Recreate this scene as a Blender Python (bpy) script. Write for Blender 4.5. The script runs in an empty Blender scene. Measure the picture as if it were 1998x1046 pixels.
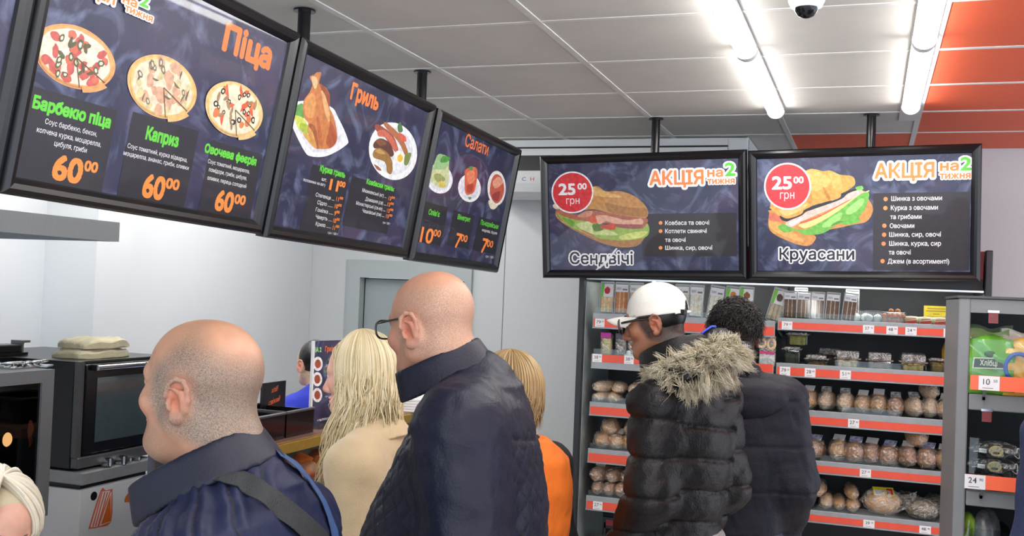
import bpy, bmesh, math, random
import numpy as np
from mathutils import Vector, Matrix
C = bpy.context.scene.collection
rnd = random.Random(7)
# ---------------------------------------------------------------- camera, world, lights, exposure
FPX = 1997.62; CX, CY = 999.0, 523.0; EYE = 1.70
YAW, PITCH, ROLL = -0.337874612, 0.0227973069, 0.0398085660
def camera_axes():
    cy, sy, cp, sp = math.cos(YAW), math.sin(YAW), math.cos(PITCH), math.sin(PITCH)
    f = Vector((sy*cp, cy*cp, sp)); r = Vector((cy, -sy, 0)); u = r.cross(f)
    c, s = math.cos(ROLL), math.sin(ROLL)
    return c*r + s*u, -s*r + c*u, f
AX_R, AX_U, AX_F = camera_axes()
CAM = Vector((0, 0, EYE))
cd = bpy.data.cameras.new('camera'); cam = bpy.data.objects.new('camera', cd); C.objects.link(cam)
cd.sensor_width = 36.0; cd.lens = FPX/1998*36.0; cd.clip_start = 0.05
mw = Matrix.Identity(4)
for i in range(3):
    mw[i][0], mw[i][1], mw[i][2], mw[i][3] = AX_R[i], AX_U[i], -AX_F[i], CAM[i]
cam.matrix_world = mw
bpy.context.scene.camera = cam
vs = bpy.context.scene.view_settings
vs.view_transform = 'Standard'; vs.look = 'None'; vs.gamma = 1.0; vs.use_curve_mapping = False
vs.exposure = 0.5
world = bpy.data.worlds.new('world'); bpy.context.scene.world = world; world.use_nodes = True
bg = world.node_tree.nodes['Background']; bg.inputs[0].default_value = (0.80, 0.88, 1.0, 1); bg.inputs[1].default_value = 1.95
TUBE_POWER = 19.0

# a photo point -> a place in the shop (used to measure positions from the photograph)
def ray(px, py): return AX_F + AX_R*((px-CX)/FPX) - AX_U*((py-CY)/FPX)
def at_y(px, py, y): d = ray(px, py); return CAM + d*(y/d.y)
def at_x(px, py, x): d = ray(px, py); return CAM + d*(x/d.x)
def at_z(px, py, z): d = ray(px, py); return CAM + d*((z-EYE)/d.z)
def at_d(px, py, d): return CAM + ray(px, py)*d
def pxof(p):
    q = Vector(p)-CAM; d = q.dot(AX_F); return (CX+FPX*q.dot(AX_R)/d, CY-FPX*q.dot(AX_U)/d)

# ---------------------------------------------------------------- materials
def lin(c):
    if isinstance(c, str): c = [int(c[i:i+2], 16) for i in (0, 2, 4)]
    return tuple(((v/255)/12.92 if v/255 <= .04045 else ((v/255+.055)/1.055)**2.4) for v in c)
MATS = {}
def mat(name, c, rough=.5, metal=0.0, var=.06, scale=30, bump=0.0, bscale=200, coat=0.0, spec=.5, c2=None, emit=0.0, trans=0.0, alpha=1.0, sheen=0.0, stretch=None):
    if name in MATS: return MATS[name]
    m = bpy.data.materials.new(name); m.use_nodes = True; nt = m.node_tree; b = nt.nodes['Principled BSDF']
    rgb = lin(c); L = nt.links
    tc = nt.nodes.new('ShaderNodeTexCoord'); out = tc.outputs['Object']
    if stretch:
        mp = nt.nodes.new('ShaderNodeMapping'); mp.inputs['Scale'].default_value = stretch; L.new(out, mp.inputs[0]); out = mp.outputs[0]
    if var or c2:
        n = nt.nodes.new('ShaderNodeTexNoise'); n.inputs['Scale'].default_value = scale; n.inputs['Detail'].default_value = 4
        L.new(out, n.inputs['Vector'])
        rp = nt.nodes.new('ShaderNodeValToRGB')
        rp.color_ramp.elements[0].position = .33; rp.color_ramp.elements[1].position = .67
        a = tuple(max(0, v*(1-var)) for v in rgb); z = lin(c2) if c2 else tuple(min(1, v*(1+var)) for v in rgb)
        rp.color_ramp.elements[0].color = (*(rgb if c2 else a), 1); rp.color_ramp.elements[1].color = (*z, 1)
        L.new(n.outputs['Fac'], rp.inputs[0]); L.new(rp.outputs[0], b.inputs['Base Color'])
    else: b.inputs['Base Color'].default_value = (*rgb, 1)
    b.inputs['Roughness'].default_value = rough; b.inputs['Metallic'].default_value = metal
    b.inputs['Specular IOR Level'].default_value = spec
    b.inputs['Coat Weight'].default_value = coat; b.inputs['Coat Roughness'].default_value = .04
    if sheen: b.inputs['Sheen Weight'].default_value = sheen
    if emit: b.inputs['Emission Color'].default_value = (*rgb, 1); b.inputs['Emission Strength'].default_value = emit
    if trans: b.inputs['Transmission Weight'].default_value = trans
    b.inputs['Alpha'].default_value = alpha
    if bump:
        n2 = nt.nodes.new('ShaderNodeTexNoise'); n2.inputs['Scale'].default_value = bscale; n2.inputs['Detail'].default_value = 3
        L.new(out, n2.inputs['Vector'])
        bp = nt.nodes.new('ShaderNodeBump'); bp.inputs['Strength'].default_value = bump; bp.inputs['Distance'].default_value = .01
        L.new(n2.outputs['Fac'], bp.inputs['Height']); L.new(bp.outputs[0], b.inputs['Normal'])
    MATS[name] = m; return m
def glassy(name, tint=(255, 255, 255), mix=.12, rough=.03):
    """thin clear sheet: mostly see-through, a little gloss"""
    if name in MATS: return MATS[name]
    m = bpy.data.materials.new(name); m.use_nodes = True; nt = m.node_tree; L = nt.links
    nt.nodes.remove(nt.nodes['Principled BSDF'])
    tr = nt.nodes.new('ShaderNodeBsdfTransparent'); tr.inputs[0].default_value = (*lin(tint), 1)
    gl = nt.nodes.new('ShaderNodeBsdfGlossy'); gl.inputs['Roughness'].default_value = rough
    lw = nt.nodes.new('ShaderNodeLayerWeight'); fr = nt.nodes.new('ShaderNodeMath'); fr.operation = 'POWER'; fr.inputs[1].default_value = 4.0; L.new(lw.outputs['Facing'], fr.inputs[0])
    ad = nt.nodes.new('ShaderNodeMath'); ad.operation = 'ADD'; ad.inputs[1].default_value = mix; ad.use_clamp = True
    mx = nt.nodes.new('ShaderNodeMixShader')
    L.new(fr.outputs[0], ad.inputs[0]); L.new(ad.outputs[0], mx.inputs[0]); L.new(tr.outputs[0], mx.inputs[1]); L.new(gl.outputs[0], mx.inputs[2])
    L.new(mx.outputs[0], nt.nodes['Material Output'].inputs[0])
    MATS[name] = m; return m
M_BLACK = mat('black_plastic', (14, 15, 19), .32)
M_WHITE = mat('white_paint', (226, 229, 232), .5, var=.015, scale=3)
M_STEEL = mat('brushed_steel', (150, 153, 155), .3, .9, stretch=(1, 1, 30))
M_GREY = mat('grey_paint', (112, 116, 118), .45)
M_CHROME = mat('chrome', (200, 203, 206), .16, 1)

# ---------------------------------------------------------------- mesh helpers
class MB:
    """collects shapes and links them as ONE mesh object"""
    def __init__(s): s.v = []; s.f = []; s.m = []; s.sm = []
    def add(s, vs_, fs, mi=0, smooth=False):
        o = len(s.v); s.v += [tuple(p) for p in vs_]; s.f += [tuple(i+o for i in f) for f in fs]
        s.m += [mi]*len(fs); s.sm += [smooth]*len(fs); return s
    def box(s, lo, hi, mi=0, bev=0.0, M=None):
        bm = bmesh.new(); bmesh.ops.create_cube(bm, size=1)
        for v in bm.verts: v.co = Vector([(lo[k]+hi[k])/2 + v.co[k]*(hi[k]-lo[k]) for k in range(3)])
        if bev: bmesh.ops.bevel(bm, geom=bm.edges[:], offset=bev, segments=2, affect='EDGES', profile=.5)
        return s.bm(bm, mi, M, bev > 0 and False)
    def bm(s, bm, mi=0, M=None, smooth=False):
        if M is not None: bm.transform(M)
        bm.verts.index_update()
        s.add([v.co[:] for v in bm.verts], [[v.index for v in f.verts] for f in bm.faces], mi, smooth); bm.free(); return s
    def cyl(s, a, b, r, r2=None, n=20, mi=0, caps=True):
        a, b = Vector(a), Vector(b); r2 = r if r2 is None else r2; d = (b-a).normalized()
        e = d.orthogonal().normalized(); g = d.cross(e)
        P = [c+(e*math.cos(t)+g*math.sin(t))*q for c, q in ((a, r), (b, r2)) for t in [2*math.pi*i/n for i in range(n)]]
        s.add(P, [(i, (i+1) % n, n+(i+1) % n, n+i) for i in range(n)], mi, True)
        if caps: s.add(P[:n], [tuple(range(n))[::-1]], mi); s.add(P[n:], [tuple(range(n))], mi)
        return s
    def tube(s, pts, r, n=8, mi=0, closed=False):
        """swept round tube; r a number or a list"""
        pts = [Vector(p) for p in pts]; k = len(pts); rr = r if hasattr(r, '__len__') else [r]*k; V = []; prev = None
        for i, p in enumerate(pts):
            d = (pts[(i+1) % k]-pts[i-1]) if closed else (pts[min(i+1, k-1)]-pts[max(i-1, 0)])
            d = d.normalized() if d.length > 1e-9 else Vector((0, 0, 1))
            e = d.orthogonal().normalized() if prev is None else (prev-d*prev.dot(d)).normalized()
            prev = e; g = d.cross(e)
            V += [p+(e*math.cos(2*math.pi*j/n)+g*math.sin(2*math.pi*j/n))*rr[i] for j in range(n)]
        F = [(i*n+j, i*n+(j+1) % n, ((i+1) % k)*n+(j+1) % n, ((i+1) % k)*n+j) for i in range(k if closed else k-1) for j in range(n)]
        if not closed: F += [tuple(range(n))[::-1], tuple((k-1)*n+j for j in range(n))]
        return s.add(V, F, mi, True)
    def lathe(s, prof, n=32, mi=0, M=None):
        V = [(r*math.cos(2*math.pi*j/n), r*math.sin(2*math.pi*j/n), z) for r, z in prof for j in range(n)]
        F = [(i*n+j, i*n+(j+1) % n, (i+1)*n+(j+1) % n, (i+1)*n+j) for i in range(len(prof)-1) for j in range(n)]
        if M is not None: V = [M@Vector(p) for p in V]
        return s.add(V, F, mi, True)
    def blob(s, c, r, mi=0, sub=2, M=None, noise=0.0, seed=0):
        bm = bmesh.new(); bmesh.ops.create_icosphere(bm, subdivisions=sub, radius=1); R = random.Random(seed)
        ph = [R.uniform(0, 6.28) for _ in range(6)]
        for v in bm.verts:
            q = v.co.copy(); k = 1+noise*(math.sin(3*q.x+ph[0])*math.sin(4*q.y+ph[1])+.6*math.sin(6*q.z+ph[2]+2*q.x))
            v.co = Vector((c[0]+q.x*r[0]*k, c[1]+q.y*r[1]*k, c[2]+q.z*r[2]*k))
        return s.bm(bm, mi, M, True)
    def build(s, name, mats, parent=None, M=None, recalc=True):
        me = bpy.data.meshes.new(name); me.from_pydata(s.v, [], s.f)
        for m in (mats if isinstance(mats, (list, tuple)) else [mats]): me.materials.append(m)
        me.polygons.foreach_set('material_index', s.m); me.polygons.foreach_set('use_smooth', s.sm)
        if recalc:
            bm = bmesh.new(); bm.from_mesh(me); bmesh.ops.recalc_face_normals(bm, faces=bm.faces[:]); bm.to_mesh(me); bm.free()
        return link(name, me, parent, M)
def link(name, me, parent=None, M=None):
    o = bpy.data.objects.new(name, me); C.objects.link(o)
    if parent is not None: o.parent = parent
    if M is not None: o.matrix_local = M
    return o
def tag(o, label, cat, group=None, kind=None):
    o['label'] = label; o['category'] = cat
    if group: o['group'] = group
    if kind: o['kind'] = kind
    return o
def thing(name, label, cat, loc=(0, 0, 0), rz=0.0, group=None, M=None):
    o = bpy.data.objects.new(name, None); C.objects.link(o); o.empty_display_size = .05
    if M is not None: o.matrix_world = M
    else: o.location = loc; o.rotation_euler = (0, 0, rz)
    return tag(o, label, cat, group)
def struct(o): o['kind'] = 'structure'; return o
def dup(root, loc, rz=0.0, label=None, group=None, scale=None):
    r = root.copy(); C.objects.link(r); r.location = loc; r.rotation_euler = (0, 0, rz)
    if scale is not None: r.scale = scale
    if label: r['label'] = label
    if group: r['group'] = group
    for ch in list(root.children):
        c = ch.copy(); C.objects.link(c); c.parent = r
        for g in ch.children:
            d = g.copy(); C.objects.link(d); d.parent = c
    return r
def spline(pts, n=6, closed=True):
    """Catmull-Rom through 2-D points"""
    k = len(pts); out = []
    for i in range(k if closed else k-1):
        g = lambda j: np.array(pts[j % k] if closed else pts[min(max(j, 0), k-1)], float)
        a, b, c, d = g(i-1), g(i), g(i+1), g(i+2)
        for t in np.arange(n)/n:
            out.append(tuple(.5*((2*b)+(c-a)*t+(2*a-5*b+4*c-d)*t*t+(3*b-a-3*c+d)*t**3)))
    if not closed: out.append(tuple(pts[-1]))
    return out
CAPH = .7285; _TXT = {}
def glyph_contours(body):
    c = bpy.data.curves.new('lettering', 'FONT'); c.body = body
    o = bpy.data.objects.new('lettering', c); C.objects.link(o); bpy.context.view_layer.update()
    cu = o.to_curve(bpy.context.evaluated_depsgraph_get()); out = []
    for sp in cu.splines:
        if sp.type == 'BEZIER':
            P = []; bp = sp.bezier_points; n = len(bp)
            for i in range(n):
                a, b = bp[i], bp[(i+1) % n]; p0, p1, p2, p3 = (np.array(q[:2]) for q in (a.co, a.handle_right, b.handle_left, b.co))
                P += [((1-t)**3*p0+3*(1-t)**2*t*p1+3*(1-t)*t*t*p2+t**3*p3) for t in (0, .25, .5, .75)]
        else: P = [np.array(p.co[:2]) for p in sp.points]
        if len(P) > 2: out.append(np.array(P))
    o.to_curve_clear(); bpy.data.objects.remove(o); bpy.data.curves.remove(c)
    return out
def text_mesh(body, bold=0.0, rows=44):
    """letter shapes as thin horizontal runs; bold widens the strokes"""
    key = (body, round(bold, 4), rows)
    if key in _TXT: return _TXT[key]
    cs = glyph_contours(body)
    if not cs: return np.zeros((0, 3)), []
    h = CAPH/rows; pad = bold+2*h; A = np.concatenate(cs); lo = A.min(0)-pad; hi = A.max(0)+pad
    nx, ny = int((hi[0]-lo[0])/h)+1, int((hi[1]-lo[1])/h)+1
    W = np.zeros((ny, nx+1), np.int16); yc = lo[1]+(np.arange(ny)+.5)*h
    for P in cs:
        Q = np.roll(P, -1, 0)
        for (x0, y0), (x1, y1) in zip(P, Q):
            if y0 == y1: continue
            s = 1 if y1 > y0 else -1
            j0 = int(math.ceil((min(y0, y1)-lo[1])/h-.5)); j1 = int(math.ceil((max(y0, y1)-lo[1])/h-.5))
            for j in range(j0, j1):
                x = x0+(x1-x0)*(yc[j]-y0)/(y1-y0); W[j, max(0, int(round((x-lo[0])/h)))] += s
    B = np.cumsum(W, 1)[:, :nx] != 0
    r = bold/h
    if r > .4:
        k = int(r+.5); D = np.zeros_like(B)
        for dy in range(-k, k+1):
            for dx in range(-k, k+1):
                if dx*dx+dy*dy <= r*r+.3:
                    ys, yd = (slice(max(0, -dy), ny-max(0, dy)), slice(max(0, dy), ny-max(0, -dy))); xs, xd = (slice(max(0, -dx), nx-max(0, dx)), slice(max(0, dx), nx-max(0, -dx)))
                    D[yd, xd] |= B[ys, xs]
        B = D
    V = []; F = []
    E = np.diff(np.pad(B.astype(np.int8), ((0, 0), (1, 1))), axis=1); prev = {}
    for j in range(ny):
        a = np.nonzero(E[j] == 1)[0]; b = np.nonzero(E[j] == -1)[0]; cur = {}
        for x0, x1 in zip(a, b):
            k = (x0, x1); y1 = lo[1]+(j+1)*h
            if k in prev:
                f = prev[k]; V[f+2] = (V[f+2][0], y1, 0); V[f+3] = (V[f+3][0], y1, 0); cur[k] = f; continue
            n = len(V); y0 = lo[1]+j*h; xa, xb = lo[0]+x0*h, lo[0]+x1*h
            V += [(xa, y0, 0), (xb, y0, 0), (xb, y1, 0), (xa, y1, 0)]; F.append((n, n+1, n+2, n+3)); cur[k] = n
        prev = cur
    _TXT[key] = (np.array(V), F); return _TXT[key]
# ---------------------------------------------------------------- the room
CEIL = EYE + .8886
LX = [-1.6857+.6232*i for i in range(-7, 12)]       # ceiling runners along Y
RY = [2.5873+.6*i for i in range(-9, 7)]             # cross tees along X
X0, X1, Y0, Y1 = -4.2, 3.6, -2.8, 6.187
def tile_material(name, c):
    m = mat(name, c, .85, var=.03, scale=6, bump=.12, bscale=420); nt = m.node_tree; b = nt.nodes['Principled BSDF']
    src = b.inputs['Base Color'].links[0].from_socket
    tc = nt.nodes.new('ShaderNodeTexCoord'); vo = nt.nodes.new('ShaderNodeTexVoronoi'); vo.inputs['Scale'].default_value = 38
    nt.links.new(tc.outputs['Object'], vo.inputs['Vector'])
    rp = nt.nodes.new('ShaderNodeValToRGB'); rp.color_ramp.elements[0].position = .05; rp.color_ramp.elements[1].position = .09
    rp.color_ramp.elements[0].color = (.55, .55, .54, 1); rp.color_ramp.elements[1].color = (1, 1, 1, 1)
    nt.links.new(vo.outputs['Distance'], rp.inputs[0])
    mx = nt.nodes.new('ShaderNodeMixRGB'); mx.blend_type = 'MULTIPLY'; mx.inputs[0].default_value = .5
    nt.links.new(src, mx.inputs[1]); nt.links.new(rp.outputs[0], mx.inputs[2]); nt.links.new(mx.outputs[0], b.inputs['Base Color'])
    return m
M_TILE = tile_material('mineral_tile', (194, 192, 187)); M_ORANGE = mat('orange_tile', (214, 88, 48), .6, var=.02)
mb = MB(); xs = [X0]+[x for x in LX if X0 < x < X1]+[X1]; ys = [Y0]+[y for y in RY if Y0 < y < Y1-.1]+[Y1]
for i in range(len(xs)-1):
    for j in range(len(ys)-1):
        a, b, c, d = xs[i], xs[i+1], ys[j], ys[j+1]
        orange = (a > .1) or (c > 5.5 and a > -.75)
        g = .012
        mb.box((a+g, c+g, CEIL+.004), (b-g, d-g, CEIL+.02), 1 if orange else 0)
mb.box((X0, Y0, CEIL+.02), (X1, Y1, CEIL+.05), 0)
struct(mb.build('ceiling', [M_TILE, M_ORANGE]))
mb = MB()
for x in xs[1:-1]: mb.box((x-.0125, Y0, CEIL), (x+.0125, Y1, CEIL+.02))
for y in ys[1:-1]:
    mb.box((X0, y-.011, CEIL+.001), (.184, y+.011, CEIL+.02))
    mb.box((.184, y-.011, CEIL+.001), (X1, y+.011, CEIL+.02))
mb.box((.10, 2.0, CEIL-.001), (.172, 5.2, CEIL+.02))
struct(mb.build('trim_1', mat('ceiling_grid_white', (205, 205, 203), .5)))
M_FLOOR = mat('floor_tile_grey', (196, 192, 186), .3, var=.05, scale=3)
mb = MB().box((X0, Y0, -.1), (X1, 8.2, 0)); struct(mb.build('floor', M_FLOOR))
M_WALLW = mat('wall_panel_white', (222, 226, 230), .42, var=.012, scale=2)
M_WALLG = mat('wall_panel_grey', (205, 209, 212), .42, var=.012, scale=2)  # white panel greyed: weaker light on the kitchen's back walls is painted in
YB = 6.9                                             # back wall of the kitchen
pc = at_y(983, 600, 6.187); XC = pc.x                # where the kitchen recess ends
# back wall in the kitchen, with the door opening
dl, dr = at_y(703, 600, YB).x, at_y(908, 600, YB).x; dt = at_y(800, 544, YB).z
wl = -4.2
mb = MB(); mb.box((wl, YB, 0), (dl, YB+.12, CEIL+.1)); mb.box((dr, YB, 0), (XC+.05, YB+.12, CEIL+.1)); mb.box((dl, YB, dt), (dr, YB+.12, CEIL+.1))
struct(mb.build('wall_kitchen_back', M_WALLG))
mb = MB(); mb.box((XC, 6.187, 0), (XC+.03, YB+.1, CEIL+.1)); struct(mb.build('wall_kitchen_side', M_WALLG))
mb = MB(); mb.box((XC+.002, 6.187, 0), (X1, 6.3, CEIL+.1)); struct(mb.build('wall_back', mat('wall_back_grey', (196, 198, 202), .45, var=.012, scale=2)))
mb = MB(); mb.box((XC-.006, 6.18, 0), (XC+.006, 6.187, CEIL)); struct(mb.build('trim_2', mat('seam_grey', (120, 126, 130), .5)))
mb = MB(); mb.box((XC+.004, 6.172, 0), (-1.3, 6.186, CEIL)); struct(mb.build('trim_3', mat('wall_panel_pale', (206, 211, 214), .35, var=.01)))
# kitchen ceiling continues over the recess
mb = MB().box((X0, Y1, CEIL), (XC+.05, YB+.1, CEIL+.05)); struct(mb.build('ceiling_kitchen', M_TILE))
# left wall and column
XL = -4.05
mb = MB().box((XL-.1, Y0, 0), (XL, YB+.1, CEIL+.1)); struct(mb.build('wall_left', M_WALLW))
ca = at_x(112, 600, XL); XF = -3.72; cf = at_x(183, 600, XF); cb = at_x(252, 600, XF)
mb = MB().box((XL-.01, cf.y, 0), (XF, cb.y, CEIL)); struct(mb.build('wall_column', M_WALLW))
mb = MB().box((wl, YB-.012, at_y(540, 722, YB).z-.01), (dl-.12, YB-.0005, at_y(540, 722, YB).z+.004)); struct(mb.build('trim_4', M_WALLW))
mb = MB().box((XL, YB-.0014, 0), (at_y(420, 600, YB).x, YB-.0002, CEIL)); struct(mb.build('trim_5', mat('wall_panel_shade', (196, 200, 204), .45, var=.012)))  # thin sheet painting a slight shading change onto the back wall
# door
M_DOOR = mat('door_grey', (158, 168, 172), .4, var=.01); M_DFR = mat('door_frame_grey', (176, 184, 187), .4, var=.01)
mb = MB(); t = .1
mb.box((dl-t, YB-.03, 0), (dl+.003, YB-.001, dt+t)); mb.box((dr-.003, YB-.03, 0), (dr+t*.5, YB-.001, dt+t)); mb.box((dl+.003, YB-.03, dt-.003), (dr-.003, YB-.001, dt+t))
mb.box((dl+.0005, YB-.001, 0), (dl+.003, YB+.10, dt-.001)); mb.box((dr-.003, YB-.001, 0), (dr-.0005, YB+.10, dt-.001)); mb.box((dl+.003, YB-.001, dt-.003), (dr-.003, YB+.10, dt-.0005))
mb.box((dl-t-.03, YB-.010, 0), (dl-t-.0005, YB-.0006, dt+t)); mb.box((dl-t-.03, YB-.011, dt+t+.0005), (dr+.08, YB-.0006, dt+t+.03))
d1 = struct(mb.build('door_1', M_DFR))
mb = MB().box((dl+.006, YB+.05, .01), (dr-.006, YB+.09, dt-.008)); mb.build('door_leaf', M_DOOR, d1)
mb = MB(); mb.box((dl+.0035, YB+.046, 0), (dl+.009, YB+.052, dt-.004)); mb.box((dl+.009, YB+.046, dt-.011), (dr-.0035, YB+.052, dt-.004)); mb.build('door_gasket', M_BLACK, d1)
mb = MB(); hz = 1.02; mb.cyl((dr-.09, YB+.05, hz), (dr-.09, YB, hz), .011); mb.cyl((dr-.09, YB, hz), (dr-.21, YB, hz), .009); mb.build('door_handle', M_STEEL, d1)

# ---------------------------------------------------------------- ceiling lamps
M_LIT = mat('lit_diffuser', (255, 252, 247), .4, var=0, emit=TUBE_POWER)
M_CAPG = mat('lamp_end_cap', (196, 198, 202), .4)
def batten_proto():
    t = thing('ceiling_lamp', 'x', 'ceiling lamp')
    n = 16; L_, r = .592, .036
    def half(y0, y1, rr, zoff, ends):
        prof = [(rr*math.cos(math.pi*i/n), -.012-rr*.95*math.sin(math.pi*i/n)) for i in range(n+1)]
        V = []; rows = [(y0+ (0), 1.0)]
        st = [(y0, .35), (y0+.006, .72), (y0+.02, .95), (y0+.035, 1), (y1-.035, 1), (y1-.02, .95), (y1-.006, .72), (y1, .35)] if ends else [(y0, 1), (y1, 1)]
        for y, k in st: V += [(x*k, y, -.012+(z+.012)*k) for x, z in prof]
        m_ = n+1; F = [(i*m_+j, i*m_+j+1, (i+1)*m_+j+1, (i+1)*m_+j) for i in range(len(st)-1) for j in range(n)]
        F += [tuple(range(m_)), tuple((len(st)-1)*m_+j for j in range(m_))[::-1]]
        return V, F
    m = MB(); m.add(*half(-L_+.004, L_-.004, r, 0, True), 0, True); m.build('diffuser', M_LIT, t)
    m = MB(); m.box((-.037, -L_, -.013), (.037, L_, 0)); m.build('housing', M_CAPG, t)
    for s in (-1, 1):
        m = MB(); m.add(*half(min(s*(L_-.016), s*(L_+.004)), max(s*(L_-.016), s*(L_+.004)), r+.003, 0, False), 0, False); m.build('end_cap', M_CAPG, t)
    return t
lamp0 = batten_proto(); first = True
lamps = [(-.438, 4.235, 'far lamp of the left lamp row, ending above the two promotion boards'), (-.438, 3.035, 'near lamp of the left lamp row, cut by the top edge'),
         (.14, 4.19, 'far lamp of the right lamp row, along the orange ceiling tiles'), (.14, 2.99, 'near lamp of the right row, beside orange tiles at the top edge')]
for i, (x, y, l) in enumerate(lamps):
    if i == 0: lamp0.location = (x, y, CEIL+.001); lamp0['label'] = 'white tubular '+l; lamp0['group'] = 'tubular ceiling lamps'
    else: dup(lamp0, (x, y, CEIL+.001), 0, 'white tubular '+l, 'tubular ceiling lamps')
for x in (-.438, .14):
    for y in (1.82, .62, -.58, -1.78): dup(lamp0, (x, y, CEIL+.001), 0, 'white tubular lamp running on overhead behind the viewpoint', 'tubular ceiling lamps overhead')  # both lamp rows carried on out of view, added for their light
for x in (-2.78,):
    for y in (2.2, 3.4, 4.6, 5.8): dup(lamp0, (x, y, CEIL+.001), 0, 'white tubular lamp over the kitchen, hidden above the menu boards', 'tubular ceiling lamps over the kitchen')
for x in (-3.45,):
    for y in (2.9, 4.1, 5.3): dup(lamp0, (x, y, CEIL+.001), 0, 'white tubular lamp over the ovens, hidden above the menu boards', 'tubular ceiling lamps over the ovens')  # extra row added to brighten the left and back kitchen walls
for x in (2.3,):
    for y in (.8, 3.2, 4.4): dup(lamp0, (x, y, CEIL+.001), 0, 'white tubular lamp in the ceiling beyond the right edge', 'tubular ceiling lamps to the right')  # unseen lamps added outside the frame as further light
# dome camera
p = at_z(1574, -6, CEIL)
t = thing('dome_camera', 'small white dome security camera on the ceiling at the top edge', 'security camera', (p.x, p.y, CEIL))
MB().lathe([(.0, 0), (.052, 0), (.052, -.012), (.044, -.03), (.034, -.034)], 28).build('housing', M_WHITE, t)
MB().lathe([(.036, -.028), (.033, -.042), (.022, -.056), (.008, -.062), (0, -.063)], 28).build('dome', mat('smoked_dome', (12, 13, 18), .08), t)
# ceiling-mounted air conditioner
M_AC = mat('ac_white', (214, 218, 221), .35, var=.01)
ya = 5.66; xl_, xr_ = -2.30, at_y(1460, 300, ya).x
t = thing('air_conditioner', 'white ceiling mounted air conditioner behind the sandwich board', 'air conditioner', ((xl_+xr_)/2, 6.15, CEIL))
hw = (xr_-xl_)/2
def ac_prof(z): return z
mb = MB(); y0 = ya-6.15
hA = CEIL-at_y(1030, 384, ya).z; zA = lambda py: at_y(1035, py, ya).z-CEIL
pts = [(0.03, 0), (0.03, -hA+.04), (y0+.20, -hA), (y0+.06, -hA+.005), (y0+.012, -hA+.03), (y0, -hA+.08), (y0, 0)]
V = [(s*hw, y, z) for s in (-1, 1) for y, z in pts]; k = len(pts)
mb.add(V, [tuple(range(k)), tuple(range(2*k-1, k-1, -1))]+[(i, (i+1) % k, k+(i+1) % k, k+i) for i in range(k)]); mb.build('body', M_AC, t)
for s in (-1, 1):
    m = MB(); m.box((s*(hw-.055)-.055, y0-.012, -hA+.06), (s*(hw-.055)+.055, y0+.03, 0), bev=.01); m.build('end_panel', M_AC, t)
m = MB()
m.box((-hw+.11, y0-.004, zA(333)), (hw-.11, y0+.004, zA(287))); m.build('air_outlet', M_BLACK, t)
m = MB(); m.box((-hw+.11, y0-.016, zA(304)), (hw-.11, y0-.006, zA(291))); m.build('louver', M_AC, t)
for ch_, c_, x_ in (('C', (40, 60, 130), 1018), ('H', (200, 60, 50), 1034)):
    V, F = text_mesh(ch_, .03, 20); q = .03/CAPH; w_ = V[:, 0].max(); a_ = at_y(x_, 352, ya).x-t.location.x; MB().add([(a_+v[0]*q*.9, y0-.0008, zA(353)+v[1]*q*.75) for v in V], F).build('logo_letter', mat('logo_%d' % c_[0], c_, .4), t, recalc=False)
# ---------------------------------------------------------------- menu boards
def pmat(c, var=.10, scale=40): # printed ink under the glossy cover sheet
    n = 'print_%02x%02x%02x' % tuple(c)
    return mat(n, c, .45, var=var, scale=scale, coat=.3)
def smoky():
    m = bpy.data.materials.new('poster_night_blue'); m.use_nodes = True; nt = m.node_tree; L = nt.links; b = nt.nodes['Principled BSDF']
    tc = nt.nodes.new('ShaderNodeTexCoord')
    n1 = nt.nodes.new('ShaderNodeTexNoise'); n1.inputs['Scale'].default_value = 2.2; n1.inputs['Detail'].default_value = 6; n1.inputs['Distortion'].default_value = 2.2
    n2 = nt.nodes.new('ShaderNodeTexNoise'); n2.inputs['Scale'].default_value = 5; n2.inputs['Detail'].default_value = 8; n2.inputs['Distortion'].default_value = 3
    info = nt.nodes.new('ShaderNodeObjectInfo'); ad = nt.nodes.new('ShaderNodeVectorMath'); ad.operation = 'ADD'
    L.new(tc.outputs['Object'], ad.inputs[0]); L.new(info.outputs['Location'], ad.inputs[1])
    for n in (n1, n2): L.new(ad.outputs[0], n.inputs['Vector'])
    r1 = nt.nodes.new('ShaderNodeValToRGB'); e = r1.color_ramp.elements
    e[0].position = .3; e[0].color = (*lin((30, 35, 66)), 1); e[1].position = .72; e[1].color = (*lin((72, 58, 88)), 1)
    k = e.new(.5); k.color = (*lin((42, 46, 76)), 1)
    r2 = nt.nodes.new('ShaderNodeValToRGB'); r2.color_ramp.elements[0].position = .5; r2.color_ramp.elements[0].color = (0, 0, 0, 1)
    r2.color_ramp.elements[1].position = .82; r2.color_ramp.elements[1].color = (.8, .8, .8, 1)
    mx = nt.nodes.new('ShaderNodeMixRGB'); mx.inputs[2].default_value = (*lin((122, 132, 168)), 1)
    L.new(n1.outputs['Fac'], r1.inputs[0]); L.new(n2.outputs['Fac'], r2.inputs[0]); L.new(r2.outputs[0], mx.inputs[0]); L.new(r1.outputs[0], mx.inputs[1])
    L.new(mx.outputs[0], b.inputs['Base Color']); b.inputs['Roughness'].default_value = .4; b.inputs['Coat Weight'].default_value = .36; b.inputs['Coat Roughness'].default_value = .03
    return m
M_POSTER = smoky(); M_FRAME = mat('frame_black', (13, 14, 18), .28, var=.02)
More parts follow.
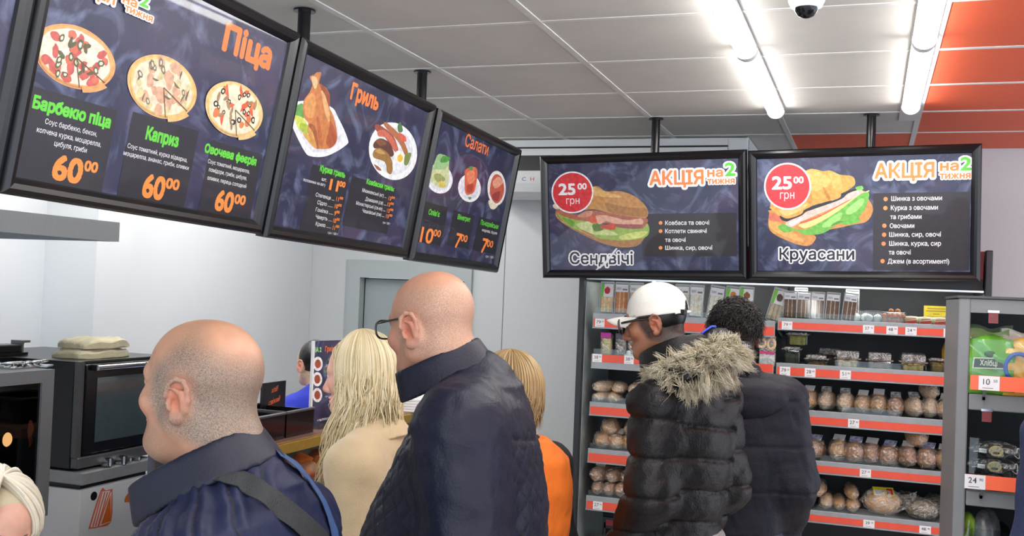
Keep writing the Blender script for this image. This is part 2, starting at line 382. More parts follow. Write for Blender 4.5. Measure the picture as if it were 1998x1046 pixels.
class Board:
    def __init__(s, BL, BR, TL, label, H=None):
        u = (BR-BL); s.W = u.length; u.normalize(); v = TL-BL; v -= u*v.dot(u); s.H = H or v.length; v.normalize(); n = u.cross(v)
        M = Matrix.Identity(4)
        for i in range(3): M[i][0], M[i][1], M[i][2], M[i][3] = u[i], v[i], n[i], BL[i]
        s.M = M; s.Mi = M.inverted(); s.layer = 0
        s.root = thing('menu_board', label, 'menu board', M=M, group='framed menu boards hung from the ceiling')
    def uv(s, px, py, z=0.0):
        o = s.Mi@CAM; d = (s.Mi.to_3x3()@ray(px, py)); t = (z-o.z)/d.z; q = o+d*t; return (q.x, q.y)
    def z(s): s.layer += 1; return .0004+s.layer*.00002
    def shell(s, fw=.042):
        W, H = s.W, s.H
        prof = [(0, -.022), (0, .006), (.006, .016), (.016, .021), (.028, .018), (.038, .008), (fw, -.001), (fw, -.022)]
        def P(i, w, z): return [(w, w, z), (W-w, w, z), (W-w, H-w, z), (w, H-w, z)][i]
        V = [P(i, w, z) for w, z in prof for i in range(4)]; k = len(prof)
        F = [(a*4+i, a*4+(i+1) % 4, ((a+1) % k)*4+(i+1) % 4, ((a+1) % k)*4+i) for a in range(k) for i in range(4)]
        MB().add(V, F).build('frame', M_FRAME, s.root)
        MB().box((.01, .01, -.018), (W-.01, H-.01, 0)).build('poster', M_POSTER, s.root)
        MB().box((.012, .012, -.03), (W-.012, H-.012, -.0185)).build('back_panel', M_BLACK, s.root)
    def pole(s, px, py):
        """round hanger from the ceiling to the back of the frame"""
        top = at_z(px, py, CEIL-.004); Rm = s.Mi
        q = s.Mi@top; foot = Vector((q.x, s.H-.10, -.052)); fw_ = s.M@foot
        top = Vector((fw_.x, fw_.y, CEIL)); 
        m = MB(); m.cyl(s.Mi@top, foot, .021, n=18); m.cyl(s.Mi@top, s.Mi@(top-Vector((0, 0, .006))), .036, n=20)
        m.box((q.x-.03, s.H-.13, -.07), (q.x+.03, s.H-.03, -.03)); m.build('hanger_pole', mat('pole_black', (16, 17, 21), .22, .3), s.root)
    def text(s, items, name, m, bold=.02, outline=0, om=None):
        if name == 'price_lettering' and len(items) > 1:
            for it in items: s.text([it], name, m, bold)
            return
        """items: (text, left px, baseline py, right px, cap height px[, right py])"""
        for pas in ((1, 0) if outline else (0,)):
            mb = MB()
            zz = s.z()
            for it in items:
                t, x0, y0, x1, ch = it[:5]
                a = s.uv(x0, y0); b = s.uv(x1, y0 if len(it) < 6 else it[5]); c = s.uv(x0, y0-ch)
                b = (b[0], a[1]) if len(it) < 6 else b
                h = abs(c[1]-a[1]); V, F = text_mesh(t, bold); 
                if not len(V): continue
                x_, X_ = V[:, 0].min(), V[:, 0].max(); sx = (b[0]-a[0])/(X_-x_); sy = h/CAPH
                if pas: V, F = text_mesh(t, bold+outline)
                mb.add([((v[0]-x_)*sx+a[0], v[1]*sy+a[1], zz) for v in V], F)
            mb.build(name+('_outline' if pas else ''), (om if pas else m), s.root, recalc=False)
    def rect(s, name, c, pts):
        zz = s.z(); a = s.uv(*pts[0]); b = s.uv(*pts[1])
        MB().add([(a[0], a[1], zz), (b[0], a[1], zz), (b[0], b[1], zz), (a[0], b[1], zz)], [(0, 1, 2, 3)]).build(name, pmat(c), s.root, recalc=False)
    def art(s, name, layers, sc=1.0, ox=0.0, oy=0.0, uvspace=False):
        mb = MB(); mats = []
        for lay in layers:
            c, pts = lay[0], lay[1]; m = pmat(c, .18, 55)
            if m not in mats: mats.append(m)
            if len(lay) < 3 or lay[2]: pts = spline(pts, 5)
            zz = s.z(); q = [(*(p if uvspace else s.uv(ox+p[0]*sc, oy+p[1]*sc)), zz) for p in pts]
            A = sum(q[i][0]*q[(i+1) % len(q)][1]-q[(i+1) % len(q)][0]*q[i][1] for i in range(len(q)))
            mb.add(q if A > 0 else q[::-1], [tuple(range(len(q)))], mats.index(m))
        return mb.build(name, mats, s.root, recalc=False)
def ring(cx, cy, rx, ry, n=28, ph=0.0, wob=0.0, seed=1, a0=0, a1=2*math.pi):
    R = random.Random(seed); w = [R.uniform(-1, 1) for _ in range(6)]
    return [(cx+rx*math.cos(a)*(1+wob*sum(w[k]*math.sin((k+2)*a+k) for k in range(6))/2), cy+ry*math.sin(a)*(1+wob*sum(w[k]*math.sin((k+2)*a+k) for k in range(6))/2))
            for a in [ph+a0+(a1-a0)*i/n for i in range(n)]]
def pizza(B, name, px, py, lx, rx_, crust, cheese, tops, seed, asp=1.0, slice_out=True):
    R = random.Random(seed); cx, cy, ru, rv = px, py, lx, rx_
    E = lambda k, seed=0, wob=0: ring(cx, cy, ru*k, rv*k, 40, 0, wob, seed)
    Lr = [(crust, E(1, 1, .012)), (tuple(int(v*.86) for v in crust), [(x, y-.05*rv) for x, y in E(.93, 2, .015)]), (tuple(min(255, int(v*1.06)) for v in crust), [(x, y+.02*rv) for x, y in E(.92, 2, .015)]), (cheese, E(.86, 3, .03))]
    a0 = -1.35
    for (col, num, kr, el, kind) in tops:
        for i in range(num):
            a = R.uniform(0, 6.28); d = math.sqrt(R.uniform(.01, .62)); x, y = cx+ru*d*math.cos(a), cy+rv*d*math.sin(a); rr = ru*kr*R.uniform(.8, 1.2); th = R.uniform(0, 3.14)
            P = ring(0, 0, rr, rr*el, 12, 0, .12, i+seed); P = [(x+p*math.cos(th)-q*math.sin(th), y+p*math.sin(th)+q*math.cos(th)) for p, q in P]
            Lr.append((col, P))
            if kind == 'ring':
                Lr.append((cheese, [(x+(p-x)*.5, y+(q-y)*.5) for p, q in P]))
            if kind == 'half': Lr[-1] = (col, [p for p in P[:7]])
    # the cuts and the slice pulled forward
    for a in (a0, a0+.78):
        dx, dy = math.cos(a), math.sin(a); w = ru*.012
        Lr.append((tuple(int(v*.5) for v in crust), [(cx-dy*w, cy+dx*w), (cx+dx*ru*.95-dy*w, cy+dy*rv*.95+dx*w), (cx+dx*ru*.95+dy*w, cy+dy*rv*.95-dx*w), (cx+dy*w, cy-dx*w)], False))
    ar = [a0+.06+.66*i/8 for i in range(9)]
    Lr.append((crust, [(cx+ru*1.09*math.cos(a), cy+rv*1.09*math.sin(a)) for a in ar]+[(cx+ru*.9*math.cos(a), cy+rv*.9*math.sin(a)) for a in ar[::-1]], False))
    B.art(name, Lr, uvspace=True)
ORG = pmat((250, 140, 62), .04); GRN = pmat((96, 205, 60), .04); WHT = pmat((238, 238, 240), .02); RED = (214, 48, 54); INK = pmat((26, 29, 44), .05)
PANEL = (37, 37, 46)
# --- left row (seen from the right; each tips forward)
XB = -1.80; XT = -1.70
def lboard(bl, br, tl, label, H=None):
    BL = at_x(*bl, XB); BR = at_x(*br, XB); TL = at_x(*tl, XT); return Board(BL, BR, TL, label, H)
G = lboard((510, 462), (788, 503), (567, 62), 'framed grill menu board with a roast chicken, hung second from the camera')
S = lboard((795, 508), (966, 532), (842, 205), 'framed salad menu board, farthest of the slanting row over the counter')
BLp = at_x(-9, 376, XB); BRp = at_x(503, 457, XB)
P_ = Board(BLp, BRp, BLp+(G.M.to_3x3()@Vector((0, 1, 0))), 'framed pizza menu board, nearest and largest of the slanting row', H=G.H)
uP = P_.M.to_3x3()@Vector((1, 0, 0)); N_ = Board(BLp-uP*1.004, BLp-uP*.003, BLp-uP*1.004+(G.M.to_3x3()@Vector((0, 1, 0))), 'framed menu board cut by the left edge, only a dark blue strip showing', H=G.H)
for b in (P_, G, S, N_): b.shell()
top = N_.M@Vector((.5, N_.H-.1, 0)); N_.pole(*pxof((top.x, top.y, CEIL-.004)))
N_.art('food_picture', [((206, 208, 212), [(-60, 140), (3, 168), (11, 200), (9, 240), (1, 290), (-60, 320)])])
G.pole(605, 22); S.pole(850, 141)
top = P_.M@Vector((.45, P_.H-.1, 0)); P_.pole(*pxof((top.x, top.y, CEIL-.004)))
# pizza board
P_.rect('price_panel', PANEL, [(22, 366), (229, 216)]); P_.rect('price_panel', PANEL, [(226, 388), (388, 256)]); P_.rect('price_panel', PANEL, [(384, 420), (512, 302)])
P_.text([('Піца', 432, 94, 526, 55, 134)], 'title_lettering', pmat((246, 128, 62), .03), .05)
P_.text([('Барбекю піца', 62, 209, 222, 25)], 'name_lettering', GRN, .062); P_.text([('Каприз', 283, 270, 350, 25)], 'name_lettering', GRN, .062); P_.text([('Овочева феєрія', 398, 296, 504, 17)], 'name_lettering', GRN, .062)
P_.text([('Соус барбекю, бекон,', 87, 241, 193, 11), ('копчена курка, моцарелла,', 71, 257, 202, 11), ('цибуля, гриби', 105, 284, 171, 11)], 'description_lettering', WHT, .004)
P_.text([('Соус томатний, курка відварна,', 248, 288, 370, 9.5), ('моцарелла, ананас, гриби, оливки', 240, 302, 373, 9.5)], 'description_lettering', WHT, .004)
P_.text([('Соус томатний, моцарелла,', 405, 318, 490, 8.5), ('помідори, гриби, цибуля,', 407, 334, 484, 8.5), ('оливки, перець солодкий', 404, 350, 483, 8.5)], 'description_lettering', WHT, .004)
P_.text([('60', 99, 347, 159, 50), ('00', 163, 332, 190, 21)], 'price_lettering', ORG, .048)
P_.text([('60', 275, 382, 319, 47), ('00', 322, 366, 349, 21)], 'price_lettering', ORG, .048)
P_.text([('60', 417, 408, 453, 41), ('00', 456, 396, 478, 19)], 'price_lettering', ORG, .048)
pizza(P_, 'pizza_picture', *(.1506, .3377, .128, .070), (226, 158, 98), (236, 222, 200), [((196, 92, 84), 18, .13, .6, ''), ((214, 110, 84), 8, .09, .8, ''), ((96, 98, 62), 10, .085, .7, 'ring'), ((88, 90, 58), 8, .09, .4, '')], 3)
pizza(P_, 'pizza_picture', *(.459, .338, .136, .079), (228, 182, 116), (234, 216, 186), [((214, 166, 136), 18, .14, .7, ''), ((214, 200, 150), 10, .1, .8, ''), ((110, 104, 84), 8, .09, .45, 'half'), ((120, 112, 90), 8, .08, .6, 'ring')], 5)
pizza(P_, 'pizza_picture', *(.7735, .344, .139, .077), (230, 190, 128), (238, 222, 192), [((222, 92, 56), 8, .15, .7, 'half'), ((226, 120, 70), 6, .1, .8, ''), ((30, 28, 32), 16, .065, .8, 'ring'), ((160, 130, 96), 9, .1, .4, '')], 8)
def promo(B, d):
    """the orange and green two-week offer mark on its white outline"""
    W_ = pmat((244, 244, 244), .01)
    for k, (t, ol) in enumerate(((d[0], .12), (d[1], .13), (d[3], .12), (d[2], .09))): B.text([t], 'offer_lettering', GRN if k == 3 else ORG, .035, ol, W_)
promo(P_, [('АКЦІЯ', 128, -30, 228, 30), ('на', 236, 3, 266, 18), ('2', 268, 8, 288, 27), ('тижня', 240, 20, 299, 15)])
# grill board
z2 = dict(sc=.2103, ox=540, oy=110)
G.rect('price_panel', (33, 34, 44), [(584, 452), (682, 341)]); G.rect('price_panel', (33, 34, 44), [(668, 440), (772, 368)])
G.art('chicken_picture', [((233, 233, 240), [(95, 480), (240, 412), (490, 462), (570, 570), (655, 760), (640, 825), (470, 922), (320, 928), (250, 870), (130, 620)]),
    ((214, 214, 224), [(150, 500), (250, 450), (480, 500), (550, 600), (600, 760), (570, 810), (460, 880), (340, 890), (280, 830), (170, 620)]),
    ((90, 160, 80), [(160, 430), (190, 450), (240, 440), (255, 560), (210, 590), (170, 540), (150, 480)]), ((200, 214, 90), [(165, 550), (240, 570), (290, 650), (285, 720), (220, 690), (185, 640)]), ((164, 186, 60), [(215, 620), (290, 640), (285, 718), (225, 690)]),
    ((206, 164, 80), [(240, 720), (300, 730), (375, 850), (330, 835)]),
    ((196, 122, 66), [(372, 148), (412, 155), (392, 250), (450, 285), (490, 360), (488, 470), (530, 570), (560, 760), (500, 850), (372, 856), (330, 820), (285, 690), (292, 620), (250, 560), (246, 420), (300, 335), (328, 260), (305, 190), (345, 170)]),
    ((150, 76, 46), [(395, 255), (450, 290), (490, 370), (486, 470), (450, 400)]), ((168, 84, 48), [(500, 600), (558, 760), (500, 848), (455, 790), (480, 700)]), ((222, 168, 112), [(412, 320), (450, 370), (490, 520), (480, 610), (440, 500)]),
    ((214, 148, 82), [(255, 420), (320, 340), (360, 400), (340, 560), (270, 550)]), ((156, 88, 48), [(290, 630), (345, 640), (375, 730), (385, 850), (360, 840), (330, 720)]), ((206, 150, 80), [(288, 660), (330, 700), (370, 845), (330, 820)]), ((226, 190, 140), [(320, 200), (360, 190), (380, 250), (350, 300)]), ((184, 100, 54), [(370, 560), (400, 620), (420, 830), (385, 780)])], **z2)
def disc(B, px, py, lx, rx_, ty, by, k=1.0, n=36):
    c = B.uv(px, py); l = B.uv(lx, py)[0]; r = B.uv(rx_, py)[0]; t = B.uv(px, ty)[1]; b = B.uv(px, by)[1]; return ring((l+r)/2, (t+b)/2, k*(r-l)/2, k*abs(t-b)/2, n)
G.art('plate_picture', [((236, 238, 240), ring(.770, .397, .205, .107, 40), False), ((218, 222, 228), ring(.770, .397, .165, .088, 40), False)], uvspace=True)
G.art('sausage_picture', [((150, 66, 50), [(905, 640), (960, 640), (1080, 740), (1125, 870), (1095, 885), (1000, 750), (930, 700)]), ((200, 104, 84), [(940, 690), (1010, 690), (1090, 780), (1120, 870), (1095, 880), (1020, 760), (940, 740)]),
    ((172, 104, 66), [(1000, 610), (1040, 630), (1150, 740), (1215, 880), (1190, 920), (1130, 800), (1000, 650)]), ((92, 56, 46), [(900, 800), (960, 760), (1040, 800), (1085, 900), (1050, 930), (960, 860), (900, 850)]), ((130, 80, 54), [(920, 790), (960, 770), (1020, 810), (960, 830)]),
    ((152, 112, 56), [(895, 880), (950, 850), (1030, 900), (1075, 1000), (1060, 1090), (1020, 1070), (1000, 980), (900, 940)]), ((190, 150, 90), [(910, 880), (950, 862), (1010, 905), (960, 905)]), ((228, 232, 236), [(1085, 940), (1178, 940), (1165, 1060), (1080, 1060)]),
    ((240, 238, 226), ring(1132, 935, 50, 62)), ((236, 186, 60), ring(1142, 945, 26, 36)), ((70, 120, 70), [(1118, 650), (1145, 608), (1168, 690), (1130, 705)]), ((214, 90, 76), [(1130, 710), (1190, 740), (1198, 790), (1150, 775)]), ((120, 134, 70), [(1190, 910), (1245, 900), (1215, 1000), (1180, 1000)]), ((160, 90, 60), [(900, 1000), (950, 1030), (970, 1060), (930, 1050)])], **z2)
G.text([('Гриль', 682, 191, 737, 33, 212)], 'title_lettering', pmat((246, 128, 62), .03), .05)
G.text([('Курка гриль', 623, 333, 675, 12)], 'name_lettering', GRN, .06); G.text([('Ковбаски гриль:', 714, 358, 771, 10)], 'name_lettering', GRN, .06)
G.text([('шт.', 627, 352, 637, 7), ('половинки на вагу', 591, 353, 636, 6.5)], 'description_lettering', WHT, .006)
G.text([('11', 641, 369, 659, 22), ('00', 661, 363, 673, 11)], 'price_lettering', ORG, .048)
G.text([('Стегенце ....', 615, 383, 653, 8), ('Сідло .......', 618, 398, 650, 8), ('Гомілка ......', 615, 412, 650, 8), ('Чверть .....', 615, 426, 648, 8), ('Крило .......', 615, 440, 646, 8), ('грн / 100 г', 639, 456, 659, 5)], 'list_lettering', WHT, .006)
G.text([('11⁰⁰', 655, 392, 668, 9), ('10⁰⁰', 652, 406, 665, 9), ('9⁰⁰', 651, 420, 661, 9), ('10⁰⁰', 649, 434, 661, 9), ('11⁰⁰', 648, 448, 660, 9)], 'list_price_lettering', ORG, .025)
G.text([('Мюнхенські (кг) ....', 706, 374, 756, 7.5), ('Домашня (св) .....', 712, 391, 755, 7.5), ('Монастирські (св-ял) .....', 694, 399, 754, 7.5), ('Чешківські (см) .....', 706, 414, 751, 7.5), ('грн / 100 г', 746, 436, 761, 5)], 'list_lettering', WHT, .006)
G.text([('13⁰⁰', 757, 390, 769, 8), ('13⁰⁰', 755, 402, 767, 8), ('15⁰⁰', 754, 414, 766, 8), ('15⁰⁰', 752, 425, 764, 8)], 'list_price_lettering', ORG, .025)
# salad board
z4 = dict(sc=.2869, ox=800, oy=230)
S.rect('price_panel', (33, 34, 44), [(806, 470), (874, 405)]); S.rect('price_panel', (33, 34, 44), [(872, 478), (926, 421)]); S.rect('price_panel', (33, 34, 44), [(922, 488), (976, 434)])
S.art('plate_picture', [((232, 234, 240), disc(S, 857, 349, 830, 884, 319, 378), False), ((212, 216, 226), disc(S, 857, 349, 830, 884, 319, 378, .8), False), ((232, 234, 240), disc(S, 916, 366, 893, 939, 339, 395), False), ((212, 216, 226), disc(S, 916, 366, 893, 939, 339, 395, .8), False)], uvspace=True)
S.art('salad_picture', [((198, 204, 158), [(150, 350), (165, 320), (185, 255), (215, 248), (260, 270), (264, 330), (260, 440), (235, 475), (190, 470), (140, 430)]), ((150, 190, 134), [(155, 345), (185, 256), (222, 250), (262, 300), (240, 345), (180, 350)]), ((70, 150, 60), [(225, 258), (272, 272), (250, 300), (205, 300)]), ((150, 160, 96), [(160, 390), (200, 380), (240, 420), (190, 440)]), ((216, 190, 90), [(190, 440), (220, 430), (240, 465), (205, 470)])], **z4)
S.art('salad_picture', [((206, 96, 64), [(378, 350), (440, 335), (458, 375), (440, 490), (410, 520), (375, 510), (372, 400)]), ((226, 130, 90), [(385, 380), (430, 360), (440, 420), (400, 450)]), ((168, 62, 44), [(385, 460), (430, 450), (420, 500), (390, 505)]), ((70, 140, 60), [(400, 335), (425, 330), (425, 358), (405, 352)]), ((80, 140, 70), [(395, 540), (418, 540), (405, 558)])], **z4)
S.art('salad_picture', [((226, 218, 190), [(535, 560), (600, 580), (575, 620), (545, 612)]), ((234, 232, 228), ring(588, 478, 62, 118, 30)), ((196, 92, 72), ring(590, 482, 48, 98, 24, 0, .05)), ((230, 160, 130), [(560, 440), (600, 400), (630, 440), (580, 480)]), ((150, 60, 50), [(560, 520), (610, 500), (600, 560), (570, 560)])], **z4)
S.text([('Салати', 906, 284, 951, 26, 302)], 'title_lettering', pmat((240, 124, 62), .03), .03)
S.text([("Олів'є", 835, 418, 858, 11)], 'name_lettering', GRN, .035); S.text([('Вінегрет', 892, 427, 918, 10)], 'name_lettering', GRN, .035); S.text([('По-корейськи', 937, 438, 973, 10)], 'name_lettering', GRN, .035)
S.text([('морква, буряк', 940, 451, 971, 6), ('грн / 100 г', 947, 502, 964, 5)], 'description_lettering', WHT, .004)
S.text([('10', 818, 471, 843, 31), ('00', 845, 460, 859, 14)], 'price_lettering', ORG, .03); S.text([('7', 886, 482, 897, 30), ('00', 898, 470, 911, 14)], 'price_lettering', ORG, .03); S.text([('7', 937, 492, 948, 30), ('00', 949, 481, 961, 14)], 'price_lettering', ORG, .03)
# --- right pair, facing the camera
YBt, YTp = 5.035, 4.955
def rboard(bl, br, tl, label): return Board(at_y(*bl, YBt), at_y(*br, YBt), at_y(*tl, YTp), label)
D = rboard((1060, 542), (1459, 545), (1054, 305), 'framed sandwich offer board above the man in the white cap')
K = rboard((1461, 545), (1912, 549), (1466, 294), 'framed croissant offer board, right of the sandwich board')
for b in (D, K): b.shell()
D.pole(1272, 228); K.pole(1698, 213)
zd = dict(sc=.2007, ox=1070, oy=320)
D.rect('list_panel', (40, 37, 42), [(1253, 500), (1437, 415)])
D.art('sandwich_picture', [((168, 122, 70), [(80, 440), (70, 500), (130, 570), (300, 670), (520, 770), (700, 810), (850, 800), (920, 740), (930, 680), (700, 650), (300, 520), (100, 440)]), ((200, 160, 104), [(75, 490), (130, 560), (300, 650), (480, 730), (300, 640), (110, 540)]),
    ((146, 178, 78), [(90, 480), (130, 540), (250, 630), (380, 650), (480, 720), (600, 735), (720, 745), (880, 730), (970, 690), (975, 600), (900, 560), (600, 600), (300, 520), (130, 470)]), ((196, 208, 140), [(270, 590), (420, 560), (440, 660), (560, 640), (680, 690), (500, 690), (400, 670)]), ((92, 122, 52), [(430, 590), (520, 580), (530, 640), (450, 650)]), ((206, 214, 120), [(700, 700), (850, 660), (970, 660), (880, 720), (720, 735)]), ((110, 160, 60), [(140, 520), (250, 560), (240, 610), (170, 560)]),
    ((170, 98, 74), [(80, 440), (200, 480), (330, 490), (430, 450), (600, 480), (940, 520), (945, 600), (880, 630), (690, 620), (580, 580), (480, 580), (400, 560), (250, 540), (110, 490)]), ((216, 164, 138), [(450, 510), (560, 500), (760, 545), (900, 530), (920, 580), (850, 590), (650, 580), (560, 560), (490, 585)]), ((206, 140, 112), [(290, 500), (360, 460), (430, 460), (400, 510), (310, 520)]), ((152, 84, 82), [(660, 590), (900, 590), (880, 628), (700, 618)]), ((208, 84, 54), [(395, 530), (450, 500), (470, 570), (410, 570)]), ((196, 74, 48), [(510, 600), (640, 585), (640, 640), (530, 625)]),
    ((226, 206, 180), [(45, 400), (75, 385), (110, 430), (80, 440), (50, 425)]),
    ((192, 138, 76), [(150, 420), (430, 220), (560, 265), (700, 265), (830, 310), (930, 390), (970, 470), (940, 525), (800, 510), (600, 480), (430, 440), (200, 470)]), ((168, 116, 62), [(560, 380), (760, 420), (940, 430), (960, 480), (930, 515), (760, 500), (600, 470)]), ((218, 174, 106), [(430, 222), (560, 268), (720, 320), (600, 325), (440, 300)])], **zd)
zk = dict(sc=.22, ox=1480, oy=300)
K.rect('list_panel', (43, 40, 46), [(1703, 527), (1893, 374)])
K.art('croissant_picture', [((208, 144, 74), [(95, 530), (90, 650), (150, 720), (330, 800), (450, 815), (510, 750), (500, 700), (700, 660), (830, 630), (960, 600), (1015, 500), (980, 410), (900, 330), (500, 500), (120, 500)]), ((226, 168, 90), [(100, 580), (110, 660), (250, 740), (400, 780), (300, 690), (160, 600)]), ((214, 110, 84), [(98, 535), (160, 540), (230, 610), (180, 600), (100, 590)]),
    ((222, 162, 76), [(105, 460), (150, 300), (420, 150), (500, 138), (570, 155), (640, 150), (720, 185), (830, 200), (858, 250), (840, 290), (740, 360), (720, 390), (640, 420), (480, 460), (380, 530), (260, 580), (200, 560), (110, 490)]), ((236, 184, 100), [(420, 160), (560, 170), (640, 250), (520, 330), (440, 300)]), ((192, 128, 52), [(570, 300), (600, 320), (640, 405), (610, 400)]), ((232, 178, 92), [(640, 165), (720, 195), (740, 300), (680, 320), (640, 240)]), ((238, 192, 120), [(190, 500), (330, 470), (430, 450), (360, 510), (240, 550)]), ((200, 138, 60), [(450, 300), (480, 420), (440, 440), (420, 350)]),
    ((28, 34, 38), [(190, 550), (260, 575), (380, 535), (420, 490), (620, 420), (640, 430), (540, 480), (430, 510), (370, 560), (280, 600), (210, 590)]), ((34, 40, 36), [(740, 350), (860, 310), (872, 330), (750, 368)]),
    ((236, 194, 184), [(245, 610), (380, 550), (440, 510), (640, 440), (740, 400), (800, 350), (900, 320), (930, 345), (850, 390), (660, 480), (450, 570), (290, 650)]), ((246, 224, 216), [(270, 610), (400, 565), (300, 640)]), ((216, 98, 62), [(380, 600), (560, 540), (780, 420), (890, 380), (880, 410), (720, 490), (520, 570), (390, 620)]), ((246, 226, 140), [(360, 630), (480, 590), (620, 520), (940, 340), (960, 350), (720, 500), (560, 600), (420, 660)]),
    ((108, 182, 70), [(170, 650), (230, 625), (300, 660), (420, 670), (560, 600), (720, 500), (900, 360), (975, 345), (975, 400), (940, 500), (890, 560), (900, 600), (790, 630), (700, 620), (620, 680), (530, 715), (400, 715), (330, 680), (240, 700)]), ((152, 214, 112), [(560, 640), (640, 570), (740, 520), (720, 590), (620, 650)]), ((160, 220, 120), [(780, 500), (900, 400), (940, 420), (880, 500), (800, 540)]), ((80, 150, 54), [(640, 640), (700, 600), (760, 600), (700, 625)]), ((120, 196, 80), [(860, 300), (915, 285), (930, 315), (880, 325)])], **zk)
def disc_px(B, cx, cy, r): return [B.uv(x, y) for x, y in ring(cx, cy, r, r, 40)]
for B, cx, cy, r, t1, t2, t3 in ((D, 1117, 375.5, 41, ('25', 1090, 380, 1123, 22), ('00', 1127, 369.5, 1145, 12), ('грн', 1105, 398, 1131, 14)), (K, 1536.7, 363.5, 46, ('25', 1506, 369, 1545, 25), ('00', 1548, 357.5, 1568, 13), ('грн', 1522, 388, 1550, 16.5))):
    B.art('price_badge', [((240, 240, 242), disc_px(B, cx, cy, r), False), (RED, disc_px(B, cx, cy, r*.93), False)], uvspace=True)
    B.text([t1, t2], 'price_lettering', WHT, .045); B.text([t3], 'price_lettering', WHT, .012)
promo(D, [('АКЦІЯ', 1267, 361, 1373, 26), ('на', 1380, 345, 1411, 17), ('2', 1414, 343, 1435, 26), ('тижня', 1380, 359, 1434, 12)])
promo(K, [('АКЦІЯ', 1706, 348, 1823, 28), ('на', 1834, 333, 1871, 19), ('2', 1873, 332, 1896, 26), ('тижня', 1833, 349, 1894, 13)])
D.text([('Ковбаса та овочі', 1298, 439, 1384, 8.2), ('Котлети свинячі', 1298, 455, 1379, 8.2), ('та овочі', 1298, 472, 1338, 8.2), ('Шинка, сир, овочі', 1298, 487.5, 1390, 8.2)], 'list_lettering', WHT, .02)
K.text([('Шинка з овочами', 1739, 392, 1838, 9), ('Курка з овочами', 1738, 410, 1830, 9), ('та грибами', 1737, 427.5, 1798, 9), ('Овочами', 1736, 445, 1784, 9), ('Шинка, сир, овочі', 1735, 462, 1836, 9), ('Шинка, курка, сир', 1735, 479.5, 1836, 9), ('та овочі', 1734, 496.5, 1777, 9), ('Джем (в асортименті)', 1732, 514, 1852, 9)], 'list_lettering', WHT, .02)
for B, pts, r in ((D, [(1289, 435), (1289, 451), (1289, 483.5)], 3.6), (K, [(1728, 388.5), (1727.5, 406), (1725.5, 440.5), (1725, 458), (1724, 475.5), (1722, 509.5)], 4.2)):
    for p in pts: B.art('bullet', [((246, 150, 84), disc_px(B, *p, r), False)], uvspace=True)
D.text([('Сендвічі', 1112, 515, 1235, 23)], 'title_lettering', INK, .03, .075, WHT)
K.text([('Круасани', 1521, 506, 1667, 22)], 'title_lettering', INK, .03, .075, WHT)
D.art('scratch', [((228, 230, 234), [(1202, 484), (1205, 485), (1184, 514), (1165, 527), (1162, 526), (1180, 511)], False)])  # narrow pale streak drawn across the lower part of the board
# ---------------------------------------------------------------- refrigerated bread case
YF = 5.15
def crinkle(name):
    """clear bag film: see-through with milky creases and sharp glints"""
    m = bpy.data.materials.new(name); m.use_nodes = True; nt = m.node_tree; L = nt.links; nt.nodes.remove(nt.nodes['Principled BSDF'])
    tc = nt.nodes.new('ShaderNodeTexCoord'); n = nt.nodes.new('ShaderNodeTexNoise'); n.inputs['Scale'].default_value = 26; n.inputs['Detail'].default_value = 3; n.inputs['Distortion'].default_value = 2.5
    L.new(tc.outputs['Object'], n.inputs['Vector']); bp = nt.nodes.new('ShaderNodeBump'); bp.inputs['Strength'].default_value = .9; bp.inputs['Distance'].default_value = .02; L.new(n.outputs['Fac'], bp.inputs['Height'])
    tr = nt.nodes.new('ShaderNodeBsdfTransparent'); gl = nt.nodes.new('ShaderNodeBsdfGlossy'); gl.inputs['Roughness'].default_value = .16; L.new(bp.outputs[0], gl.inputs['Normal'])
    df = nt.nodes.new('ShaderNodeBsdfDiffuse'); df.inputs[0].default_value = (.86, .84, .80, 1); L.new(bp.outputs[0], df.inputs['Normal'])
    rp = nt.nodes.new('ShaderNodeValToRGB'); rp.color_ramp.elements[0].position = .44; rp.color_ramp.elements[0].color = (.06,)*3+(1,); rp.color_ramp.elements[1].position = .68; rp.color_ramp.elements[1].color = (.62,)*3+(1,); L.new(n.outputs['Fac'], rp.inputs[0])
    m1 = nt.nodes.new('ShaderNodeMixShader'); L.new(rp.outputs[0], m1.inputs[0]); L.new(tr.outputs[0], m1.inputs[1]); L.new(df.outputs[0], m1.inputs[2])
    m2 = nt.nodes.new('ShaderNodeMixShader'); m2.inputs[0].default_value = .16; L.new(m1.outputs[0], m2.inputs[1]); L.new(gl.outputs[0], m2.inputs[2]); L.new(m2.outputs[0], nt.nodes['Material Output'].inputs[0]); MATS[name] = m; return m
M_ORAIL = mat('rail_orange', (226, 84, 60), .35, var=.03); M_RGREY = mat('rail_grey', (152, 158, 162), .35, .2); M_TAG = mat('tag_white', (232, 233, 235), .5, var=.01); M_INK = mat('tag_ink', (30, 30, 34), .5, var=.01)
M_CASE = mat('case_charcoal', (40, 43, 47), .4); M_CASEB = mat('case_back', (58, 62, 66), .5); M_MIRROR = mat('case_side_mirror', (186, 196, 196), .18, .35); M_HEAD = mat('header_red', (176, 32, 44), .4)
M_CLEAR = glassy('clear_plastic', (250, 252, 252), .05, .06); M_FILM = crinkle('clear_film'); M_PLEXI = glassy('clear_acrylic', (240, 246, 246), .03, .03)
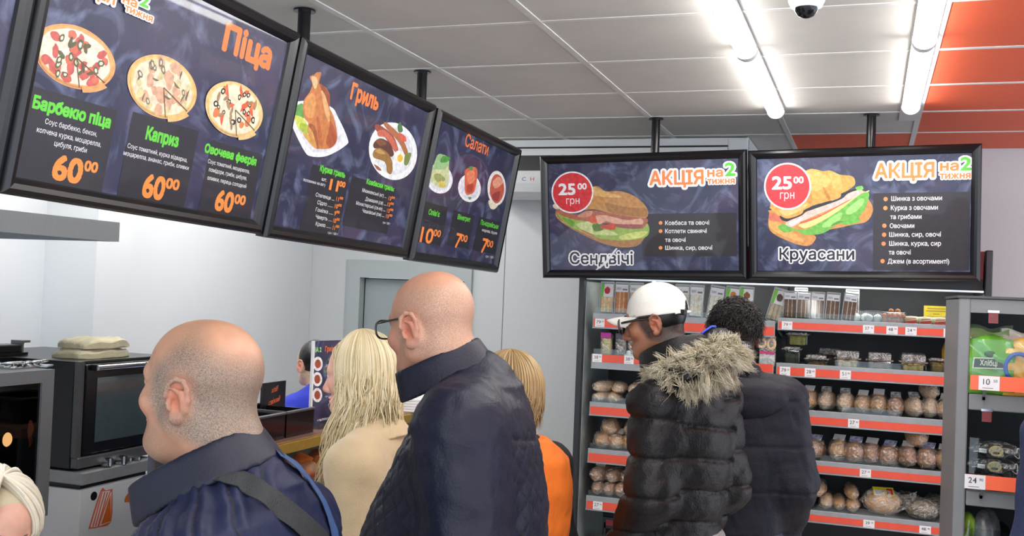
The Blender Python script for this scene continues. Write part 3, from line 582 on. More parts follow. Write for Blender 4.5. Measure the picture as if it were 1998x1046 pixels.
def tag_mesh(mb, x, y, z, num, sup, w=.052, h=.036):
    """white price ticket with black figures, facing -Y; materials: 0 white 1 ink"""
    mb.add([(x-w/2, y, z-h/2), (x+w/2, y, z-h/2), (x+w/2, y, z+h/2), (x-w/2, y, z+h/2)], [(0, 1, 2, 3)], 0)
    for t, cx_, cz, ch in ((num, x-w*.12, z-h*.10, h*.42), (sup, x+w*.3, z+h*.08, h*.2)):
        V, F = text_mesh(t, .03, 16)
        if not len(V): continue
        sx = ch/CAPH; mid = (V[:, 0].min()+V[:, 0].max())/2
        mb.add([(cx_+(v[0]-mid)*sx, y-.0006, cz+v[1]*sx-(0 if ch < h*.3 else 0)) for v in V], F, 1)
    mb.add([(x-w*.32, y-.0005, z-h*.36), (x+w*.2, y-.0005, z-h*.36), (x+w*.2, y-.0005, z-h*.33), (x-w*.32, y-.0005, z-h*.33)], [(0, 1, 2, 3)], 1)
xl, xr = at_y(1130, 600, YF).x, at_y(1934, 600, YF).x
ztop = at_y(1300, 551, YF).z; zhead = at_y(1934, 489, YF).z; dep = .58
fridge = thing('refrigerated_display_case', 'tall open charcoal bread display case with orange price rails', 'display case', (0, 0, 0))
for s, x in ((1, xl), (-1, xr)):
    m = MB(); m.box((min(x, x+s*.03), YF-.02, 0), (max(x, x+s*.03), YF+dep, zhead-(.0 if s < 0 else .17)), 0, .004); sp = m.build('side_panel', M_CASE, fridge)
    MB().box((min(x+s*.031, x+s*.034), YF+.012, .3), (max(x+s*.031, x+s*.034), YF+dep-.02, ztop-.01)).build('mirror_lining', M_MIRROR, sp)
MB().box((xl+.03, YF+dep-.03, 0), (xr-.03, YF+dep, zhead-.02)).build('back_panel', M_CASEB, fridge)
MB().box((xl+.035, YF+.03, ztop+.014), (xr-.035, YF+.07, ztop+.065)).build('fascia', M_CASE, fridge)
hd = MB().box((xl+.035, YF+.02, ztop+.065), (xr-.035, YF+.07, zhead-.004)).build('header', M_HEAD, fridge)
MB().box((xl+.03, YF, ztop), (xr-.03, YF+.06, ztop+.014), 0, .003).build('top_rail', M_CHROME, fridge)
MB().box((xl+.03, YF+.07, ztop+.02), (xr-.03, YF+dep, ztop+.06)).build('canopy', M_CASE, fridge)
M_CLIT = mat('case_lamp', (255, 252, 245), .4, var=0, emit=14)
MB().box((xl+.1, YF+.10, ztop+.004), (xr-.1, YF+.13, ztop+.019)).build('canopy_lamp', M_CLIT, fridge)
MB().box((xl+.03, YF-.01, 0), (xr-.03, YF+dep, .34), 0, .006).build('base', M_CASE, fridge)
xd = at_y(1513, 640, YF).x
m = MB(); m.box((xd-.014, YF+dep-.06, .34), (xd+.014, YF+dep-.03, ztop+.02)); m.build('divider_post', M_CASE, fridge)
m = MB()
for i in range(14):
    x = at_y(1712, 590, YF).x+i*.05
    if x < xr-.06: m.box((x, YF+dep-.034, ztop-.125), (x+.032, YF+dep-.0295, ztop-.118))
m.build('back_slots', M_BLACK, fridge)
SH = {}
def shelf(bay, i, xa, xb, px, gy0, gy1, oy0, oy1, tags, o_from=None):
    """one shelf with its grey lip, orange rail and price tickets"""
    g0, g1, o0, o1 = (at_y(px, q, YF).z for q in (gy0, gy1, oy0, oy1)); zs = max(g0, o0)-.012
    SH[(bay, i)] = zs+.0015
    s_ = MB().box((xa, YF+.012, zs-.02), (xb, YF+dep-.05, zs)); 
    for x in (xa, xb-.012): s_.add([(x, YF+.02, zs-.02), (x, YF+dep-.05, zs-.02), (x, YF+dep-.05, zs-.10)], [(0, 1, 2)]); s_.add([(x+.012, YF+.02, zs-.02), (x+.012, YF+dep-.05, zs-.02), (x+.012, YF+dep-.05, zs-.10)], [(2, 1, 0)])
    o = s_.build('shelf', M_RGREY, fridge)
    m = MB(); zt, zb = max(g0, o0), min(g1, o1)
    m.box((xa, YF-.002, zb-.006), (xb, YF+.012, zt), 0, .002); m.box((xa, YF-.006, zb-.008), (xb, YF, zb-.003)); m.build('shelf_lip', M_RGREY, o)
    m = MB().box(((o_from or xa)+.006, YF-.004, o1), (xb-.004, YF-.0015, o0)); m.build('price_rail', M_ORAIL, o)
    MB().box((xa+.01, YF+.004, zt), (xb-.01, YF+.006, zt+.028)).build('front_guard', M_PLEXI, o)
    for (tx, num, sup) in tags:
        mb = MB(); x = at_y(tx, oy0, YF).x; tag_mesh(mb, x, YF-.0048, (o0+o1)/2, num, sup, .05, min(.042, o0-o1+.006)); mb.build('price_tag', [M_TAG, M_INK], o, recalc=False)
la, lb = at_y(1156, 640, YF).x, at_y(1512, 645, YF).x; ra, rb = at_y(1517, 640, YF).x, xr-.045
shelf('L', 1, la, lb, 1172, 611, 622, 622, 638, [(1171, '79', '50')])
shelf('L', 2, la, lb, 1165, 706, 716, 691, 706, [(1166, '38', '90'), (1228, '38', '90')])
shelf('L', 3, la, lb, 1160, 784, 793, 793, 808, [])
shelf('L', 4, la, lb, 1155, 875, 884, 884, 900, [])
shelf('L', 5, la, lb, 1150, 967, 977, 977, 992, [(1167, '27', '40')])
shelf('R', 1, ra, rb, 1528, 620, 628, 628, 641, [(1536, '79', '50'), (1695, '37', '50'), (1741, '48', '90'), (1778, '24', '90'), (1853, '33', '40')])
shelf('R', 2, ra, rb, 1523, 708, 716, 716, 731, [(1532, '79', '50'), (1581, '28', '40'), (1650, '51', '90')])
shelf('R', 3, ra, rb, 1547, 798, 810, 810, 824, [(1666, '27', '40')])
shelf('R', 4, ra, rb, 1574, 897, 906, 906, 919, [(1689, '27', '40')])
shelf('R', 5, ra, rb, 1556, 992, 1001, 1001, 1013, [(1696, '39', '90'), (1806, '48', '90')])
# red bread notice on the lower deck
SH[('L', 6)] = SH[('R', 6)] = .3415

# ---------------------------------------------------------------- goods in the case
def bread(name): return mat(*{'pale': ('crust_pale', (222, 184, 138), .6), 'gold': ('crust_golden', (212, 156, 92), .55), 'brown': ('crust_brown', (178, 120, 74), .6), 'dark': ('crust_dark', (84, 54, 36), .6), 'seed': ('crust_seeded', (150, 128, 92), .7)}[name], var=.3, scale=45, c2={'pale': (238, 214, 178), 'gold': (232, 190, 130), 'brown': (214, 164, 116), 'dark': (112, 76, 50), 'seed': (92, 80, 58)}[name], bump=.2, bscale=90)
def film(parent, r, h, seed, neck=True):
    """crumpled clear bag around a loaf, gathered at the far end"""
    bm = bmesh.new(); bmesh.ops.create_icosphere(bm, subdivisions=3, radius=1); R = random.Random(seed); ph = [R.uniform(0, 6) for _ in range(8)]
    for v in bm.verts:
        q = v.co.copy(); k = 1.07+.08*math.sin(5*q.x+ph[0]+3*q.y)*math.sin(6*q.z+ph[1])+.075*math.sin(13*q.y+ph[2]+7*q.x)*math.sin(11*q.z+ph[3]+5*q.x)+R.uniform(-.05, .05)
        x, y, z = q.x*r[0]*k, q.y*r[1]*k, q.z*r[2]*k
        z = max(z, -r[2]*.97)
        if neck and q.y > .55: f = (q.y-.55)/.45; x *= 1-.55*f; z = z*(1-.6*f)+r[2]*.5*f; y += r[1]*.35*f
        v.co = (x, y, z+h)
    me = bpy.data.meshes.new('bag'); bm.to_mesh(me); bm.free(); me.materials.append(M_FILM)
    return link('bag', me, parent)
def loaf(kind, r, seed, label=None, clip=None):
    """bagged loaf lying with its end towards the shopper; origin under it"""
    t = thing('bagged_loaf', 'x', 'bread'); h = r[2]*.97
    mb = MB().blob((0, 0, h), (r[0]*.94, r[1]*.92, r[2]*.93), noise=.09, seed=seed, sub=3); mb.v = [(x_*(1+.12*(z_ < h)), y_, max(z_, h*.16)) for x_, y_, z_ in mb.v]; mb.build('loaf', bread(kind), t)
    film(t, r, h, seed)
    if label:
        m = MB(); w = r[0]*.6; m.box((-w, -.002, 0), (w, .002, .035)); o = m.build('bag_label', mat('label_'+label, {'blue': (60, 90, 170), 'white': (222, 224, 226), 'dark': (46, 50, 60)}[label], .4, c2=(226, 228, 232), scale=60), t)
        o.location = (0, -r[1]*.25, h+r[2]*.92); o.rotation_euler = (-.9, 0, rnd.uniform(-.3, .3))
    return t
KEEP = {}
def proto(key, f):
    if key not in KEEP: KEEP[key] = f(); return KEEP[key], True
    return KEEP[key], False
def place(key, f, loc, rz, label, group, sc=1.0):
    o, new = proto(key, f)
    if new: o.location = loc; o.rotation_euler = (0, 0, rz); o['label'] = label; o['group'] = group; o.scale = (sc,)*3; return o
    return dup(o, loc, rz, label, group, (sc,)*3)
def sx(px, py, y): return at_y(px, py, y).x
def nth(i): return ('first', 'second', 'third', 'fourth', 'fifth', 'sixth', 'seventh', 'eighth', 'ninth', 'tenth')[i]
# right bay, third shelf from the top: round-ended loaves in a row
row3 = [(1549, 'pale'), (1579, 'gold'), (1613, 'pale'), (1650, 'pale'), (1684, 'gold'), (1714, 'gold'), (1748, 'brown'), (1782, 'pale'), (1815, 'pale'), (1846, 'gold')]
for i, (px, k) in enumerate(row3):
    place('l3'+k, lambda: loaf(k, (.040, .11, .05), i+3, ('dark', 'white')[i % 2]), (sx(px, 795, YF+.14), YF+.14+.01*(i % 3), SH['R', 3]), rnd.uniform(-.15, .15), nth(i).capitalize()+' bagged loaf from the left on the middle shelf of the right bay', 'bagged loaves on the middle shelf', rnd.uniform(.95, 1.06))
place('l3pale', None, (sx(1812, 760, YF+.14), YF+.15, SH['R', 3]+.094), .3, 'Small bagged loaf lying on top of the ninth loaf of the middle shelf', 'bagged loaves on the middle shelf', .85)
row4 = [(1591, 'brown', .048), (1636, 'gold', .044), (1668, 'brown', .04), (1700, 'brown', .045), (1736, 'brown', .045), (1770, 'brown', .045), (1810, 'brown', .04), (1842, 'gold', .04)]
for i, (px, k, w) in enumerate(row4):
    place('l4'+k+str(i % 2), lambda: loaf(k, (w, .11, .052), i+23, ('blue', 'white')[i % 2]), (sx(px, 890, YF+.14), YF+.14+.012*(i % 2), SH['R', 4]), rnd.uniform(-.2, .2), nth(i).capitalize()+' bagged loaf from the left on the fourth shelf of the right bay', 'bagged loaves on the fourth shelf', rnd.uniform(.96, 1.06))
place('l4gold1', lambda: loaf('gold', (.045, .1, .05), 77, 'blue'), (sx(1787, 860, YF+.14), YF+.15, SH['R', 4]+.10), .2, 'Golden bagged loaf lying on top of the row on the fourth shelf', 'bagged loaves on the fourth shelf')
# right bay, fifth shelf: baguette rolls seen end-on, wrapped loaf, seeded round breads
rolls5 = [(1572, 0, 'gold'), (1598, 1, 'gold'), (1613, 0, 'pale'), (1637, 0, 'gold'), (1660, 1, 'gold'), (1664, 0, 'gold')]
for i, (px, lv, k) in enumerate(rolls5):
    place('r5'+k, lambda: loaf(k, (.032, .13, .034), i+40), (sx(px, 985, YF+.16), YF+.16, SH['R', 5]+lv*.058), rnd.uniform(-.1, .1), ('Lower' if lv == 0 else 'Upper')+' bagged roll, '+nth(i)+' from the left on the bottom right shelf', 'bagged rolls on the bottom shelf', rnd.uniform(.95, 1.08))
def wrapped():
    t = thing('wrapped_loaf', 'x', 'bread'); MB().blob((0, 0, .062), (.085, .055, .058), sub=3, noise=.05, seed=5).build('loaf', bread('gold'), t); film(t, (.092, .06, .062), .062, 91, False)
    m = MB(); m.add([(-.05, -.05, .098), (.045, -.05, .098), (.045, .0, .131), (-.05, .0, .131)], [(0, 1, 2, 3)], 0); m.add([(-.045, -.0505, .099), (-.01, -.0505, .099), (-.01, -.02, .119), (-.045, -.02, .119)], [(0, 1, 2, 3)], 1); m.add([(.012, -.042, .105), (.04, -.042, .105), (.04, -.01, .127), (.012, -.01, .127)], [(0, 1, 2, 3)], 2)
    m.build('label', [mat('label_yellow', (226, 208, 40), .4), M_TAG, mat('label_red', (190, 40, 40), .4)], t, recalc=False); 
    m = MB(); m.add([(.08, -.02, .03), (.135, -.03, .05), (.15, -.02, .125), (.10, .0, .10)], [(0, 1, 2, 3)]); m.build('bag_end', M_FILM, t, recalc=False); return t
place('wrap', wrapped, (sx(1722, 990, YF+.12), YF+.12, SH['R', 5]), .15, 'wrapped golden loaf with a yellow label on the bottom right shelf', 'wrapped loaves on the bottom shelf')
def rounds():
    t = thing('seeded_round_bread', 'x', 'bread'); MB().blob((0, 0, .047), (.066, .06, .047), sub=3, noise=.03, seed=8).build('loaf', mat('crust_seed_spots', (172, 154, 118), .7, c2=(84, 76, 56), scale=60), t); film(t, (.07, .064, .05), .048, 92, False); return t
for i, (px, dy, s) in enumerate(((1801, .11, 1.0), (1828, .27, .95), (1772, .27, .95))):
    place('round', rounds, (sx(px, 985, YF+dy), YF+dy, SH['R', 5]), 0, ('speckled round seeded bread at the front of the bottom right shelf', 'speckled round bread behind on the right of the front one', 'speckled round bread behind the wrapped golden loaf')[i], 'seeded round breads', s)
# right bay, top shelf
def sandwich(bread_c, fill_c, label_c, seed, pic=None):
    """clear wedge pack standing on edge: cut faces forward, label on top"""
    t = thing('sandwich_pack', 'x', 'sandwich'); w, h, d = .07, .135, .085
    m = MB(); cols = []
    n = 5; ws = [.30, .06, .28, .06, .30]; x = -w*.44
    for i in range(5):
        x2 = x+ws[i]*w*.88; m.add([(x, -.004, .006), (x2, -.004, .006), (x2, -.004, h*.95), (x, -.004, h*.95), (x, d*.9, .006), (x2, d*.9, .006)], [(0, 1, 2, 3), (0, 4, 5, 1), (3, 2, 5, 4), (0, 3, 4), (1, 5, 2)], i % 2); x = x2
    m.build('bread', [mat('sandwich_bread_%d%d%d' % bread_c, bread_c, .8, var=.25, scale=90), mat('sandwich_fill_%d%d%d' % fill_c, fill_c, .6, var=.3, scale=80)], t)
    m = MB(); W = w/2; a = [(-W, -.008, 0), (W, -.008, 0), (W, -.008, h+.012), (-W, -.008, h+.012), (-W, d, 0), (W, d, 0), (-W, .012, h+.012), (W, .012, h+.012)]
    m.add(a, [(0, 1, 2, 3), (0, 4, 5, 1), (3, 2, 7, 6), (6, 7, 5, 4), (0, 3, 6, 4), (1, 5, 7, 2)]); m.build('wedge_shell', M_CLEAR, t)
    m = MB(); e = .004
    for x_ in (-W, W): m.box((x_-.002, -.010, 0), (x_+.002, -.006, h+.014))
    m.box((-W, -.010, h+.008), (W, -.006, h+.016)); m.build('shell_rim', mat('rim_plastic', (158, 164, 168), .25), t)
    lh = .036 if pic is None else .062
    m = MB(); z0 = h-lh+.004; m.add([(-W*.92, -.0102, z0), (W*.92, -.0102, z0), (W*.92, -.0102, h+.004), (-W*.92, -.0102, h+.004)], [(0, 1, 2, 3)], 0)
    if pic is None: m.add([(W*.1, -.0106, z0+.008), (W*.8, -.0106, z0+.008), (W*.8, -.0106, z0+.016), (W*.1, -.0106, z0+.016)], [(0, 1, 2, 3)], 1); m.add([(-W*.8, -.0106, z0+.01), (-W*.1, -.0106, z0+.01), (-W*.1, -.0106, z0+.022), (-W*.8, -.0106, z0+.022)], [(0, 1, 2, 3)], 2)
    else:
        q = [(x_, -.0106, z_) for x_, z_ in ring(W*.05, z0+lh*.5, W*.45, lh*.28, 16, 0, .15, seed)]; m.add(q, [tuple(range(16))], 1); m.add([(-W*.92, -.0105, z0), (-W*.55, -.0105, z0), (-W*.4, -.0105, h+.004), (-W*.92, -.0105, h+.004)], [(0, 1, 2, 3)], 2)
    m.build('label', [M_TAG, mat('label_pic_%d' % seed, pic or (120, 126, 134), .5, var=.2, scale=120), mat('label_side_%d' % seed, (118, 200, 70) if pic else (186, 190, 194), .5)], t, recalc=False)
    return t
for i, px in enumerate((1541, 1567, 1594, 1623, 1655)):
    o = place('sb', lambda: sandwich((110, 80, 60), (206, 190, 168), 0, 1), (sx(px, 612, YF+.05), YF+.05, SH['R', 1]+.011), 0, 'brown bread sandwich wedge with white label, '+nth(i)+' from the left in its row', 'brown sandwich wedges on the top shelf', .88)
    o.rotation_euler = (-.12, (0, .02, .03, .05, .10)[i], 0)
for i, px in enumerate((1563, 1663)):
    place('sb', None, (sx(px, 590, YF+.2), YF+.2, SH['R', 1]+.03), 0, ('brown sandwich wedge showing behind the first of its row', 'brown sandwich wedge showing behind the last of its row')[i], 'brown sandwich wedges on the top shelf', .88)
def clam(c, n=2, seed=1):
    t = thing('clear_box', 'x', 'food box'); w, d, h = .084, .07, .062
    m = MB(); m.box((-w/2, -d/2, 0), (w/2, d/2, h), 0, .008); m.build('clear_tub', M_CLEAR, t)
    m = MB()
    for k in range(9): x = -w*.42+k*w*.105; m.box((x-.001, -d/2-.0015, h*.55), (x+.001, -d/2+.001, h-.004))
    m.box((-w/2-.004, -d/2-.004, h*.5), (w/2+.004, d/2+.004, h*.53)); m.build('lid_rim', M_FILM, t)
    m = MB()
    for k in range(n): m.blob(((k-(n-1)/2)*.04, 0, .025), (.019, .02, .021), noise=.06, seed=seed+k)
    m.build('meringue', mat('sweet_%d' % seed, c, .7), t); return t
place('clam', lambda: clam((236, 234, 232)), (sx(1704, 615, YF+.06), YF+.06, SH['R', 1]+.002), 0, 'clear plastic box with two white meringues on the top shelf', 'clear boxes on the top shelf')
o = place('clam', None, (sx(1680, 600, YF+.2), YF+.19, SH['R', 1]+.002), 0, 'clear plastic box with white meringues behind the sandwich wedges', 'clear boxes on the top shelf')
t = thing('profiterole_box', 'clear box heaped with small brown pastry balls on the top shelf', 'food box', (sx(1744, 618, YF+.06), YF+.06, SH['R', 1]+.002))
MB().box((-.056, -.04, 0), (.056, .04, .058), 0, .006).build('clear_tub', M_CLEAR, t)
R_ = random.Random(4)
for i in range(17):
    x, y, z = (((i % 5)-2)*.021, (-.02 if i < 10 else .012), .016+(i//5 % 2)*.024) if i < 15 else ((i-15.5)*.03, -.004, .062)
    MB().blob((x+R_.uniform(-.003, .003), y, z), (.0125, .0125, .0125), noise=.08, seed=i).build('pastry_ball', mat('pastry_ball', (196, 122, 66), .55, c2=(150, 84, 42), scale=60), t)
def cup():
    t = thing('dessert_tub', 'x', 'food tub'); m = MB(); m.lathe([(0, 0), (.026, 0), (.036, .022), (.036, .03), (.03, .042), (0, .044)], 24); m.build('tub', mat('tub_cream', (232, 222, 190), .4, var=.04), t)
    m = MB(); m.add([(-.024, -.0375, .006), (.024, -.0375, .012), (.024, -.0375, .026), (-.024, -.0375, .020)], [(0, 1, 2, 3)]); m.add([(-.02, -.0372, .027), (.02, -.0372, .031), (.02, -.0372, .034), (-.02, -.0372, .030)], [(0, 1, 2, 3)]); m.build('label', mat('tub_label_red', (206, 60, 44), .4), t, recalc=False); return t
for i, px in enumerate((1778, 1806, 1834)): place('cup', cup, (sx(px, 620, YF+.05), YF+.055, SH['R', 1]+.001), 0, ('left', 'middle', 'right')[i]+' one of three cream dessert tubs with red labels', 'cream dessert tubs', 1.0)
t = thing('yellow_notice', 'small yellow notice standing behind the dessert tubs', 'sign', (sx(1827, 600, YF+.12), YF+.12, SH['R', 1]+.002))
MB().box((-.055, -.0015, .03), (.055, .0015, .095)).build('card', mat('notice_yellow', (234, 222, 60), .5, c2=(220, 200, 40), scale=30), t)
m = MB()
for k, (w, z) in enumerate(((.04, .082), (.045, .07), (.014, .056), (.045, .042))): m.box((-w, -.0022, z-.002), (w, -.0014, z+.002))
m.build('notice_lettering', mat('notice_ink', (150, 130, 50), .5), t)
MB().box((-.004, -.002, 0), (.004, .002, .03)).build('stand', M_CLEAR, t)
t = thing('clear_bag', 'crumpled clear bag hanging over the edge at the right end of the top shelf', 'bag', (sx(1858, 625, YF+.0), YF+.03, SH['R', 1]+.004)); MB().blob((0, 0, .03), (.03, .03, .03), noise=.25, seed=9, sub=3).build('bag', M_FILM, t)
# right bay, second shelf: clear boxes of cake
def cakebox(c, w=.125, h=.05, lid=.03, seed=3, fill=.7):
    t = thing('cake_box', 'x', 'food box'); d = .11
    MB().box((-w/2, -d/2, 0), (w/2, d/2, h), 0, .008).build('clear_tub', M_CLEAR, t)
    m = MB(); m.box((-w/2-.004, -d/2-.004, h), (w/2+.004, d/2+.004, h+.003)); m.box((-w/2+.006, -d/2+.006, h+.003), (w/2-.006, d/2-.006, h+lid), 0, .006); m.build('lid', M_FILM, t)
    R = random.Random(seed); m = MB()
    m.box((-w*.38, -d*.4, .004), (w*.38, d*.4, h*fill), 0, .008); 
    for k in range(14): m.blob((R.uniform(-w*.34, w*.34), R.uniform(-d*.36, d*.36), h*fill), (.014, .014, .008), noise=.1, seed=k)
    m.build('cake', mat('cake_%d%d%d' % c, c, .75, var=.35, scale=70), t); return t
cb = [(1593, (128, 92, 62), .105, .034, .02, 'flat clear box with a brown cake slice on the second shelf'), (1654, (196, 172, 130), .115, .045, .036, 'clear box with a pale crumbly cake on the second shelf'), (1716, (118, 96, 78), .115, .045, .036, 'clear box with a grey brown cake on the second shelf'), (1782, (190, 164, 112), .118, .045, .036, 'clear box with a golden layered cake on the second shelf'), (1830, (120, 100, 60), .075, .06, .01, 'clear box with a dark golden cake at the right end of the second shelf')]
for i, (px, c, w, h, lid, l) in enumerate(cb):
    o = cakebox(c, w, h, lid, i, .75 if i else .5); o.location = (sx(px, 705, YF+.075), YF+.078, SH['R', 2]+.001); o['label'] = l; o['group'] = 'cake boxes on the second shelf'
o = cakebox((52, 60, 50), .085, .075, .012, 12, .8); o.location = (sx(1545, 700, YF+.09), YF+.09, SH['R', 2]+.001); o['label'] = 'clear box with dark green filling at the left end of the second shelf'; o['group'] = 'cake boxes on the second shelf'
o = cakebox((118, 122, 66), .1, .055, .006, 13, .9); o.location = (sx(1557, 668, YF+.10), YF+.10, SH['R', 2]+.095); o['label'] = 'yellow green box stacked on the dark green box'; o['group'] = 'cake boxes on the second shelf'
o = cakebox((64, 48, 38), .115, .05, .03, 14); o.location = (sx(1783, 670, YF+.30), YF+.30, SH['R', 2]+.001); o['label'] = 'clear box with a dark cake behind the golden layered cake'; o['group'] = 'cake boxes on the second shelf'
o = dup(o, (sx(1620, 670, YF+.30), YF+.30, SH['R', 2]+.001), 0, 'clear box with a dark cake behind the flat brown one', 'cake boxes on the second shelf')
t = thing('yellow_bag', 'yellow bread bag at the right end of the second shelf', 'bag', (sx(1852, 700, YF+.08), YF+.10, SH['R', 2])); MB().blob((0, 0, .085), (.03, .06, .085), noise=.08, seed=3, sub=3).build('bag', mat('bag_yellow', (222, 170, 40), .35, var=.15), t); MB().blob((.0, -.045, .05), (.022, .02, .04), noise=.1, seed=4, sub=3).build('paper_wrap', M_TAG, t)
# left bay
for i, (px, bc, fc, pic) in enumerate(((1183, (222, 190, 138), (240, 226, 196), (200, 50, 60)), (1212, (196, 120, 66), (232, 200, 160), None), (1240, (214, 190, 150), (240, 226, 200), None), (1330, (232, 226, 206), (222, 190, 150), None), (1357, (240, 236, 222), (236, 210, 160), None), (1392, (238, 234, 222), (206, 196, 150), None), (1425, (236, 226, 206), (180, 150, 110), (214, 130, 50)), (1453, (206, 194, 166), (150, 130, 100), (150, 86, 40)), (1508, (190, 178, 150), (130, 116, 90), (86, 60, 40)))):
    k = 'sw%d' % i; o = sandwich(bc, fc, 0, 10+i, pic); o.location = (sx(px, 605, YF+.07), YF+.07, SH['L', 1]+.010); o['group'] = 'white sandwich wedges on the top left shelf'
    o['label'] = ('pale sandwich wedge with a red berry picture, leftmost on the top shelf', 'toasted sandwich wedge left of the white cap', 'sandwich wedge just hidden by the peak of the white cap', 'sandwich wedge right behind the crown of the white cap', 'egg sandwich wedge, second right of the white cap', 'tilted white sandwich wedge between egg wedge and orange picture', 'white sandwich wedge with an orange picture and green corner', 'grey white sandwich wedge with a brown picture above the curly hair', 'leaning sandwich wedge at the right end of the left bay')[i]
    o.rotation_euler = (-.1, (.0, .0, 0, 0, .03, .12, .08, .05, .25)[i], 0); o.scale = (1, 1, 1.1)
m = MB(); t = thing('price_leaflet', 'pale blue folded leaflet card on the left bay top shelf', 'leaflet', (sx(1472, 605, YF+.02), YF+.03, SH['L', 1]+.001)); m.add([(-.035, 0, 0), (.035, .01, 0), (.03, .03, .05), (-.045, .02, .05)], [(0, 1, 2, 3)]); m.build('card', mat('leaflet_blue', (176, 206, 206), .4, c2=(200, 216, 220)), t, recalc=False)
def wrap_pack(c, top, seed):
    t = thing('wrap_pack', 'x', 'sandwich'); m = MB(); m.box((-.026, -.02, 0), (.026, .03, .10), 0, .012); m.build('wrap', mat('wrap_%d' % seed, c, .6, var=.3, scale=60), t); MB().box((-.03, -.024, 0), (.03, .034, .115), 0, .012).build('sleeve', M_FILM, t); MB().box((-.028, -.026, .092), (.028, -.02, .122), 0, .002).build('band', mat('wrap_band_%d' % seed, top, .4, var=.1), t); return t
for i, (px, c, tp, l) in enumerate(((1183, (190, 178, 96), (178, 50, 150), 'yellow green wrap with a magenta band on the second left shelf'), (1212, (74, 76, 66), (70, 74, 80), 'dark wrapped roll right of the yellow green wrap'), (1236, (82, 84, 74), (60, 64, 70), 'dark wrapped roll behind the chin of the capped man'))):
    o = wrap_pack(c, tp, i); o.location = (sx(px, 690, YF+.06), YF+.06, SH['L', 2]+.001); o['label'] = l; o['group'] = 'wraps on the second left shelf'
t = thing('white_tub', 'small white tub with a lid in front of the dark wraps', 'food tub', (sx(1226, 690, YF+.02), YF+.03, SH['L', 2]+.001)); MB().lathe([(0, 0), (.022, 0), (.024, .014), (.012, .018), (.010, .034), (.0, .036)], 20).build('tub', M_WHITE, t)
t = thing('pastry_pack', 'pack of twisted pastry with a pink and blue label right of the curly hair', 'bread', (sx(1497, 690, YF+.05), YF+.05, SH['L', 2]+.001)); MB().box((-.04, -.01, 0), (.04, .03, .15), 0, .01).build('sleeve', M_FILM, t)
m = MB(); m.box((-.036, -.006, .0), (.036, .02, .055), 0); m.build('paper_base', M_TAG, t); m = MB(); m.tube([(-.03+.02*math.cos(a), -.004, .11+.02*math.sin(a)) for a in np.arange(0, 6.3, .5)], .008, closed=True); m.tube([(.018+.017*math.cos(a), -.004, .108+.025*math.sin(a)) for a in np.arange(0, 6.3, .5)], .008, closed=True); m.build('pastry', bread('pale'), t)
m = MB(); m.box((-.036, -.0125, .058), (.036, -.0105, .07)); m.build('label_band', mat('band_pink', (206, 60, 120), .4), t)
rollsL = [(3, 1176, 0, .0), (3, 1178, 1, 0), (3, 1197, 0, 0), (3, 1206, 1, 0), (3, 1238, 0, 0), (3, 1240, 1, 0), (4, 1178, 0, 0), (4, 1208, 0, 0), (4, 1192, 1, 0), (4, 1232, 0, 0), (4, 1238, 1, 0), (5, 1174, 0, 0), (5, 1200, 0, 0), (5, 1178, 1, 0), (5, 1206, 1, 0), (5, 1224, 0, 0), (5, 1236, 1, 0), (5, 1243, 0, 0)]
for i, (sh, px, lv, _) in enumerate(rollsL):
    k = {3: 'pale', 4: 'gold', 5: 'brown'}[sh]; r = {3: (.04, .13, .03), 4: (.047, .12, .042), 5: (.042, .12, .04)}[sh]
    place('rl%s%d' % (k, i % 2), lambda: loaf(k, r, 60+i, 'white' if i % 2 and sh > 3 else None), (sx(px, 860, YF+.15), YF+.15, SH['L', sh]+lv*r[2]*1.75), rnd.uniform(-.2, .2), ('Upper ' if lv else 'Lower ')+{3: 'pale', 4: 'golden', 5: 'brown'}[sh]+' bagged roll, '+nth(sum(1 for q in rollsL[:i] if q[0] == sh and q[2] == lv))+' from the glass end, '+{3: 'third', 4: 'fourth', 5: 'fifth'}[sh]+' left shelf', 'bagged rolls in the left bay', rnd.uniform(.95, 1.08))
for i, (px, k) in enumerate(((1330, 'pale'), (1420, 'pale'))): pass
t = thing('bread_notice', 'dark red bread notice with white lettering on the lower left deck', 'sign', (sx(1208, 1020, YF+.06), YF+.06, 0)); z = at_y(1208, 1022, YF+.06).z
m = MB(); m.box((-.07, -.003, z-.015), (.07, .003, z+.015)); m.build('card', mat('notice_red', (128, 22, 40), .4), t); m = MB(); m.box((-.085, .0, z-.03), (.085, .02, z+.026)); m.box((-.08, .0, .34), (-.07, .02, z)); m.box((.07, .0, .34), (.08, .02, z)); m.build('holder', M_BLACK, t)
V, F = text_mesh('хліб і булочки', .02, 16); s_ = .0075/CAPH; w_ = V[:, 0].max(); MB().add([((v[0]-w_/2)*s_*.9, -.0036, z+v[1]*s_-.001) for v in V], F).build('lettering', M_TAG, t, recalc=False)
for i, px in enumerate((1170, 1215)): place('rlgold0', None, (sx(px, 1040, YF+.12), YF+.14, .345), .1, ('left', 'right')[i]+' golden bagged roll on the lower deck below the red notice', 'bagged rolls on the lower deck')
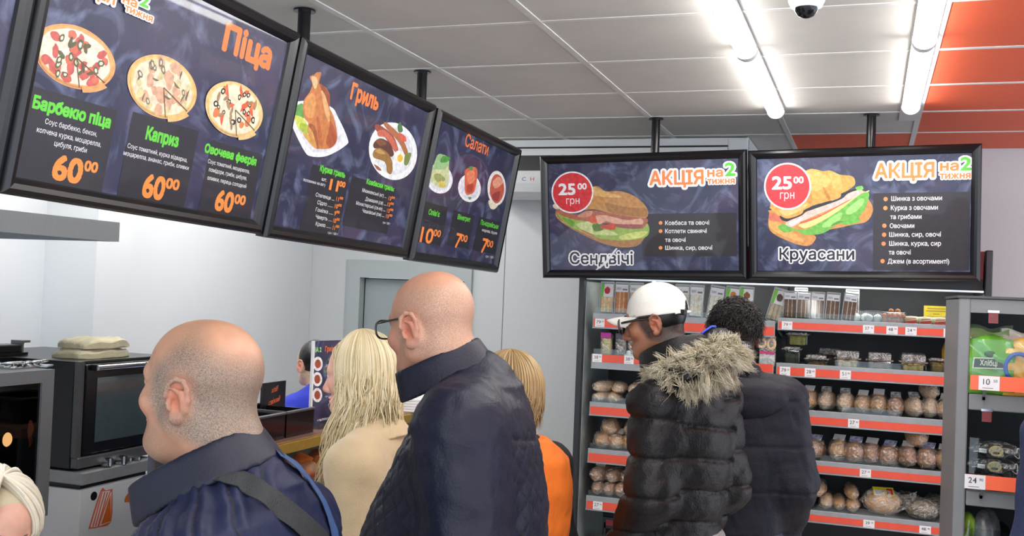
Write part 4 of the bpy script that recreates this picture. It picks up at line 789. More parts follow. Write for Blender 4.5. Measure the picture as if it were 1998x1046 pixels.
# ---------------------------------------------------------------- grey end shelf at the right
YG = 2.80
M_GND = mat('gondola_grey', (122, 126, 128), .4, var=.02); M_GDK = mat('gondola_dark', (70, 73, 76), .5); M_RAIL2 = mat('rail_bright_orange', (250, 108, 70), .4, var=.02)
gx0, gx1 = at_y(1870, 620, YG).x, at_y(1894, 620, YG).x; gr = gx0+1.0; gz = at_y(1900, 582, YG).z; gz2 = at_y(1900, 610, YG).z
end = thing('end_shelf', 'grey shop shelf with orange price rails cut by the right edge', 'shelf', (0, 0, 0))
for x in (gx0, gr-(gx1-gx0)): MB().box((x, YG, 0), (x+gx1-gx0, YG+.04, gz), 0, .004).build('upright', M_GND, end)
for x in (gx0, gr-.02): MB().box((x, YG+.04, 0), (x+.02, YG+.46, gz-.003)).build('side_panel', M_GND, end)
MB().box((gx0+.02, YG+.43, 0), (gr-.02, YG+.45, gz-.003)).build('back_panel', M_GDK, end)
MB().box((gx1, YG+.004, gz2), (gr-.03, YG+.03, gz-.002)).build('top_fascia', M_GND, end)
MB().box((gx0-.003, YG-.004, gz), (gr+.003, YG+.46, gz+.006)).build('top_cap', M_GDK, end)
GS = []
for (py0, py1, ry0, ry1, num, sup, tx) in ((768, 799, 730, 758, '10', '50', 1930), (958, 986, 922, 949, '24', '90', 1908), (1130, 1160, 1098, 1124, '31', '90', 1915)):
    z1, z0, r1, r0 = (at_y(1890, q, YG).z for q in (py0, py1, ry0, ry1)); GS.append(z1)
    o = MB().box((gx1+.001, YG-.006, z0), (gr-.03, YG+.428, z1), 0, .003).build('shelf', M_GND, end)
    m = MB(); m.box((gx1+.001, YG-.03, r0), (gr-.03, YG-.026, r1)); m.build('price_rail', M_RAIL2, o)
    for q in range(5): x = gx1+.03+q*.2; m = MB(); m.box((x, YG-.026, z1-.012), (x+.006, YG-.006, z1-.004)); m.box((x, YG-.026, min(z1-.012, r1)), (x+.006, YG-.022, r0+.01)); m.build('rail_bracket', M_GDK, o)
    MB().box((gx1+.004, YG-.024, r1-.01), (gr-.034, YG-.021, r1+.09)).build('front_guard', M_PLEXI, o)
    mb = MB(); tag_mesh(mb, at_y(tx, 745, YG-.031).x, YG-.031, (r0+r1)/2, num, sup, .047, .035); mb.build('price_tag', [M_TAG, M_INK], o, recalc=False)
for (px, py) in ((1938, 620), (1925, 812)):
    p = at_y(px, py, YG-.01); m = MB(); m.box((p.x-.011, YG-.014, p.z-.014), (p.x+.011, YG-.011, p.z+.012), 0); m.box((p.x-.013, YG-.016, p.z+.012), (p.x+.013, YG+.004, p.z+.018), 1); m.build('red_clip', [mat('clip_red', (120, 42, 44), .35), M_CHROME], end)
def crisp_pack(c, c2, seed, w=.12, h=.13, d=.07):
    t = thing('crispbread_pack', 'x', 'crispbread'); bm = bmesh.new(); bmesh.ops.create_cube(bm, size=1); bmesh.ops.subdivide_edges(bm, edges=bm.edges[:], cuts=9, use_grid_fill=True); R = random.Random(seed)
    for v in bm.verts:
        x, y, z = v.co; X_, Y_, Z_ = x*w, y*d, (z+.5)*h
        if z > .2: f = (z-.2)/.3; Y_ *= 1-.55*f; X_ *= 1-.04*f; Z_ += .006*math.sin(x*8+seed)*f
        k = .003*math.sin(9*x+11*z+seed)+.002*math.sin(23*z+13*y+seed*2); v.co = (X_+k, Y_+k*1.4*(1+2*max(0, z)), Z_)
    m = MB(); m.bm(bm, 0, None, True); o = m.build('pack', mat('pack_%02x%02x%02x' % c, c, .22, c2=c2, scale=14, coat=.5), t); return t
def on_shelf(o, px, y, z, rz, label, group): o.location = (at_y(px, 700, y).x, y, z); o.rotation_euler = (0, 0, rz); o['label'] = label; o['group'] = group; return o
g1 = crisp_pack((92, 168, 42), (120, 192, 66), 1, .122, .142); on_shelf(g1, 1925, YG+.045, GS[0]+.001, 0, 'green crispbread pack with a dark name badge on the grey end shelf', 'crispbread packs on the end shelf')
m = MB(); m.add([(-.036, -.0385, .062), (.038, -.0385, .064), (.036, -.0385, .092), (-.034, -.0385, .090)], [(0, 1, 2, 3)], 0); m.add([(-.033, -.0388, .065), (.035, -.0388, .067), (.033, -.0388, .089), (-.031, -.0388, .087)], [(0, 1, 2, 3)], 1); V, F = text_mesh('Хлібці', .03); q = .014/CAPH; w_ = V[:, 0].max(); m.add([((v[0]-w_/2)*q*.72+.001, -.0392, .071+v[1]*q) for v in V], F, 0); m.blob((.004, -.037, .1), (.014, .003, .008), 2)
m.build('name_badge', [mat('badge_cream', (226, 222, 196), .4), mat('badge_green_black', (32, 48, 28), .4), mat('badge_leaf', (54, 92, 34), .4)], g1, recalc=False)
g2 = crisp_pack((236, 168, 52), (248, 196, 96), 2, .12, .14); on_shelf(g2, 2010, YG+.045, GS[0]+.001, 0, 'orange crispbread pack with a blue swirl, cut by the right edge', 'crispbread packs on the end shelf')
m = MB(); m.tube([(-.03+.03*math.cos(a), -.0395, .07+.034*math.sin(a)) for a in np.arange(.6, 4.4, .3)], .005); m.build('blue_swirl', mat('swirl_blue', (40, 90, 190), .4), g2); m = MB(); m.tube([(-.05+.012*a, -.0395, .03+.01*math.sin(3*a)) for a in np.arange(0, 3, .25)], .003); m.build('script_mark', M_TAG, g2)
for i, (px, dy, c, c2, dz, l) in enumerate(((1918, .13, (110, 186, 58), (210, 226, 170), .012, 'green crispbread pack directly behind the badge pack'), (1925, .22, (126, 196, 74), (232, 236, 210), .02, 'green crispbread pack at the back of its row'), (2000, .13, (240, 230, 214), (250, 244, 230), .014, 'white topped pack behind the orange crispbread pack'))):
    on_shelf(crisp_pack(c, c2, 3+i, .12, .145+dz), px, YG+dy, GS[0]+.001, 0, l, 'crispbread packs on the end shelf')
def dark_pack():
    t = thing('dark_bread_pack', 'x', 'bread'); h = .023
    MB().blob((0, 0, h), (.062, .05, .022), noise=.05, seed=2, sub=3).build('loaf', mat('rye_dark', (38, 30, 28), .45, var=.3), t)
    m = MB(); P = spline([(-.06, .008), (-.045, .012), (0, .026), (.04, .016), (.056, .014), (.058, .032), (.064, .03), (.064, -.004), (.058, -.004), (.05, .006)], 4, False)
    m.tube([(x, -.046+abs(x)*.22, .012+z*.72) for x, z in P], .0014, 5); m.build('pack_outline', M_TAG, t)
    m = MB(); q = ring(0, .026, .02, .016, 18); m.add([(x, -.0505, z) for x, z in q], [tuple(range(18))], 0); m.add([(x*.5, -.051, .02+(z-.026)*.25) for x, z in q], [tuple(range(18))], 1); m.add([(-.046, -.043, .018), (-.026, -.0485, .018), (-.026, -.0485, .03), (-.046, -.043, .03)], [(0, 1, 2, 3)], 2)
    m.build('label', [mat('label_cream', (206, 186, 132), .5, var=.2, scale=150), mat('label_brown', (70, 50, 30), .5), M_TAG], t, recalc=False)
    film(t, (.064, .052, .0235), .0235, 17, False); return t
for i, (px, dz, l) in enumerate(((1939, 0, 'dark bread pack at the bottom of the left stack'), (1937, .039, 'dark bread pack in the middle of the left stack'), (1941, .078, 'dark bread pack on top of the left stack'), (2022, 0, 'dark bread pack at the bottom of the right stack, by the right edge'), (2026, .039, 'dark bread pack on top of the right stack, by the right edge'))):
    place('dark', dark_pack, (at_y(px, 880, YG+.06).x, YG+.065, GS[1]+.0015+dz), rnd.uniform(-.04, .04), l, 'dark bread packs on the end shelf', .84)
for i, (px, dz, l) in enumerate(((1945, 0, 'dark bread pack hidden behind the left stack'), (2030, 0, 'dark bread pack hidden behind the right stack'))):
    place('dark', dark_pack, (at_y(px, 880, YG+.2).x, YG+.2, GS[1]+.0015+dz), 0, l, 'dark bread packs on the end shelf', .84)
for px, c, c2, s, l in ((1885, (40, 60, 34), (150, 190, 60), (.034, .05, .075), 'green and black bag at the left of the lowest end shelf'), (1922, (120, 122, 124), (40, 42, 44), (.04, .05, .08), 'silver and black bag on the lowest end shelf')):
    t = thing('snack_bag', l, 'bag', (at_y(px, 1020, YG+.07).x, YG+.075, GS[2]+.001)); MB().blob((0, 0, s[2]), s, noise=.12, seed=px, sub=3).build('bag', mat('bag_%d' % px, c, .25, c2=c2, scale=24), t)
t = thing('black_bag', 'crumpled black bag lying behind the silver bag', 'bag', (at_y(1945, 1000, YG+.2).x, YG+.2, GS[2]+.001)); MB().blob((0, 0, .06), (.05, .05, .05), noise=.2, seed=5, sub=3).build('bag', mat('bag_black', (22, 22, 24), .4), t)

# ---------------------------------------------------------------- serving counter
XN = -1.95; ctop = at_x(600, 852, XN).z; cy0, cy1 = 2.92, 5.2
cnt = thing('serving_counter', 'glass fronted serving counter with a brass edge behind the queue', 'counter', (0, 0, 0))
MB().box((-2.32, cy0, 0), (XN-.03, cy1, .72)).build('base', mat('counter_base', (60, 62, 66), .4), cnt)
MB().box((-2.32, cy0, ctop-.035), (XN-.002, cy1, ctop)).build('worktop', mat('counter_top', (150, 112, 92), .3, var=.1), cnt)
MB().box((XN-.006, cy0, ctop-.042), (XN+.012, cy1, ctop-.003), 0, .003).build('brass_edge', mat('brass', (176, 146, 64), .35, .55, var=.05), cnt)
MB().box((XN-.012, cy0+.01, .72), (XN-.006, cy1-.01, ctop-.042)).build('front_glass', M_PLEXI, cnt)
sz = at_x(600, 934, -2.12).z
MB().box((-2.29, cy0+.02, sz-.012), (XN-.04, cy1-.02, sz)).build('glass_shelf', mat('shelf_steel', (120, 122, 124), .25, .6), cnt)
MB().box((-2.29, cy0+.002, .72), (XN-.04, cy0+.008, ctop-.036)).build('side_glass', M_PLEXI, cnt)
MB().box((-2.32, cy0, .72), (-2.30, cy1, ctop-.035)).build('back_panel', mat('counter_back', (84, 86, 98), .3), cnt)
for y in (cy0+.02, 3.6, cy1-.03): MB().box((XN-.05, y, .72), (XN-.03, y+.014, ctop-.036)).build('upright', M_STEEL, cnt)
R_ = random.Random(12); k = 0
M_PAST = mat('pastry_orange', (214, 116, 48), .45, c2=(150, 74, 34), scale=24); M_PAST2 = mat('pastry_brown', (150, 86, 48), .5, c2=(96, 54, 32), scale=24)
for px, py in ((520, 930), (545, 930), (572, 930), (598, 930), (625, 930), (655, 930), (684, 930), (560, 915), (590, 915), (620, 915), (650, 915)):
    up = py < 920; X = -2.06-(.13 if up else .0)-R_.uniform(0, .03); y = at_x(px, py, X).y
    t = thing('fried_pastry', ('orange' if k % 2 == 0 else 'brown')+' fried pastry in the counter, '+('back' if up else 'front')+' row, '+nth(k if not up else k-7)+' from the dark jacket', 'pastry', (X, y, sz+.0008), R_.uniform(0, 3), 'fried pastries in the counter')
    mb = MB().blob((0, 0, .042), (.062, .05, .043), noise=.12, seed=k, sub=3); mb.v = [(x_, y_, max(z_, 0)) for x_, y_, z_ in mb.v]; mb.build('crust', M_PAST if k % 2 == 0 else M_PAST2, t); k += 1
MB().box((XN-.06, cy0+.05, ctop-.05), (XN-.035, cy1-.05, ctop-.037)).build('case_lamp', mat('counter_lamp', (255, 236, 205), .4, var=0, emit=6), cnt)  # unseen strip added to lighten the pastries inside
p = at_x(662, 925, -1.99); t = thing('price_card', 'small black card with white chalk writing among the pastries', 'sign', (p.x, p.y, sz), 1.2)
m = MB(); m.add([(-.07, 0, .05), (.07, 0, .05), (.07, .02, .15), (-.07, .02, .15)], [(0, 1, 2, 3)]); m.box((-.005, .002, 0), (.005, .008, .06)); m.build('card', M_BLACK, t, recalc=False)
m = MB()
for i in range(3): m.tube([(-.05+.01*j, -.002+(.012-.006*i)+.004, .125-.025*i+.006*math.sin(j*2.3+i)) for j in range(11)], .0016, 4)
m.build('chalk_writing', M_TAG, t)
# black trays, clear tray, chalk sign, menu stand, bottle on the counter
def bin_(a, b, label):
    p0, p1 = at_x(a, 845, XN-.04), at_x(b, 845, XN-.04); t = thing('black_tray', label, 'tray', (XN-.04, (p0.y+p1.y)/2, ctop+.0005), 0, 'black trays on the counter'); l = (p1.y-p0.y)/2-.004; h = .088; m = MB(); w = -.24
    for lo, hi in (((w, -l, 0), (0, l, .006)), ((-.008, -l, .006), (0, l, h)), ((w, -l, .006), (w+.008, l, h)), ((w+.008, -l, .006), (-.008, -l+.008, h)), ((w+.008, l-.008, .006), (-.008, l, h))): m.box(lo, hi)
    m.build('tray', mat('tray_black', (15, 15, 17), .22, coat=.4), t); m = MB(); m.box((-.012, -l-.002, h), (.006, l+.002, h+.008), 0, .002); m.box((w-.006, -l-.002, h), (w+.012, l+.002, h+.008), 0, .002); m.box((w, -l-.002, h), (0, -l+.01, h+.008)); m.build('rim', mat('rim_grey', (70, 72, 78), .3), t)
bin_(478, 556, 'black tray on the counter nearer the bald head'); bin_(557, 612, 'black tray on the counter beside the menu stand')
p0 = at_x(622, 835, XN-.03); t = thing('clear_tray', 'low clear plastic tray on the counter beside the black tray', 'tray', (XN-.15, p0.y+.2, ctop+.0005)); m = MB(); m.box((-.1, -.16, 0), (.1, .16, .004)); m.box((.094, -.16, .004), (.1, .16, .035)); m.box((-.1, -.16, .004), (-.094, .16, .035)); m.box((-.1, -.16, .004), (.1, -.154, .035)); m.build('tray', M_CLEAR, t); m = MB(); m.box((.090, -.162, .035), (.104, .162, .04)); m.build('rim', M_FILM, t)
BLs, BRs = at_x(518, 792, -2.2), at_x(546, 788, -2.2)
t = thing('chalk_sign', 'small black sign with orange handwriting behind the black trays', 'sign', (-2.2, (BLs.y+BRs.y)/2, ctop+.0005), math.pi/2); hh = at_x(535, 745, -2.2).z-ctop
m = MB(); w2 = .085; m.box((-w2, -.004, 0), (w2, .004, hh), 0, .002); m.build('board', M_BLACK, t)
for txt, z, sw in (('хліб', .75, .05), ('свіжий', .48, .06), ('щодня', .2, .055)):
    V, F = text_mesh(txt, .02, 20); s_ = .022/CAPH; w_ = V[:, 0].max(); MB().add([((v[0]-w_/2)*s_*.8+v[1]*s_*.3, -.0045, hh*z+v[1]*s_+v[0]*s_*.12) for v in V], F).build('handwriting', mat('chalk_orange', (240, 110, 60), .6), t, recalc=False)
q0, q1 = at_y(607, 815, 3.62), at_y(684, 812, 3.86); zz_ = ctop+.001
Ms = Board(Vector((q0.x, q0.y, zz_)), Vector((q1.x, q1.y, zz_)), Vector((q0.x, q0.y, at_y(607, 665, 3.62).z)), 'dark grill menu stand with three plates on the counter'); Ms.root.name = 'menu_stand'; del Ms.root['group']; Ms.root['category'] = 'menu stand'
MB().box((0, 0, -.006), (Ms.W, Ms.H, 0)).build('panel', M_POSTER, Ms.root); MB().box((-.008, 0, -.008), (0, Ms.H, .004)).build('edge_strip', mat('edge_white', (226, 228, 230), .3), Ms.root)
Ms.art('plate_picture', [(c, [Ms.uv(x, y) for x, y in ring(cx, cy, 9.5*k, 14*k, 20)], False) for cx, cy in ((620, 710), (619, 740), (619, 771)) for c, k in (((234, 234, 234), 1), ((160, 72, 42), .62))], uvspace=True)
Ms.text([('НА 2', 611, 687, 627, 9)], 'offer_lettering', pmat((150, 220, 130)), .05); Ms.text([('Гриль', 634, 686, 653, 10)], 'title_lettering', pmat((236, 110, 50)), .04)
Ms.text([('Курка гриль', 640, 704, 662, 4), ('Стегенце', 632, 727, 652, 4), ('Ковбаски', 636, 762, 656, 4)], 'name_lettering', GRN, .03); Ms.text([('половинки', 636, 714, 652, 4), ('на вагу', 642, 740, 650, 3), ('грн / 100 г', 634, 775, 652, 3)], 'description_lettering', WHT, .0)
p = at_x(662, 826, -2.02); t = thing('squeeze_bottle', 'white and blue bottle with an orange cap in front of the menu stand', 'bottle', (p.x, p.y, ctop+.0005)); MB().lathe([(0, 0), (.018, 0), (.02, .02), (.017, .06), (.006, .085), (.006, .09)], 18).build('bottle', M_WHITE, t); MB().lathe([(.0075, .086), (.007, .1), (.003, .125), (0, .126)], 14).build('cap', mat('cap_orange', (226, 110, 50), .4), t); MB().lathe([(.0205, .012), (.0206, .02), (.0178, .058)], 18).build('label', mat('label_deep_blue', (40, 60, 180), .4), t)
p = at_x(803, 795, -2.0); t = thing('paper_stack', 'small stack of white paper bags at the far end of the counter', 'paper bags', (p.x, p.y, ctop+.0005), .3); m = MB()
for i in range(5): m.box((-.09, -.12, i*.012), (.09, .12, i*.012+.0115), 0, .003, Matrix.Rotation(.05*(i-2), 4, 'Z'))
m.build('bags', M_TAG, t)

# ---------------------------------------------------------------- ovens, cabinet, hood
XO1, XO2 = -2.60, -2.95
M_OV = mat('oven_steel', (118, 122, 126), .38, .5, stretch=(1, 30, 1)); M_OVD = mat('oven_black', (16, 17, 19), .3); M_GL = mat('oven_glass', (14, 16, 20), .06, coat=1.0); M_GL2 = mat('oven_glass_grey', (62, 76, 80), .1, coat=1.0)
ye = at_x(95, 850, XO1).y; z1 = at_x(90, 721, XO1).z; z0 = at_x(95, 1003, XO1).z; ys_ = ye-.85
ov = thing('convection_oven', 'steel oven with its lamp glowing behind dark glass, at the left edge', 'oven', (0, 0, 0))
MB().box((XO1-.65, ys_, z0), (XO1-.012, ye, z1), 0, .006).build('body', M_OV, ov)
gy1 = at_x(72, 850, XO1).y; gz1 = at_x(72, 747, XO1).z; fw = .06
o = MB()
for lo, hi in (((XO1-.012, ys_, z0), (XO1+.012, ys_+fw, z1)), ((XO1-.012, gy1, z0), (XO1+.012, ye, z1)), ((XO1-.012, ys_+fw, gz1), (XO1+.012, gy1, z1)), ((XO1-.012, ys_+fw, z0), (XO1+.012, gy1, z0+.05))): o.box(lo, hi)
dr_ = o.build('door', M_OV, ov); MB().box((XO1-.01, ys_+fw, z0+.05), (XO1+.004, gy1, gz1)).build('glass', glassy('oven_door_glass', (60, 62, 70), .04, .05), dr_)
m = MB(); m.box((XO1-.0112, ys_+fw, z0+.05), (XO1-.0105, gy1, gz1)); m.build('cavity', mat('oven_cavity', (12, 12, 16), .4), ov)
m = MB(); m.cyl((XO1+.04, ys_+.03, z0+.1), (XO1+.04, ys_+.03, z1-.1), .011); m.build('door_handle', M_CHROME, dr_)
p = at_x(16, 858, XO1-.006); m = MB(); m.blob((XO1-.020, p.y, p.z), (.022, .022, .026), sub=3); m.build('lamp', mat('oven_lamp', (255, 190, 110), .4, var=0, emit=14), ov)
for q in ((60, 838, .012, .03, 3.0), (60, 860, .008, .02, 1.2)): pp = at_x(q[0], q[1], XO1-.006); MB().blob((XO1-.007, pp.y, pp.z), (.002, q[2], q[3]), noise=.2, seed=int(q[0])).build('lamp_glint', mat('oven_glint_%d' % (q[4]*10), (200, 110, 70), .4, var=0, emit=q[4]*.25), ov)  # the lamp's glints on the glass, put in as small glowing blobs
MB().box((XO1-.6, ys_+.03, 0), (XO1-.03, ye-.01, z0)).build('stand', M_OVD, ov)
for i, (px, py, w, l_) in enumerate(((20, 715, .05, 'steel oven rack parts lying at the left edge of the steel oven top'), (62, 713, .04, 'folded steel tongs lying at the right of the steel oven top'))):
    p = at_x(px, 716, XO1-.12); t = thing('oven_utensil', l_, 'kitchen tool', (p.x, p.y, z1+.0005), .5*i, 'steel utensils on the oven'); m = MB()
    for j in range(4): m.tube([(-.05+.02*j, -w, .006+.004*j), (-.04+.03*j, 0, .012+.003*j), (-.06+.02*j, w*1.3, .006)], .005, 6)
    m.box((-.07, -w, 0), (.06, w, .005)); m.build('utensil', M_CHROME, t)
# second oven on its white cabinet
y0_ = at_x(150, 800, XO2).y; y1_ = at_x(330, 800, XO2).y; zt = at_x(160, 706, XO2).z; zb = at_x(150, 920, XO2).z
ov2 = thing('bake_oven', 'black oven with grey glass door on the white cabinet', 'oven', (0, 0, 0))
MB().box((XO2-.72, y0_, zb+.008), (XO2-.02, y1_, zt), 0, .005).build('body', M_OVD, ov2)
zc = at_x(150, 893, XO2).z; ypx = lambda px: at_x(px, 800, XO2).y
d2 = MB().box((XO2-.02, ypx(161), zc+.006), (XO2+.012, y1_-.02, zt-.012), 0, .006).build('door', mat('oven_door_black', (14, 15, 18), .25), ov2)
MB().box((XO2-.02, y0_, zc), (XO2+.004, ypx(160), zt)).build('side_trim', mat('trim_grey', (84, 86, 88), .35, .3), ov2)
MB().box((XO2+.0125, ypx(182), at_x(182, 862, XO2).z), (XO2+.014, y1_-.05, at_x(182, 737, XO2).z)).build('glass', M_GL2, d2)
m = MB(); hz_ = at_x(170, 717, XO2).z; m.cyl((XO2+.045, ypx(168), hz_), (XO2+.045, y1_-.04, hz_), .011); m.build('door_handle', M_CHROME, d2)
m = MB()
for px in (172, 318): m.box((XO2+.012, ypx(px)-.012, hz_-.012), (XO2+.045, ypx(px)+.012, hz_+.012), 0, .003)
m.build('handle_bracket', M_BLACK, d2)
pn = MB().box((XO2-.02, y0_, zb+.012), (XO2+.016, y1_, zc), 0, .004).build('control_panel', mat('panel_grey', (92, 95, 97), .35, .4), ov2)
for px, r in ((205, .022), (232, .024), (245, .010), (262, .010)):
    p = at_x(px, 901-(px-205)*.13, XO2+.016); m = MB(); m.cyl((XO2+.014, p.y, p.z), (XO2+.045, p.y, p.z), r, r*.85, 20); m.box((XO2+.045, p.y-.003, p.z-r*.7), (XO2+.05, p.y+.003, p.z+r*.7)); m.build('knob', M_CHROME, pn)
for y in (y0_+.06, y1_-.06): MB().cyl((XO2-.1, y, zb), (XO2-.1, y, zb+.012), .03).build('foot', M_BLACK, ov2)
cbn = thing('white_cabinet', 'white cabinet with orange sandwich and croissant drawings under the black oven', 'cabinet', (0, 0, 0)); XCb = XO2+.03; zw = zb-.05
yc0, yc1 = at_x(100, 920, XCb).y, at_x(300, 930, XCb).y; yc0 = at_x(157, 960, XCb).y
MB().box((XO2-.7, yc0-.01, zw), (XCb+.015, yc1, zb-.001), 0, .004).build('worktop', mat('worktop_grey', (150, 154, 156), .35, .3), cbn)
MB().box((XO2-.68, yc0, .08), (XCb, yc1-.01, zw-.022), 0, .003).build('body', M_WHITE, cbn); MB().box((XO2-.66, yc0+.02, zw-.022), (XCb-.02, yc1-.03, zw)).build('shadow_gap', M_BLACK, cbn); MB().box((XO2-.62, yc0+.03, 0), (XCb-.05, yc1-.04, .08)).build('plinth', M_BLACK, cbn)
p = at_x(183, 968, XCb); m = MB(); m.cyl((XCb-.001, p.y, p.z), (XCb+.001, p.y, p.z), .018); m.build('cable_hole', M_BLACK, cbn)
def cpoly(name, layers):
    mb = MB(); ms = []
    for i, (c, pts) in enumerate(layers):
        mm = mat('sticker_%02x%02x%02x' % c, c, .5, var=.03); ms.append(mm) if mm not in ms else None
        P = [(XCb+.0006+.0002*i, *at_x(100+x*.1396, 900+y*.1396, XCb)[1:]) for x, y in pts]; mb.add(P, [tuple(range(len(P)))], ms.index(mm))
    mb.build(name, ms, cbn, recalc=False)
o1, o2_, w3 = (226, 112, 84), (222, 108, 30), (246, 232, 226)
cpoly('sandwich_drawing', [(o1, spline([(690, 405), (760, 408), (840, 392), (855, 420), (835, 850), (660, 925), (530, 945), (525, 920)], 3)), (w3, [(700, 425), (820, 412), (640, 915), (545, 925)])]+[(o1, [(700+k*38, 430), (716+k*38, 428), (590+k*35, 915-k*4), (570+k*35, 918-k*4)]) for k in range(3)]+[(w3, [(826, 430), (838, 430), (826, 845), (665, 908)]), (o2_, [(824, 460), (828, 838), (690, 885)])])
cpoly('croissant_drawing', [(o2_, spline([(1022, 570), (1035, 500), (1090, 445), (1100, 560), (1060, 572)], 3)), (o2_, spline([(1098, 440), (1130, 410), (1170, 420), (1165, 500), (1110, 560)], 3)), (o2_, spline([(1180, 450), (1240, 440), (1300, 480), (1260, 520), (1170, 510)], 3)), (o2_, spline([(1280, 480), (1340, 520), (1340, 570), (1290, 540)], 3))])
# folded cloths, black tool on the ovens
for i in range(2):
    p = at_x(178, 702, XO2-.16); t = thing('folded_cloth', ('lower','upper')[i]+' of two cream cloths folded on the black oven', 'cloth', (p.x, p.y+.015*i, zt+.001+i*.04), 0, 'folded cloths on the oven')
    bm = bmesh.new(); bmesh.ops.create_cube(bm, size=1); bmesh.ops.subdivide_edges(bm, edges=bm.edges[:], cuts=11, use_grid_fill=True)
    for v in bm.verts:
        x, y, z = v.co; r = 1-.5*max(0, abs(y)-.38)**1.2*6; X_, Y_ = x*.2*(1-.25*abs(2*y)**4), y*(.30-.03*i); Z_ = (z+.5)*.040*(1-.55*abs(2*y)**5)*(1-.3*abs(2*x)**6)
        if z > -.45: Z_ += .004*math.sin(13*y+3*i+4*x)+.003*math.sin(25*x+7*y)
        v.co = (X_, Y_+.006*math.sin(9*x), max(0, Z_))
    MB().bm(bm, 0, None, True).build('cloth', mat('cloth_cream', (214, 206, 170), .9, var=.08, bump=.4, bscale=300, sheen=.3), t)
p = at_x(14, 697, XO2-.42); t = thing('label_printer', 'black metal clamp tool standing on the oven at the left edge', 'kitchen tool', (p.x, p.y, zt+.001)); 
MB().box((XO2-.72, ys_, zt-.03), (XO2-.33, y0_-.0, zt-.001)).build('rear_shelf', M_OVD, ov2)
m = MB(); m.box((-.05, -.2, .0), (.05, .06, .012)); m.box((-.04, -.2, .012), (.04, .035, .045), 0, .006); m.build('body', M_BLACK, t); m = MB(); m.box((-.03, .045, .012), (.03, .055, .06)); m.box((-.03, .055, .05), (.03, .09, .06)); m.tube([(.0, .03, .02), (0, .07, .03), (0, .08, .05)], .007); m.build('clamp', M_STEEL, t)
XH = -2.95; hb, ht, hy = at_x(233, 472, XH).z, at_x(233, 437, XH).z, at_x(233, 455, XH).y
hd = thing('extractor_hood', 'brushed steel extractor hood above the ovens, under the pizza board', 'hood', (0, 0, 0))
m = MB(); y00 = hy-2.2
m.box((XH-.012, y00, hb), (XH, hy, ht)); m.box((XL+.001, hy-.012, hb), (XH-.012, hy, ht)); m.box((XL+.001, y00, hb), (XH-.012, y00+.012, ht)); m.box((XL+.001, y00, ht), (XH, hy, ht+.006)); m.build('canopy', mat('hood_steel', (176, 180, 182), .5, .35, stretch=(1, 30, 1)), hd)
MB().box((XL+.01, y00+.02, hb+.045), (XH-.02, hy-.02, hb+.05)).build('filter', mat('filter_dark', (52, 54, 58), .4, .4), hd)
m = MB(); m.box((XL+.2, hy-1.4, ht+.006), (XL+.6, hy-.9, CEIL)); m.build('duct', M_STEEL, hd)
